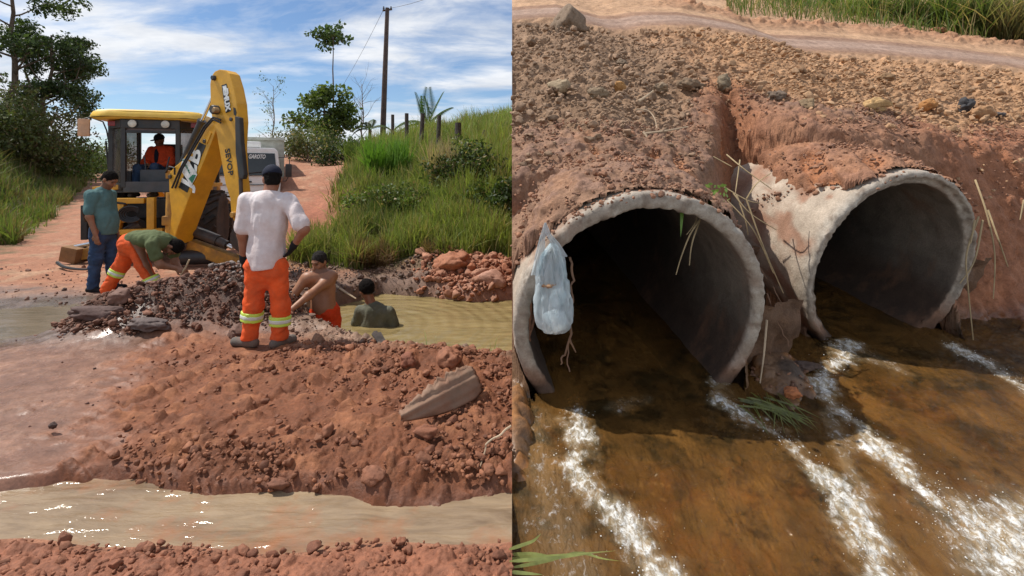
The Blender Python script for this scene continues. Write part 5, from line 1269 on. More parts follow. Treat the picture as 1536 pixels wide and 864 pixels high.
# --- clods and stones
def ico(sub):
    bm = bmesh.new(); bmesh.ops.create_icosphere(bm, subdivisions=sub, radius=1); bm.verts.index_update()
    V = np.array([v.co for v in bm.verts]); F = np.array([[v.index for v in f.verts] for f in bm.faces]); bm.free(); return V, F
IC2, IC3, IC4 = ico(2), ico(3), ico(4)
def stone_shape(base, seed, rough=.32):
    V, F = base; r = 1 + rough * perlin(V * 1.3 + seed * 7.1, seed) + rough * .55 * perlin(V * 3.1 + seed, seed + 1) + rough * .3 * perlin(V * 7 + seed, seed + 2)
    # a few flattened facets
    g = np.random.default_rng(seed); W = V * r[:, None]
    for _ in range(7):
        n = g.normal(size=3); n /= np.linalg.norm(n); h = W @ n; W = W - np.outer(np.maximum(h - .74, 0) * .8, n)
    return W, F
def stone_mat(name):
    m, t, b, out = new_mat(name); p = geo_pos(t); col = N(t, 'VertexColor', layer_name='Col').outputs[0]
    n1 = noise_tex(t, 26, 6, .7, p); c = mixc(t, 1., col, ramp(t, n1, [(.3, (.66, .65, .64)), (.7, (1.28, 1.28, 1.28))]).outputs[0], 'MULTIPLY')
    t.links.new(c, b.inputs['Base Color']); b.inputs['Roughness'].default_value = .93; bump(t, b, n1, .8, .012); return m
CLODM = stone_mat('dry_clod'); WETM = stone_mat('damp_clod'); WETM.node_tree.nodes['Principled BSDF'].inputs['Roughness'].default_value = .78
def clod_shape(base, seed):
    V, F = stone_shape(base, seed, .30); g = np.random.default_rng(seed + 500); V = V * (1 + .10 * g.normal(size=(len(V), 1)).clip(-1.5, 1.5))
    for _ in range(5):
        n = g.normal(size=3); n /= np.linalg.norm(n); h = V @ n; V = V - np.outer(np.maximum(h - .5, 0) * .9, n)
    return V, F
VAR2 = [clod_shape(IC2, k + 1) for k in range(10)]; VAR3 = [clod_shape(IC3, k + 40) for k in range(10)]
def scatter(name, P, S, cols, m, label=None, sink=.25, seed=1):
    g = np.random.default_rng(seed); Vs, Fs, Cs = [], [], []; n0 = 0
    for i in range(len(P)):
        V, F = (VAR3 if S[i] > .03 else VAR2)[g.integers(10)]; q = g.normal(size=4); q /= np.linalg.norm(q); w, x, y, z = q
        R = np.array([[1 - 2 * (y * y + z * z), 2 * (x * y - z * w), 2 * (x * z + y * w)], [2 * (x * y + z * w), 1 - 2 * (x * x + z * z), 2 * (y * z - x * w)], [2 * (x * z - y * w), 2 * (y * z + x * w), 1 - 2 * (x * x + y * y)]])
        W = (V * g.uniform(.7, 1.15, 3)) @ R.T * S[i]; W[:, 2] *= .85
        Vs.append(W + P[i] + [0, 0, S[i] * (1 - 2 * sink) * .5]); Fs.append(F + n0); Cs.append(np.tile(cols[i], (len(V), 1))); n0 += len(V)
    o = mesh_np(name, np.concatenate(Vs), np.concatenate(Fs), m, smooth=False, cols=np.concatenate(Cs)); tag(o, label, None, kind='stuff'); return o
def sizes(n, lo, hi, seed, p=2.6): g = np.random.default_rng(seed); return lo * (1 - g.random(n) * (1 - (lo / hi) ** p)) ** (-1 / p)
def colset(n, a, b, seed, dark=.0):
    g = np.random.default_rng(seed); f = g.random(n)[:, None]; C = np.array(a) * (1 - f) + np.array(b) * f; C *= g.uniform(.75, 1.2, n)[:, None]; return C
# loose clods on the right bank
g = np.random.default_rng(11)
n = 5200; u = g.uniform(0, 1.06, n); Yc = 4.1 + 4.6 * g.random(n) ** 1.1; X = u * Yc
r0 = np.interp(X, RX, RY0); tq = Yc - np.interp(X, _fx, _fy); dens = ss(.75, 1.3, tq) * ss(.05, -.3, Yc - r0) + .16 * ss(.3, .5, tq) * (Yc < r0)
k = g.random(n) < dens; X, Yc = X[k], Yc[k]; P = np.stack([X, Yc, zR(X, Yc) + .015], 1); S = sizes(len(P), .014, .075, 12, 2.2)
f = ss(1.7, 3.2, X)[:, None]; Cc = colset(len(P), (.26, .168, .105), (.32, .205, .13), 13) * (1 - f) + colset(len(P), (.34, .20, .11), (.46, .28, .155), 14) * f
scatter('loose_clods', P, S, Cc, CLODM, seed=3)
n = 9000; u = g.uniform(0, 1.04, n); Yc = g.uniform(3.4, 6.4, n); X = u * Yc; tq = Yc - np.interp(X, _fx, _fy); k = (tq < 1.1) & (zR(X, Yc) > w_z(X, Yc) + .7) & (g.random(n) < .8); X, Yc = X[k], Yc[k]; P = np.stack([X, Yc, zR(X, Yc)], 1)
ok = np.ones(len(P), bool)
for q in PIPES:
    r = P - q['C']; s = r @ q['d']; rad = np.linalg.norm(r - s[:, None] * q['d'], axis=1); ok &= ~((rad < q['R'] + .02) & (s < 4))
P = P[ok]
for i, q in enumerate(PIPES):       # crumbs where the soil meets the concrete
    C0, d, R = q['C'], q['d'], q['R']; ch = math.hypot(d[0], d[1]); dx, dy = d[0] / ch, d[1] / ch; m_ = 240
    lat = R * g.uniform(-.97, .97, m_); s0 = .05 + .30 * ss(.7, 1.05, np.abs(lat) / R) + (.5 * ss(-.5, -.92, lat / R) if i else 0); arc = np.sqrt(np.maximum((R + .02) ** 2 - lat ** 2, 0)); sx = (s0 + g.normal(.05, .06, m_) - arc * d[2]) / (ch + d[2] ** 2 / ch)
    X = C0[0] + sx * dx + lat * dy; Yc = C0[1] + sx * dy - lat * dx; E_ = np.stack([X, Yc, C0[2] + d[2] / ch * sx + arc - .005], 1); P = np.concatenate([P, E_[X > .02]])
scatter('gravel', P, sizes(len(P), .009, .038, 15, 2.4), colset(len(P), (.22, .12, .08), (.38, .19, .11), 16), CLODM, seed=4)
# single clods and stones one can point at: px, py, size, squash, colour, label
ROCKS = [(855, 34, .215, (1., .9, 1.05), (.22, .155, .105), 'clod', 'large dark grey-brown clod alone on the crest below the track'),
         (842, 128, .12, (1.4, .9, .8), (.36, .27, .17), 'clod', 'pale yellowish clod, widest in the row on the grey heap'),
         (930, 127, .085, (1., .9, 1.), (.40, .21, .075), 'stone', 'small orange-brown stone in the clod row of the grey heap'),
         (898, 137, .10, (1.3, .9, .9), (.25, .18, .115), 'clod', 'grey-brown clod left of the orange-brown stone'),
         (1035, 127, .13, (1.5, .9, .8), (.20, .135, .085), 'clod', 'long dark brown clod at the right end of the clod row'),
         (990, 130, .10, (1.2, .9, .85), (.26, .185, .12), 'clod', 'rounded clod between the orange stone and the long dark clod'),
         (933, 93, .085, (1, 1, .9), (.19, .135, .09), 'clod', 'dark clod sitting midway up the grey heap'),
         (1086, 125, .115, (1., .9, 1.05), (.20, .15, .095), 'clod', 'grey clod at the head of the gully between the pipes'),
         (1166, 142, .10, (1.2, .9, .8), (.17, .12, .085), 'clod', 'dark clod at the edge where the tan soil begins'),
         (1212, 155, .10, (1, .9, 1), (.27, .185, .105), 'clod', 'tan clod with a shaded side beside the dark edge clod'),
         (1328, 113, .10, (1.2, .9, .9), (.26, .155, .08), 'clod', 'brown clod standing alone high on the tan soil'),
         (1312, 157, .13, (1.4, .9, .8), (.46, .29, .13), 'clod', 'yellow-tan clod over the right pipe'),
         (1391, 156, .12, (1.1, .9, .85), (.42, .20, .07), 'stone', 'orange stone above the right pipe'),
         (1447, 157, .115, (1., .9, 1.05), (.055, .052, .055), 'stone', 'charcoal grey stone beside the orange-brown stones'),
         (1472, 168, .135, (1.1, .9, .9), (.36, .20, .10), 'stone', 'brown stone touching the charcoal grey stone'),
         (1500, 169, .07, (1., .9, .7), (.09, .08, .08), 'stone', 'small dark stone at the far right of the stone row'),
         (1410, 42, .13, (1.6, .9, .6), (.33, .14, .08), 'clod', 'reddish clod by the grass beyond the track'),
         (1187, 588, .075, (1.2, .9, .75), (.46, .16, .06), 'stone', 'bright orange stone at the waterline between the pipes'),
         (1205, 548, .11, (1.5, .9, .5), (.10, .065, .05), 'stone', 'wet dark brown stone behind the bright orange stone')]
for i, (px, py, sz, sq, col, cat, lab) in enumerate(ROCKS):
    x, y, z = hit(zR, px, py + 6, 2.5, 14); sz *= 1 if i == 0 else .74; V, F = stone_shape(IC4, 60 + i, .46); V = V * np.array(sq) * sz * (.62 + .075 * y) + [x, y, z + sz * .4]
    o = mesh_np('earth_clod' if cat == 'clod' else 'stone', V, F, CLODM, smooth=True, cols=np.tile(col, (len(V), 1))); tag(o, lab, cat)
# stones on the stream bed
n = 900; g = np.random.default_rng(21); u = g.uniform(0, 1.04, n); Yc = g.uniform(2.2, 4.4, n); X = u * Yc; k = (Yc < np.interp(X, _fx, _fy) - .02) & (zR(X, Yc) < w_z(X, Yc) + .05); X, Yc = X[k], Yc[k]
P = np.stack([X, Yc, zR(X, Yc) - .01], 1); scatter('stream_bed_stones', P, sizes(len(P), .015, .07, 22, 2.), colset(len(P), (.20, .10, .035), (.34, .17, .05), 23), WETM, sink=.75, seed=5)
n = 160; X = g.uniform(1.72, 2.42, n); Yc = g.uniform(3.6, 4.7, n); P = np.stack([X, Yc, zR(X, Yc)], 1); scatter('shore_stones', P, sizes(n, .015, .06, 24), colset(n, (.13, .075, .05), (.27, .13, .07), 25), WETM, seed=6)

# --- plastic bag hung from a twig in front of the left rim
def bag_mat():
    m, t, b, out = new_mat('thin_plastic'); p = geo_pos(t)
    n1 = noise_tex(t, 16, 4, .6, mapping(t, p, scale=(1, 1, .35))); c = ramp(t, n1, [(.3, (.66, .74, .77)), (.7, (.86, .89, .90))]).outputs[0]
    t.links.new(c, b.inputs['Base Color']); b.inputs['Roughness'].default_value = .28; b.inputs['Specular IOR Level'].default_value = .6
    tr = N(t, 'BsdfTranslucent'); t.links.new(c, tr.inputs[0]); tp = N(t, 'BsdfTransparent'); tp.inputs[0].default_value = (.82, .9, .93, 1)
    a = N(t, 'MixShader'); a.inputs[0].default_value = .6; t.links.new(b.outputs[0], a.inputs[1]); t.links.new(tr.outputs[0], a.inputs[2])
    a2 = N(t, 'MixShader'); t.links.new(ramp(t, n1, [(.3, .48), (.65, .18)]).outputs[0], a2.inputs[0]); t.links.new(a.outputs[0], a2.inputs[1]); t.links.new(tp.outputs[0], a2.inputs[2]); t.links.new(a2.outputs[0], out.inputs[0])
    bump(t, b, noise_tex(t, 40, 4, .6, mapping(t, p, scale=(1, 1, .4))), .45, .012); return m
BAGM = bag_mat(); BY = 3.33
top = at(818, 334, BY); bagT = thing('plastic_bag', 'translucent white plastic bag of rubbish hanging by its handles on the pipe rim', 'bag', top)
def bag():
    k = BY / 768; rows = [(366, 828, 4), (372, 829, 10), (384, 827, 16.5), (404, 826, 21.5), (424, 827, 25.5), (446, 828, 28.5), (466, 829, 30), (482, 829.5, 29), (492, 830, 24), (498, 831, 16), (501, 832, 5)]
    n = 150; th = np.linspace(0, 2 * pi, n, endpoint=False); V = []
    m_ = 100; ys = np.linspace(0, len(rows) - 1, m_); A = np.array(rows, float)
    for yv in ys:
        py, cx, r = [np.interp(yv, np.arange(len(rows)), A[:, j]) for j in range(3)]; c = at(cx, py, BY); r *= k; up = ss(485, 380, py)
        q = np.stack([np.cos(th) * 2.2, np.sin(th) * 2.2, np.full(n, py * .012)], 1)
        pl = 1 + (.26 * np.abs(perlin(q * 1.5, 3)) ** .7 * 1.4 - .18) * up - .22 * up * ss(.12, .0, np.abs(perlin(q * 1.1 + 4, 5))) + .10 * perlin(q * np.array([1, 1, 3.]) * 1.6, 8)
        V.append(np.stack([c[0] + r * pl * np.cos(th), c[1] + .66 * r * pl * np.sin(th), c[2] + .022 * up * perlin(q * 2, 12)], 1))
    V = np.concatenate(V); P = (V + .03 * perlin(V * 7, 20)[:, None]) * np.array([21, 21, 4.5]); rg_ = 1 - np.abs(perlin(P, 21)) * 2.4; V += .010 * np.stack([rg_, 1 - 2.4 * np.abs(perlin(P, 22)), 0 * rg_], 1)
    mesh_np('bag_body', V, grid_closed(m_, n), BAGM, bagT, smooth=True)
    for (pts, w0) in (([(818, 334), (814, 355), (809, 385), (806, 412)], 5.0), ([(818, 334), (822, 350), (832, 364), (842, 384)], 4.2)):
        P = np.array([at(x, y, BY - .02) for x, y in pts]); s2 = np.linspace(0, len(P) - 1, 22); Q = np.stack([np.interp(s2, np.arange(len(P)), P[:, j]) for j in range(3)], 1); Vh = []; 
        for i, c in enumerate(Q):
            f = i / 21; w = k * (1.4 + (w0 + 3.5) * f)
            for j in np.linspace(-1, 1, 9): Vh.append(c + np.array([w * j, .016 * math.sin(j * 7 + i * .3) * (.3 + f) - .02 * f, .0]))
        mesh_np('handle', np.array(Vh), grid_faces(22, 9), BAGM, bagT, smooth=True)
    V, F = stone_shape(IC3, 5, .2); mesh_np('contents', V * [.085, .06, .07] + at(833, 480, BY), F, simple('white_waste', (.75, .76, .76), .6), bagT, smooth=True)
    V, F = stone_shape(IC3, 9, .4); mesh_np('contents', V * [.045, .03, .022] + at(823, 428, BY - .045), F, simple('brown_waste', (.34, .20, .11), .8), bagT, smooth=True)
    V, F = stone_shape(IC3, 14, .4); mesh_np('contents', V * [.06, .05, .06] + at(838, 445, BY), F, simple('pale_waste', (.6, .66, .68), .7), bagT, smooth=True)
bag()
# --- straw, roots, blades
STRAW = simple('dry_straw', (.42, .31, .17), .8, var=.3, bstr=.1, trans=.15); ROOT = simple('brown_root', (.20, .11, .065), .85, bstr=.3); STICK = simple('pale_dead_stick', (.44, .33, .22), .85, bstr=.3); GREENB = simple('green_blade', (.16, .30, .05), .5, bstr=.05, trans=.35)
def stalk(name, label, cat, lines, m, r=.006, group=None, jit=0.):
    """thin curved stalks; each line is a list of (px, py, depth)"""
    pts0 = at(*lines[0][0]); o = thing(name, label, cat, pts0, group); b = MB()
    for ln in lines:
        P = [at(*q) for q in ln]; Q = []
        for i in range(len(P) - 1):
            p0, p1, p2, p3 = P[max(i - 1, 0)], P[i], P[i + 1], P[min(i + 2, len(P) - 1)]
            for s in np.linspace(0, 1, 6, endpoint=False): Q.append(.5 * (2 * p1 + (p2 - p0) * s + (2 * p0 - 5 * p1 + 4 * p2 - p3) * s * s + (3 * p1 - p0 - 3 * p2 + p3) * s ** 3))
        Q.append(P[-1]); Q = np.array(Q)
        if jit: Q += jit * np.stack([perlin(Q * 16, 1), perlin(Q * 16, 2), perlin(Q * 16, 3)], 1)
        rr = np.linspace(r, r * .45, len(Q)); b.tube(Q, list(rr), 6)
    b.build('stem' if cat != 'root' else 'root_strand', m, o, True); return o
stalk('dry_straw', 'bent dry straw hanging in front of the left pipe mouth', 'straw', [[(1062, 300, 3.75), (1052, 325, 3.6), (1035, 352, 3.52), (1022, 385, 3.5), (1014, 412, 3.5)], [(1050, 330, 3.6), (1038, 365, 3.52), (1034, 398, 3.5)], [(1048, 310, 3.65), (1044, 332, 3.6), (1030, 352, 3.55)]], STRAW, .0075)
stalk('root', 'thin brown root dangling at the left edge of the left pipe mouth', 'root', [[(857, 385, 3.4), (860, 410, 3.38), (856, 440, 3.38), (859, 470, 3.38), (853, 510, 3.38), (851, 560, 3.38)], [(857, 490, 3.38), (848, 530, 3.38), (840, 548, 3.38)], [(854, 505, 3.38), (861, 528, 3.38)]], ROOT, .009, jit=.03)
stalk('dry_straw', 'tangle of dry straw in the gully between the pipes', 'straw', [[(1090, 232, 4.6), (1118, 255, 4.4), (1158, 284, 4.3)], [(1120, 298, 4.3), (1135, 275, 4.3), (1156, 260, 4.35)], [(1100, 290, 4.2), (1125, 320, 4.1), (1165, 345, 4.1)], [(1105, 292, 4.2), (1118, 330, 4.1), (1122, 352, 4.1)], [(1090, 300, 4.1), (1130, 345, 4.0), (1160, 410, 4.0)], [(1070, 235, 4.6), (1098, 250, 4.5)], [(1120, 300, 4.1), (1145, 370, 4.0), (1175, 440, 4.05)], [(1110, 240, 4.5), (1103, 290, 4.3)], [(1085, 280, 4.3), (1120, 300, 4.2), (1140, 305, 4.2)]], STRAW, .007)
stalk('dry_straw', 'long dry stalks hanging beside the right edge of the right pipe', 'straw', [[(1463, 270, 4.6), (1480, 320, 4.4), (1492, 380, 4.35), (1490, 448, 4.3)], [(1482, 315, 4.5), (1498, 360, 4.4), (1512, 400, 4.4)], [(1468, 325, 4.4), (1450, 380, 4.3), (1452, 430, 4.25), (1460, 510, 4.2)], [(1462, 330, 4.35), (1456, 365, 4.3)], [(1474, 330, 4.35), (1462, 390, 4.3), (1440, 425, 4.25)], [(1536, 300, 4.6), (1530, 330, 4.55)]], STRAW, .0085)
stalk('dead_stick', 'pale dead stick lying on the gravel slope over the left pipe', 'stick', [[(968, 200, 4.72), (1000, 196, 4.74), (1032, 190, 4.78)], [(965, 198, 4.72), (975, 212, 4.66)]], STICK, .014)
stalk('dead_stick', 'short pale stick standing out of the clod row', 'stick', [[(958, 152, 5.15), (970, 144, 5.2), (980, 136, 5.25)]], STICK, .015)
stalk('dead_stick', 'thin bent twig below the short pale stick', 'stick', [[(955, 164, 5.0), (972, 166, 4.98), (982, 178, 4.9), (985, 192, 4.8)]], STICK, .008)
stalk('dry_straw', 'two thin straws lying on the left side of the gravel slope', 'straw', [[(845, 242, 4.35), (848, 262, 4.25), (850, 282, 4.15)], [(846, 248, 4.32), (859, 270, 4.2)]], STRAW, .008)
stalk('dry_straw', 'thin pale root line running down to the left pipe rim', 'straw', [[(930, 268, 4.2), (975, 262, 4.22), (1020, 262, 4.25), (1035, 275, 4.2)]], STRAW, .007)
stalk('dead_stick', 'leaning stem standing between the two pipes at the water', 'stick', [[(1150, 480, 3.8), (1146, 530, 3.7), (1140, 575, 3.65)]], STICK, .009)
stalk('root', 'dark roots hanging over the bank right of the left pipe', 'root', [[(1152, 440, 3.9), (1165, 480, 3.9), (1182, 520, 3.85)], [(1158, 430, 4.0), (1178, 470, 4.0), (1186, 505, 3.95)], [(1130, 380, 3.9), (1150, 420, 3.9)]], ROOT, .006, jit=.02)
def blade_strip(P, w, n_=None):
    """flat tapering blade along points"""
    P = np.array(P); t_ = np.gradient(P, axis=0); sd = np.cross(t_, [0.15, -1, .3]); sd /= np.linalg.norm(sd, axis=1)[:, None]; f = np.linspace(0, 1, len(P)); ww = w * np.minimum(1, f * 6 + .35) * (1 - f ** 2.2)
    V = np.concatenate([P - sd * ww[:, None], P + sd * ww[:, None]]); k = len(P); return V, [[i, i + 1, i + 1 + k, i + k] for i in range(k - 1)]
def blades(name, label, cat, lines, w, m, group=None):
    o = thing(name, label, cat, at(*lines[0][0]), group); b = MB()
    for ln in lines:
        P = np.array([at(*q) for q in ln]); s = np.linspace(0, len(P) - 1, 12); Q = np.stack([np.interp(s, np.arange(len(P)), P[:, j]) for j in range(3)], 1); Q[1:-1] = (Q[:-2] + Q[1:-1] * 2 + Q[2:]) / 4
        b.add(*blade_strip(Q, w))
    b.build('blade', m, o, True); return o
blades('grass_leaf_tuft', 'single green blade hanging in the left pipe mouth', 'grass blade', [[(1021, 292, 3.62), (1023, 320, 3.52), (1021, 356, 3.5)]], .017, GREENB)
blades('grass_tuft', 'green and straw grass blades reaching over the water at bottom centre', 'grass', [[(764, 824, 2.2), (800, 812, 2.2), (812, 800, 2.2)], [(764, 838, 2.25), (830, 834, 2.2), (925, 826, 2.2)], [(764, 842, 2.15), (840, 836, 2.15), (890, 830, 2.15)], [(764, 852, 2.2), (820, 842, 2.2), (870, 826, 2.3), (900, 838, 2.3), (935, 842, 2.2)], [(766, 858, 2.1), (815, 862, 2.1)], [(764, 832, 2.25), (800, 830, 2.2), (845, 838, 2.2)]], .0075, simple('yellow_green_blade', (.42, .46, .14), .5, var=.35, scale=12, bstr=.05, trans=.3))
wl = []; g = np.random.default_rng(31)
for i in range(34):
    x0, y0 = on_water(g.uniform(1105, 1170), g.uniform(590, 612)); x1, y1 = on_water(g.uniform(1150, 1235), g.uniform(622, 662)); m_ = .5
    wl.append([np.array([x0 + (x1 - x0) * f, y0 + (y1 - y0) * f, w_z(x0 + (x1 - x0) * f, y0 + (y1 - y0) * f) + .012 + .018 * math.sin(pi * f)]) for f in np.linspace(0, 1, 8)])
o = thing('water_weed', 'green weed combed flat by the current between the foam streaks', 'weed', wl[0][0]); b = MB()
for P in wl: b.add(*blade_strip(P, .0065))
b.build('blade', simple('wet_weed', (.15, .16, .035), .3, var=.5, scale=14, bstr=.05, trans=.25), o, True)
# small leafy sprig over the left rim
sp_ = thing('leafy_sprig', 'small green leafy sprig growing over the top of the left pipe', 'plant', at(1075, 296, 3.95)); b = MB(); g = np.random.default_rng(33)
for i in range(26):
    c = at(g.uniform(1064, 1094), g.uniform(276, 308), g.uniform(3.72, 3.95)); d = g.normal(size=3); d /= np.linalg.norm(d); e = np.cross(d, [0, 1, .3]); e /= np.linalg.norm(e); L_ = g.uniform(.035, .06)
    b.add([c, c + d * L_ * .5 + e * L_ * .28, c + d * L_, c + d * L_ * .5 - e * L_ * .28], [[0, 1, 2, 3]])
b.build('foliage', simple('sprig_green', (.22, .36, .07), .5, var=.4, scale=20, bstr=.05, trans=.35), sp_)
# ================================================================ VEGETATION
LEAF = leaf_mat('foliage'); GRASSM = leaf_mat('grass_blades', .6, .4); BARK = simple('bark', (.13, .095, .07), .9, var=.4, scale=8, bscale=30, bstr=.6); DEADW = simple('grey_dead_wood', (.24, .20, .17), .9, var=.3, bstr=.3)
POSTW = simple('weathered_post_wood', (.075, .06, .052), .9, var=.4, scale=12, bscale=40, bstr=.5); POLEW = simple('dark_pole_wood', (.085, .055, .045), .85, var=.35, scale=4, bscale=25, bstr=.4)

def grass_mesh(name, P, H, Wd, cols, lean=.35, seed=1, m=None, parent=None, droop=.5, updir=None):
    """many bent grass blades rooted at P"""
    g = np.random.default_rng(seed); n = len(P); az = g.uniform(0, 2 * pi, n); fa = g.uniform(0, 2 * pi, n)
    ld = np.stack([np.cos(az), np.sin(az), np.zeros(n)], 1); sd = np.stack([np.cos(fa), np.sin(fa), np.zeros(n)], 1); L = np.abs(g.normal(0, lean, n))
    V = np.zeros((n, 8, 3)); fs = (0, .4, .75, 1.)
    for j, f in enumerate(fs):
        c = P + H[:, None] * (np.array([0, 0, 1.]) * (f - droop * L[:, None] * f * f * .6) + ld * (L[:, None] * f ** 1.8))
        w = Wd * (1., .9, .6, .08)[j]
        V[:, 2 * j] = c - sd * w[:, None] * .5; V[:, 2 * j + 1] = c + sd * w[:, None] * .5
    i = np.arange(n)[:, None] * 8; F = np.concatenate([i + np.array([[0, 1, 3, 2]]), i + np.array([[2, 3, 5, 4]]), i + np.array([[4, 5, 7, 6]])])
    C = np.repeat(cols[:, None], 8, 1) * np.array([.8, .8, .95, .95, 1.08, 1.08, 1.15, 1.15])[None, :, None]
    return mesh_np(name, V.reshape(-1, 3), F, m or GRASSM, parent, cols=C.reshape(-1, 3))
def leaf_cloud(g, centers, radii, n, size, cols, flat=.75, hang=.0, elong=2.0):
    """individual leaves in clumps; returns vertices, faces, colours"""
    k = g.choice(len(centers), n, p=(radii ** 2) / (radii ** 2).sum()); d = g.normal(size=(n, 3)); d /= np.linalg.norm(d, axis=1)[:, None]
    r = radii[k] * g.random(n) ** .42; P = centers[k] + d * r[:, None] * np.array([1, 1, flat])
    ax = g.normal(size=(n, 3)) + np.array([0, 0, -hang]) * 2; ax /= np.linalg.norm(ax, axis=1)[:, None]
    b = np.cross(ax, g.normal(size=(n, 3)) + np.array([0, 0, 1.2])); b /= np.linalg.norm(b, axis=1)[:, None] + 1e-9; nn = np.cross(ax, b)
    s = size * g.uniform(.55, 1.3, n); s_ = s[:, None]
    V = np.stack([P, P + ax * s_ * .5 + b * s_ / elong * .55 + nn * s_ * .08, P + ax * s_, P + ax * s_ * .5 - b * s_ / elong * .55 + nn * s_ * .08], 1).reshape(-1, 3)
    F = np.arange(n * 4).reshape(n, 4); f = g.random(n)[:, None]
    clump = g.uniform(.75, 1.25, len(centers))[k][:, None]
    C = (np.array(cols[0]) * (1 - f) + np.array(cols[1]) * f) * clump * g.uniform(.8, 1.2, n)[:, None]
    if len(cols) > 2: q = g.random(n) < cols[3]; C[q] = np.array(cols[2]) * g.uniform(.7, 1.2, q.sum())[:, None]
    return V, F, np.repeat(C, 4, 0)
def limbs(mb, g, base, top, r, n, reach, up=.5, start=.4, crook=.06):
    """trunk and branching limbs; returns the branch tips"""
    base = np.array(base, float); top = np.array(top, float); tips = []; H = np.linalg.norm(top - base)
    f = np.linspace(0, 1, 9); T = base + (top - base) * f[:, None]; T[1:-1] += g.normal(0, crook * H * .25, (7, 3)) * [1, 1, .2]
    mb.tube(T, list(r * (1 - .75 * f)), 8)
    for i in range(n):
        q = start + (1 - start) * (i + g.random()) / n; k = min(int(q * 8), 7); p = T[k] + (T[k + 1] - T[k]) * (q * 8 - k); az = g.uniform(0, 2 * pi); L = reach * (1.15 - .6 * abs(q - .55)) * g.uniform(.6, 1.1)
        d = np.array([math.cos(az), math.sin(az), up + g.normal(0, .2)]); d /= np.linalg.norm(d); pts = [p]
        for s in range(4): d = d + g.normal(0, .16, 3) + [0, 0, .05]; d /= np.linalg.norm(d); pts.append(pts[-1] + d * L / 4)
        rr = r * (1 - .7 * q) * .5; mb.tube(pts, list(np.linspace(rr, rr * .25, 5)), 6); tips.append(pts[-1]); tips.append(pts[-2] + g.normal(0, .12 * L, 3))
        for s in range(2):
            e = d + g.normal(0, .6, 3); e /= np.linalg.norm(e); st_ = pts[2 + s]; mb.tube([st_, st_ + e * L * .22, st_ + e * L * .45 + [0, 0, .05]], [rr * .4, rr * .28, rr * .12], 5); tips.append(st_ + e * L * .45)
    return np.array(tips)
def tree(name, label, base, height, r, nl, reach, leaves, lsize, cols, crad=.5, seed=1, up=.5, start=.35, hang=.1, lean=(0, 0), group=None, flat=.75, elong=2., cat='tree', bark=None, crook=.06):
    g = np.random.default_rng(seed); o = thing(name, label, cat, base, group); mb = MB()
    tips = limbs(mb, g, np.array(base) - [0, 0, .15], np.array(base) + [lean[0], lean[1], height], r, nl, reach, up, start, crook); mb.build('trunk', bark or BARK, o, True)
    if leaves:
        cr = crad * g.uniform(.55, 1.3, len(tips)); V, F, C = leaf_cloud(g, tips, cr, leaves, lsize, cols, flat, hang, elong); mesh_np('crown', V, F, LEAF, o, cols=C)
    return o
def shrub(name, label, base, rx, ry, rz, leaves, lsize, cols, seed=1, clumps=14, hang=.1, group=None, cat='shrub', stems=6, elong=2., parts=True):
    g = np.random.default_rng(seed); base = np.array(base, float); o = thing(name, label, cat, base, group)
    d = g.normal(size=(clumps, 3)); d[:, 2] = np.abs(d[:, 2]) * .9; d /= np.linalg.norm(d, axis=1)[:, None]
    c = base + d * np.array([rx, ry, rz]) * g.uniform(.35, .85, clumps)[:, None] + [0, 0, rz * .15]; cr = min(rx, rz) * g.uniform(.28, .55, clumps)
    mb = MB()
    for k in range(min(stems, clumps)): mb.tube([base + g.normal(0, .06, 3) * [1, 1, 0] - [0, 0, .1], (base + c[k]) / 2 + g.normal(0, .1, 3), c[k]], [.03, .022, .01], 6)
    mb.build('stem', BARK, o, True)
    V, F, C = leaf_cloud(g, c, cr, leaves, lsize, cols, .9, hang, elong); V[:, 2] = np.maximum(V[:, 2], base[2] - .3); mesh_np('crown', V, F, LEAF, o, cols=C); return o
def ground(px, py): return np.array(hit(zL, px, py, 2.5, 80, 3000))
def on(px, Y): X = (px - 768) / 768 * Y; return np.array([X, Y, float(zL(np.array([X]), np.array([Y]))[0])])

GR = ((.17, .235, .045), (.25, .30, .08)); DG = ((.035, .06, .016), (.075, .11, .03)); MG = ((.07, .11, .025), (.13, .18, .045)); ST = (.32, .25, .12)
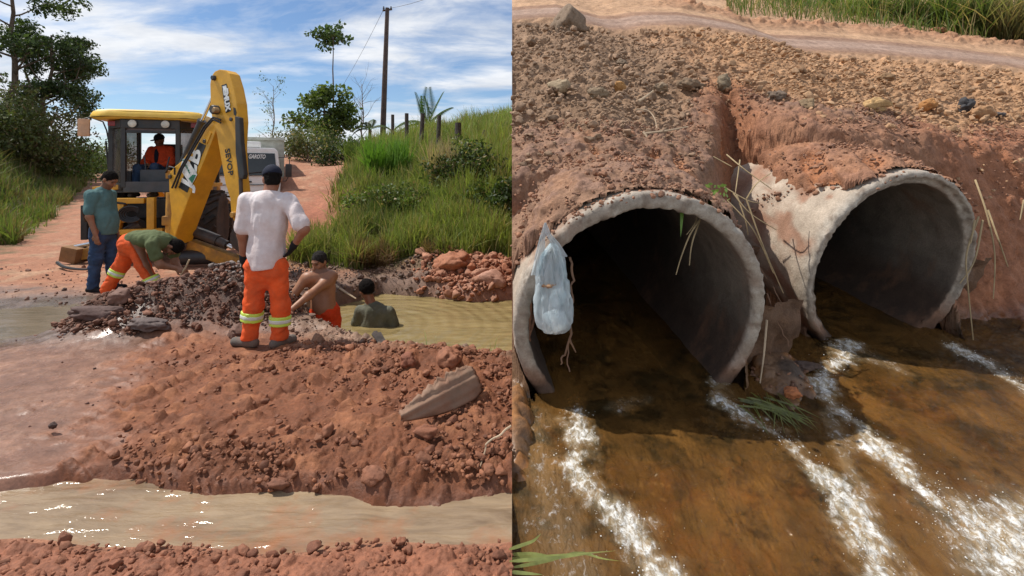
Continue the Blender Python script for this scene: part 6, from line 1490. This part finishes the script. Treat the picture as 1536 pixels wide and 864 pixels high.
# --- the grassy bank on the right of the road
g = np.random.default_rng(101)
def bank_grass():
    n = 120000; t_ = g.random(n); Y = 9.0 + 22 * t_ ** 1.9; u = g.uniform(-.56, .0, n); X = u * Y
    hx = X - hill_line(Y) + .35 * np.sin(Y * .9); q = fbm(np.stack([X, Y, 0 * X], 1) * .55, 3, 201); q2 = fbm(np.stack([X, Y, 0 * X], 1) * 1.7, 3, 202)
    dens = ss(-.1, .9, hx + .4 * q2) * ss(9.0, 9.5, Y + .35 * q2) * (.35 + .65 * ss(-.35, .25, q2)) * ss(.75, .35, fbm(np.stack([X, Y, 0 * X], 1) * .9, 3, 71))
    k = g.random(n) < dens; X, Y, q, q2, hx = X[k], Y[k], q[k], q2[k], hx[k]; P = np.stack([X, Y, zL(X, Y) - .02], 1)
    tall = ss(10.2, 11.5, Y) * ss(-.2, .5, q)
    H = (.22 + .36 * g.random(len(P)) + .62 * tall * g.random(len(P)) ** 1.3 + .16 * ss(0, .6, q2)) * (1 + .012 * (Y - 10)); Wd = .010 + .012 * g.random(len(P)) + .0006 * (Y - 9)
    f = g.random(len(P)); C = lerp(np.tile(GR[0], (len(P), 1)), GR[1], f); C = lerp(C, DG[1], ss(.0, .5, -q) * .75); C = lerp(C, (.20, .24, .055), ss(11, 9.4, Y) * .6)
    C = lerp(C, ST, (g.random(len(P)) < .16 + .22 * ss(.15, .6, q2)).astype(float) * .85); C *= g.uniform(.75, 1.2, len(P))[:, None]
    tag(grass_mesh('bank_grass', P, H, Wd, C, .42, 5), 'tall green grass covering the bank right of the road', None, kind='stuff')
bank_grass()
def left_grass():
    n = 50000; Y = 12 + 22 * g.random(n) ** 1.5; hl = -.3 + 9 * g.random(n) ** 1.4; X = -12.3 - (Y - 12.5) * .73 - hl
    q = fbm(np.stack([X, Y, 0 * X], 1) * .6, 3, 203); k = (g.random(n) < ss(-.4, .5, hl + .5 * q) * ss(.7, .3, fbm(np.stack([X, Y, 0 * X], 1) * .5, 3, 72))) & (X / Y > -1.35); X, Y, hl, q = X[k], Y[k], hl[k], q[k]
    P = np.stack([X, Y, zL(X, Y) - .02], 1); H = (.10 + .55 * g.random(len(P)) ** 1.6 + .3 * ss(1, 3, hl)) * (.6 + .8 * ss(-.3, .4, q)); Wd = .018 + .016 * g.random(len(P))
    C = lerp(np.tile((.09, .14, .03), (len(P), 1)), (.19, .24, .06), g.random(len(P))); C = lerp(C, DG[1], ss(1.2, 3.2, hl + 1.5 * q) * .8); C = lerp(C, (.22, .16, .085), (g.random(len(P)) < .2 + .5 * ss(.1, .5, q)).astype(float) * .85)
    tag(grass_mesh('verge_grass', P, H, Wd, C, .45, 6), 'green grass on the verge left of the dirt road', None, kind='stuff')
left_grass()
def tuft(name, label, base, n, rad, h, w, cols, seed, lean=.35, cat='grass', group=None, m=None, straw=0.):
    g = np.random.default_rng(seed); o = thing(name, label, cat, base, group); r = rad * np.sqrt(g.random(n)); a = g.uniform(0, 2 * pi, n); P = np.array(base) + np.stack([r * np.cos(a), r * np.sin(a), np.zeros(n) - .04], 1)
    C = lerp(np.tile(cols[0], (n, 1)), cols[1], g.random(n)); 
    if straw: C = lerp(C, ST, (g.random(n) < straw).astype(float))
    grass_mesh('blades', P, h * g.uniform(.55, 1.1, n), np.full(n, w) * g.uniform(.7, 1.3, n), C, lean, seed, m, o); return o
tuft('grass_clump', 'tall bright green grass clump on the bank crest in front of the posts', on(580, 14.2), 700, .6, 1.15, .028, ((.10, .22, .03), (.17, .30, .05)), 301, .28)
tuft('grass_clump', 'pale dry flowering grass clump on the bank beside the dark hollow', on(664, 12.6), 360, .35, 1.35, .022, ((.34, .27, .16), (.42, .34, .22)), 302, .22)
tuft('dead_grass_clump', 'brown dead grass clump at the far side of the pond', on(562, 9.35), 900, .36, .55, .016, ((.16, .095, .05), (.25, .16, .085)), 303, .75)
tuft('dead_grass_clump', 'smaller brown tuft right of the dead grass clump', on(655, 9.3), 320, .22, .36, .014, ((.15, .10, .05), (.22, .17, .08)), 304, .7)
tuft('grass_clump', 'yellow-green grass clump beside the standing person\'s right elbow', on(468, 9.6), 420, .4, .62, .018, ((.22, .25, .05), (.30, .32, .10)), 305, .5, straw=.2)
tuft('grass_clump', 'dense dark green clump of blades at the top of the bank near the utility pole', on(552, 17.5), 500, .8, 1.1, .03, MG, 306, .4)
shrub('dark_shrub', 'dark leafy shrub shading a hollow in the middle of the bank', on(690, 12.4), 1.25, .8, 1.05, 3000, .11, (DG[0], DG[1], ST, .05), 311, 18)
shrub('dark_shrub', 'dark leafy shrub at the right end of the bank', on(745, 11.0), .7, .6, .85, 1800, .10, (DG[0], MG[0], ST, .05), 312, 14)
shrub('leafy_shrub', 'low green shrub on the front slope of the bank', on(600, 11.6), .8, .6, .65, 1500, .09, (MG[0], MG[1], ST, .08), 313, 12)
shrub('leafy_shrub', 'green shrub at the top of the bank below the posts', on(700, 14.5), 1.1, .8, .7, 1600, .10, (MG[0], GR[0], ST, .06), 314, 12)
shrub('leafy_shrub', 'green shrub at the left edge of the bank beside the red road', on(548, 12.0), .6, .5, .55, 1100, .09, (MG[0], GR[0], ST, .10), 315, 12)
# sedge blades growing at the near edge of the pond
pl = [(590, 495, 5.2), (622, 500, 5.0), (650, 505, 4.85), (690, 503, 4.8), (604, 488, 5.3), (720, 500, 4.75), (742, 515, 4.7), (672, 492, 5.0)]
for i, (px, py, Yb) in enumerate(pl):
    b = at(px, 530, Yb); b[2] = max(float(zL(b[:1], b[1:2])[0]), POND_Z - .05)
    tuft('sedge_tuft', ['sedge tuft nearest the half submerged person', 'sedge tuft with two tall stems above the earth ridge', 'sedge tuft over the highest clods of the ridge', 'sedge tuft standing alone in front of open water', 'short sedge tuft behind the dead wood scrap', 'thin sedge tuft near the right end of the ridge', 'sedge tuft at the far right pond corner', 'sparse sedge tuft standing in the pond water'][i], b, [9, 12, 7, 10, 6, 6, 10, 5][i], .10, [.32, .38, .26, .30, .22, .22, .28, .36][i], .008, ((.16, .24, .05), (.30, .34, .12)), 320 + i, .4, group='sedge tufts along the pond edge')
# --- trees and bushes on the left hill
tree('tree', 'tall dark tree at the far left edge of the photo', on(10, 27), 10.0, .2, 17, 2.6, 7000, .21, (DG[0], (.08, .12, .04)), .6, 401, .35, .25, .35, (.4, 0))
tree('tree', 'dark tree with drooping branches leaning over the left verge', on(58, 28), 7.2, .17, 16, 2.3, 9000, .19, (DG[0], (.075, .11, .04)), .58, 402, .45, .3, .5, (.7, 0))
tree('tree', 'slender dark tree between the two large trees on the left', on(38, 31), 6.6, .14, 12, 1.7, 4600, .19, (DG[0], (.07, .10, .035)), .5, 403, .4, .3, .35)
for i, (px, Y, rx, rz, n, c, lab) in enumerate([(4, 24, 2.6, 3.6, 6200, (DG[1], (.12, .13, .05)), 'vine draped dark thicket at the far left'), (46, 26, 2.5, 3.5, 6200, ((.07, .075, .03), (.15, .14, .06)), 'brownish vine draped thicket under the drooping tree'), (84, 28, 2.3, 3.1, 5200, (DG[0], MG[1]), 'dark thicket right of the drooping tree'), (110, 32, 2.2, 2.6, 3800, ((.05, .085, .02), (.10, .15, .035)), 'greener bush where the left thicket slopes down'), (132, 38, 2.0, 1.9, 2400, MG, 'small rounded bush at the end of the left thicket')]):
    shrub('thicket' if i < 3 else 'bush', lab, on(px, Y), rx, rx * .7, rz, n, .18, (c[0], c[1], (.17, .12, .07), .08), 410 + i, 24, .5, group='bushes on the left slope')
for i, (px, Y, rx, rz, lab) in enumerate([(150, 46, 2.6, 2.4, 'distant bush seen left of the cab mirror'), (176, 52, 3.2, 3.0, 'distant bush just left of the backhoe cab'), (330, 48, 2.5, 1.7, 'distant bush behind the digging arm')]): shrub('bush', lab, on(px, Y) if px < 300 else on(px, Y), rx, 2, rz, 1500, .24, MG, 420 + i, 12)
# --- behind the road: trees, pole, palm
tree('tree', 'round topped leafy tree with gaps beside the slim tall tree', on(486, 30), 3.3, .13, 22, 1.6, 4600, .25, ((.05, .085, .02), (.15, .20, .045)), .55, 430, .4, .14, .25, elong=1.8)
tree('tree', 'slim tall tree with a small umbrella crown high on a bare stem', on(500, 44), 11.0, .12, 9, 1.5, 620, .38, ((.05, .09, .03), (.09, .14, .05)), .6, 431, .35, .90, .1, elong=1.7, flat=.5, crook=.01)
tree('bare_tree', 'leafless grey tree between the leafy tree and the utility pole', on(543, 33), 4.6, .07, 22, 1.6, 0, .1, None, .3, 432, 1.0, .25, bark=DEADW, crook=.04)
tree('bare_tree', 'small leafless shrub tree behind the truck', on(410, 30), 4.2, .05, 16, 1.2, 260, .12, (MG[0], MG[1]), .2, 433, 1.1, .2, bark=DEADW)
for i, (px, Y, rx, rz, n, c, lab) in enumerate([(430, 27, 1.2, 1.7, 1900, ((.06, .085, .025), (.13, .15, .05)), 'olive bush above the truck tipper'), (462, 25, 1.3, 1.5, 2000, ((.07, .09, .03), (.15, .16, .06)), 'scrubby bush left of the dark bush'), (480, 28, 1.7, 1.7, 2400, (DG[1], MG[1]), 'leafy bush under the round topped tree'), (512, 23, 1.3, 1.3, 2600, ((.022, .04, .012), (.05, .08, .02)), 'very dark bush below the round topped tree'), (545, 26, 1.0, 1.5, 1500, MG, 'green bush at the foot of the leafless tree')]):
    shrub('bush', lab, on(px, Y), rx, rx * .7, rz, n, .14, (c[0], c[1], ST, .10), 440 + i, 16, .2, group='bushes behind the truck')
def frond(mb, base, d, L, droop, g, V, F, C, col, w=.28):
    d = np.array(d, float); pts = [np.array(base, float)]
    for k in range(12): d = d + np.array([0, 0, -droop / 12]); d /= np.linalg.norm(d); pts.append(pts[-1] + d * L / 12)
    mb.tube(pts, list(np.linspace(.03, .008, 13)), 5); pts = np.array(pts)
    for k in range(2, 13):
        for r_ in range(3):
            f = (k - r_ / 3) / 12; p = pts[k - 1] + (pts[k] - pts[k - 1]) * (1 - r_ / 3); tg = pts[k] - pts[k - 1]; tg /= np.linalg.norm(tg)
            for sgn in (-1, 1):
                s = np.cross(tg, [0, 0, 1]) * sgn; s /= np.linalg.norm(s) + 1e-9; q = s * .8 + tg * .7 + np.array([0, 0, -.35]); q /= np.linalg.norm(q); Lf = w * L * (1 - abs(f - .45) * 1.1); n = np.cross(q, tg); b = np.cross(q, n); b /= np.linalg.norm(b) + 1e-9
                i0 = len(V); V += [p, p + q * Lf * .5 + b * .025, p + q * Lf + [0, 0, -.1 * Lf], p + q * Lf * .5 - b * .025]; F.append([i0, i0 + 1, i0 + 2, i0 + 3]); C += [np.array(col) * g.uniform(.7, 1.25)] * 4
def palm(label, base, trunk_h, fronds, L, col, seed):
    g = np.random.default_rng(seed); o = thing('palm', label, 'palm', base); base = np.array(base, float); top = base + [0, 0, trunk_h]; t_ = MB().tube([base - [0, 0, .2], top], [.13, .10], 10); mb = MB(); V, F, C = [], [], []
    for (az, el, dr, ln) in fronds: frond(mb, top, (math.cos(az) * math.cos(el), math.sin(az) * math.cos(el), math.sin(el)), L * ln, dr, g, V, F, C, col)
    t_.build('trunk', BARK, o, True); mb.build('rachis', GREENB, o, True); mesh_np('fronds', V, np.array(F), LEAF, o, cols=np.array(C))
palm('palm with upright fronds behind the row of posts', on(641, 30), .5, [(1.6, 1.45, .25, 1.0), (.2, 1.25, .5, .95), (2.9, 1.3, .4, .9), (.0, 1.0, .9, .8), (3.1, .75, 1.6, .9), (3.3, .55, 1.5, .75), (4.6, 1.2, .6, .8)], 2.3, (.055, .10, .035), 451)
palm('drooping palm or banana plant with tattered fronds left of the pole', on(555, 31), 1.6, [(.3, .9, 1.9, 1), (2.8, .9, 1.9, 1), (1.6, 1.2, 1.6, .9), (4.7, 1.0, 1.7, .9), (3.6, .6, 1.8, .8)], 1.5, (.07, .09, .045), 452)
pb = on(573, 33.); pt = at(581, 12, 33.)
po = thing('utility_pole', 'tall dark wooden utility pole on the bank crest', 'utility pole', pb); MB().tube([pb - [0, 0, .3], pb + (pt - pb) * .5, pt], [.20, .17, .13], 12).build('pole', POLEW, po, True)
MB().tube([at(574, 16, 33.), at(588, 14, 33.)], .06, 8).build('crossarm', POLEW, po, True)
for px in (575.5, 586.5): MB().lathe(at(px, 14.5, 33.), (0, 0, 1), [(0, .04), (.10, .07), (.16, .04), (.2, .05)], 10).build('insulator', GREYP, po, True)
def wire(label, a, b, sag):
    a, b = np.array(a), np.array(b); P = [a + (b - a) * f - [0, 0, sag * 4 * f * (1 - f)] for f in np.linspace(0, 1, 24)]; o = MB().tube(P, .012, 5).build('power_line', GREYP); tag(o, label, 'cable')
wire('thin power line sagging from the pole away to the left', at(576, 13, 33.), at(470, 180, 75), 1.2); wire('thin power line running from the pole up and out to the right', at(586, 12, 33.), at(760, -60, 20), .3)
posts = [(589, 172, 198, 21., 'leftmost post, closest to the utility pole'), (610, 170, 212, 19.0, 'post second from the utility pole, standing on bare soil'), (631, 170, 214, 18.5, 'post in front of the upright palm fronds'), (656, 173, 222, 17.5, 'post leaning slightly right of the palm'), (687, 184, 228, 17.3, 'thickest post, with a square top'), (723, 195, 233, 17.2, 'paler thin post on the upper slope'), (765, 226, 256, 16.2, 'pale post at the right end of the row')]
for i, (px, y0, y1, Y, lab) in enumerate(posts):
    b = on(px, Y); tp = at(px + (3 if i in (2, 3, 5) else 0), y0, Y); r = [.07, .075, .08, .075, .11, .06, .07][i]
    o = MB().tube([b - [0, 0, .3], b + (tp - b) * .5, tp], [r * 1.1, r, r * .95], 8).build('fence_post', POSTW if i < 5 else simple('pale_post_wood', (.17, .14, .11), .9, var=.3, bstr=.4), None, True); tag(o, 'wooden fence ' + lab, 'fence post', 'fence posts along the bank crest')
# --- tall grass and leaves beyond the track, top right
def rg(px, py): return np.array(hit(zR, px, py, 3, 19, 2500))
k_ = 0
for i, (px, py, n, rad, h, c, stw, lab) in enumerate([(1168, 3, 260, .5, .55, GR, .1, 'low green grass patch at the top edge, furthest left'), (1225, 10, 420, .6, .7, ((.10, .22, .03), (.18, .30, .06)), .05, 'bright green grass clump beyond the track'), (1290, 22, 420, .55, .75, GR, .15, 'mixed green grass clump with a straw bent over'), (1345, 32, 420, .5, .9, MG, .25, 'dark grass clump with pale dead leaves'), (1395, 40, 420, .5, 1.1, MG, .2, 'tall dark grass clump beside the bent reed'), (1450, 50, 460, .5, 1.3, ((.06, .10, .025), (.16, .22, .05)), .2, 'tall reed clump with a long leaf bending left'), (1500, 58, 500, .5, 1.4, ((.16, .18, .06), (.26, .25, .11)), .45, 'dry yellowish reed clump at the right edge'), (1545, 66, 420, .5, 1.4, ((.14, .14, .06), (.24, .22, .10)), .5, 'dry reed clump cut off by the right edge')]):
    b = rg(px, py); tuft('grass_clump', lab, b + [0, .1, 0], n, rad * 1.1, h * 1.05, .03, c, 500 + i, .62, group='grass clumps beyond the track', straw=stw)
shrub('leafy_shrub', 'broad leaved green shrub between the grass clumps beyond the track', rg(1320, 22) + [0, .6, 0], .8, .5, .8, 900, .12, (MG[0], GR[1]), 510, 10)
n = 9000; g = np.random.default_rng(520); u = g.uniform(.42, 1.5, n); Y = g.uniform(6.5, 15, n); X = u * Y; r1 = np.interp(X, RX, RY1); k = (Y > r1 + 1.3 + .4 * perlin(np.stack([X, Y, 0 * X], 1) * 1.3, 3)) & (X > 3.6); X, Y = X[k], Y[k]; P = np.stack([X, Y, zR(X, Y)], 1)
tag(grass_mesh('roadside_grass', P, .25 + .6 * g.random(len(P)) ** 2, np.full(len(P), .02), lerp(lerp(np.tile(GR[0], (len(P), 1)), MG[0], g.random(len(P))), ST, (g.random(len(P)) < .25) * 1.), .6, 521), 'green grass covering the slope beyond the track', None, kind='stuff')
# ================================================================ LEFT SIDE: loose earth, scraps
def ldisp(P): P = np.array(P); return P
g = np.random.default_rng(601)
def lscatter(name, n, sampler, lo, hi, ca, cb, m, seed, label=None, p=2.4, sink=.3, lift=.02):
    X, Y = sampler(n); P = np.stack([X, Y, zL(X, Y) + lift], 1); return scatter(name, P, sizes(len(P), lo, hi, seed, p), colset(len(P), ca, cb, seed + 1), m, label, sink, seed)
def s_track(n):
    u = g.uniform(-.78, -.0, n); Y = g.uniform(2.75, 5.0, n) ; X = u * Y; a, b = stream_edges(X); berm = np.exp(-(seg_dist(X, Y, [(-2.1, 5.0), (-1.15, 4.4), (-.55, 4.2), (.1, 4.1)])[0] / .45) ** 2)
    pr = ss(-.35, .9, X + 2.75 + (Y - 3.2) * .45) * ss(-.10, -.03, Y - a) * np.clip(.10 + .8 * berm + .75 * ss(.5, .0, Y - a) + .5 * ss(-.9, -.1, X), 0, 1) * ss(-.5, .35, fbm(np.stack([X, Y, 0 * X], 1) * 2.2, 2, 66) + .15); k = (g.random(n) < pr) & (np.hypot(X + 2.37, Y - 4.9) > .32) & (poly_sd(X, Y, POND) < .05); return X[k], Y[k]
lscatter('mud_clods', 6800, s_track, .009, .055, (.18, .064, .03), (.30, .12, .058), WETM, 610, 'heaped wet red clods along the ford', 2.1)
def s_mound(n):
    X = g.uniform(-5.1, -2.4, n); Y = g.uniform(5.0, 6.7, n); k = g.random(n) < ss(.02, .12, mound(X, Y) + .04 * perlin(np.stack([X, Y, 0 * X], 1) * 3, 5)); return X[k], Y[k]
lscatter('dark_rubble', 5200, s_mound, .010, .055, (.095, .042, .026), (.23, .10, .058), WETM, 620, 'dark wet rubble heaped beside the trench', 2.1, lift=.03)
def s_mtop(n): X = g.normal(-3.05, .25, n); Y = g.normal(6.12, .16, n); return X, Y
lscatter('gravel_heap', 260, s_mtop, .018, .045, (.17, .13, .115), (.32, .27, .24), WETM, 625, 'grey gravel on top of the dark heap', lift=.06)
def s_near(n): X = g.uniform(-2.6, 0, n); Y = g.uniform(1.85, 2.35, n); a, b = stream_edges(X); k = Y < b - .01; return X[k], Y[k]
lscatter('near_bank_clods', 1500, s_near, .008, .04, (.21, .075, .037), (.31, .125, .065), WETM, 630, None, 2.3)
def s_far(n): X = g.uniform(-1.9, 0, n); Y = g.uniform(8.0, 9.3, n); k = (poly_sd(X, Y, POND) < .02) & (g.random(n) < ss(-1.9, -1.0, X)); return X[k], Y[k]
lscatter('shore_clods', 1500, s_far, .02, .16, (.32, .12, .06), (.44, .22, .14), CLODM, 640, 'pale red rubble on the far shore of the pond', 2.2)
def s_far2(n): X = g.uniform(-4.4, -1.2, n); Y = g.uniform(7.6, 9.2, n); k = poly_sd(X, Y, POND) < .02; return X[k], Y[k]
lscatter('shore_debris', 1100, s_far2, .014, .08, (.10, .065, .05), (.28, .18, .13), WETM, 645, None, 2.3)
def s_ledge(n): X = g.uniform(-3.2, -.9, n); Y = g.uniform(4.7, 6.7, n); sd = poly_sd(X, Y, POND); k = (sd < 0) & (sd > -.7) & (np.hypot(X + 2.37, Y - 4.9) > .35); return X[k], Y[k]
lscatter('ledge_crumbs', 1500, s_ledge, .008, .045, (.17, .105, .075), (.31, .19, .13), WETM, 650, None, 2.4)
def s_flat(n): X = g.uniform(-5, -1.6, n); Y = g.uniform(2.9, 5.3, n); q = fbm(np.stack([X, Y, 0 * X], 1) * 1.4, 2, 88); k = g.random(n) < .9 * ss(.25, .6, q) + .03; return X[k], Y[k]
lscatter('mud_crumbs', 700, s_flat, .008, .038, (.07, .035, .028), (.22, .10, .07), WETM, 655, None, 2.4, lift=.0)
def s_trench(n): X = g.uniform(-9.2, -3.4, n); Y = g.uniform(6.6, 9.6, n); k = g.random(n) < .35 + .65 * ss(8.6, 7.4, Y) * ss(-7, -5.5, X); return X[k], Y[k]
lscatter('trench_crumbs', 1300, s_trench, .01, .06, (.10, .06, .05), (.30, .15, .095), WETM, 660, None, 2.3, lift=.0)
# single clods one can point at
LR = [(150, 479, 5.35, .16, (2.0, .7, .55), (.10, .055, .045), 'stone', 'long dark slab lying at the left foot of the dark heap'),
      (222, 486, 5.2, .13, (1.5, .8, .6), (.13, .095, .085), 'stone', 'wide grey stone at the front of the dark heap'),
      (180, 462, 5.5, .12, (1.2, .9, .9), (.17, .085, .06), 'clod', 'reddish lump among the dark rubble'),
      (356, 497, 5.15, .08, (1.2, .9, .8), (.16, .085, .06), 'clod', 'reddish clod left of the standing person\'s boot'),
      (672, 540, 4.1, .13, (1.1, .9, .85), (.27, .105, .052), 'clod', 'big red clod on the ridge above the concrete slab'),
      (612, 541, 4.3, .085, (1, .9, 1.1), (.24, .085, .045), 'clod', 'upright dark red clod on the ridge'),
      (705, 575, 3.85, .10, (1.2, .9, .8), (.32, .125, .065), 'clod', 'red clod right of the concrete slab'),
      (640, 648, 3.3, .07, (1.5, .9, .7), (.24, .09, .045), 'clod', 'flat red clod below the concrete slab'),
      (560, 712, 2.85, .075, (1.2, .9, .8), (.29, .12, .065), 'clod', 'pale red clod overhanging the stream edge'),
      (418, 728, 2.74, .05, (1.5, 1, .6), (.19, .075, .04), 'clod', 'small clod half sunk at the stream edge'),
      (80, 638, 3.4, .03, (1, .9, .9), (.07, .038, .03), 'clod', 'dark clod lying alone on the smooth wet mud'),
      (735, 432, 8.3, .20, (1.5, .9, .7), (.42, .22, .15), 'clod', 'pale clod at the water on the far shore'),
      (680, 425, 8.7, .24, (1.4, .9, .8), (.36, .14, .07), 'clod', 'large orange-red lump on the far shore')]
for i, (px, py, Y, sz, sq, col, cat, lab) in enumerate(LR):
    p = at(px, py, Y) if Y > 5 else np.array(hit(lambda X, Y_: zL(X, Y_) + .05, px, py, 1.5, 20)); sz *= 1 if Y > 5 else p[1] / Y
    V, F = stone_shape(IC4, 90 + i, .38); zz = max(float(zL(p[:1], p[1:2])[0]), POND_Z - .05); V = V * np.array(sq) * sz * (.8 if Y < 5 else 1) + [p[0], p[1], max(p[2], zz + sz * .25)]
    o = mesh_np('earth_clod' if cat == 'clod' else 'stone', V, F, WETM, smooth=True, cols=np.tile(col, (len(V), 1))); tag(o, lab, cat)
# broken corrugated slab half buried in the ridge
def slab():
    A = [(592, 630), (612, 612), (640, 592), (664, 570), (680, 560), (700, 555), (716, 560), (718, 574), (700, 590), (676, 602), (650, 614), (622, 628)]
    n = 40; k = 12; V = []
    zl2 = lambda X, Y_: zL(X, Y_) + .13; p0, p1 = np.array(hit(zl2, 600, 626, 1.5, 20)), np.array(hit(zl2, 712, 568, 1.5, 20))
    for i in range(n + 1):
        f = i / n; c = p0 + (p1 - p0) * f; w = .03 + .115 * math.sin(pi * min(f, .80) / 1.6) ** .9 * (1 - .25 * ss(.85, 1, f)); jag = .010 * math.sin(f * 37 + 1.3 * math.sin(f * 11)) + .012 * math.sin(f * 61 + 2 * math.sin(f * 17)) + .006 * math.sin(f * 140)
        for j in range(k + 1):
            q = j / k - .5; V.append(c + np.array([-.33, .30, .62]) * (q * 2 * (w + jag * (q > 0))) + np.array([.3, -.75, .5]) * (.010 * math.cos(q * 2 * w / .035 * pi) + .03 * (1 - 4 * q * q)))
    V = np.array(V); th = np.array([.02, .035, -.02]); nn = len(V); F = grid_faces(n + 1, k + 1); V2 = np.concatenate([V, V + th]); Fl = [list(f) for f in F] + [[x + nn for x in f[::-1]] for f in F]
    ring = [i * (k + 1) for i in range(n + 1)] + [n * (k + 1) + j for j in range(1, k + 1)] + [i * (k + 1) + k for i in range(n - 1, -1, -1)] + [j for j in range(k - 1, 0, -1)]
    Fl += [[ring[i], ring[(i + 1) % len(ring)], ring[(i + 1) % len(ring)] + nn, ring[i] + nn] for i in range(len(ring))]
    o = mesh_np('concrete_slab', V2, Fl, simple('muddy_concrete', (.24, .15, .10), .85, var=.2, scale=9, dirt=(.27, .11, .06), dirt_amt=.5, bscale=45, bstr=.3), smooth=True); tag(o, 'broken ribbed concrete pipe shard half buried in the red ridge', 'concrete shard')
slab()
stalk('dead_stick', 'dark weathered wood scrap at the pond edge of the ridge', 'stick', [[(562, 500, 4.95), (572, 515, 4.85), (586, 535, 4.7)], [(568, 502, 4.95), (580, 520, 4.82), (592, 532, 4.72)]], POSTW, .035)
stalk('dead_stick', 'thin twig lying across the red tracked mud', 'stick', [[(534, 612, 3.75), (560, 614, 3.72), (590, 610, 3.72), (612, 605, 3.75)]], STICK, .008)
stalk('dry_straw', 'withered vine hanging on the clods at the right above the stream', 'straw', [[(768, 640, 3.0), (745, 655, 2.95), (728, 672, 2.9), (722, 700, 2.85), (718, 722, 2.8)], [(768, 690, 2.9), (750, 705, 2.82), (735, 716, 2.8), (718, 720, 2.78)], [(722, 690, 2.88), (726, 712, 2.82)]], STICK, .0065, jit=.02)
stalk('dead_stick', 'long pale stick lying on the far shore behind the pond people', 'stick', [[(503, 428, 8.0), (518, 438, 7.9), (534, 448, 7.8)]], STICK, .022)
stalk('hose', 'black hose end lying on the road by the stabiliser', 'hose', [[(86, 394, 9.0), (98, 401, 8.8), (125, 404, 8.7), (150, 402, 8.7)]], HOSE, .03)
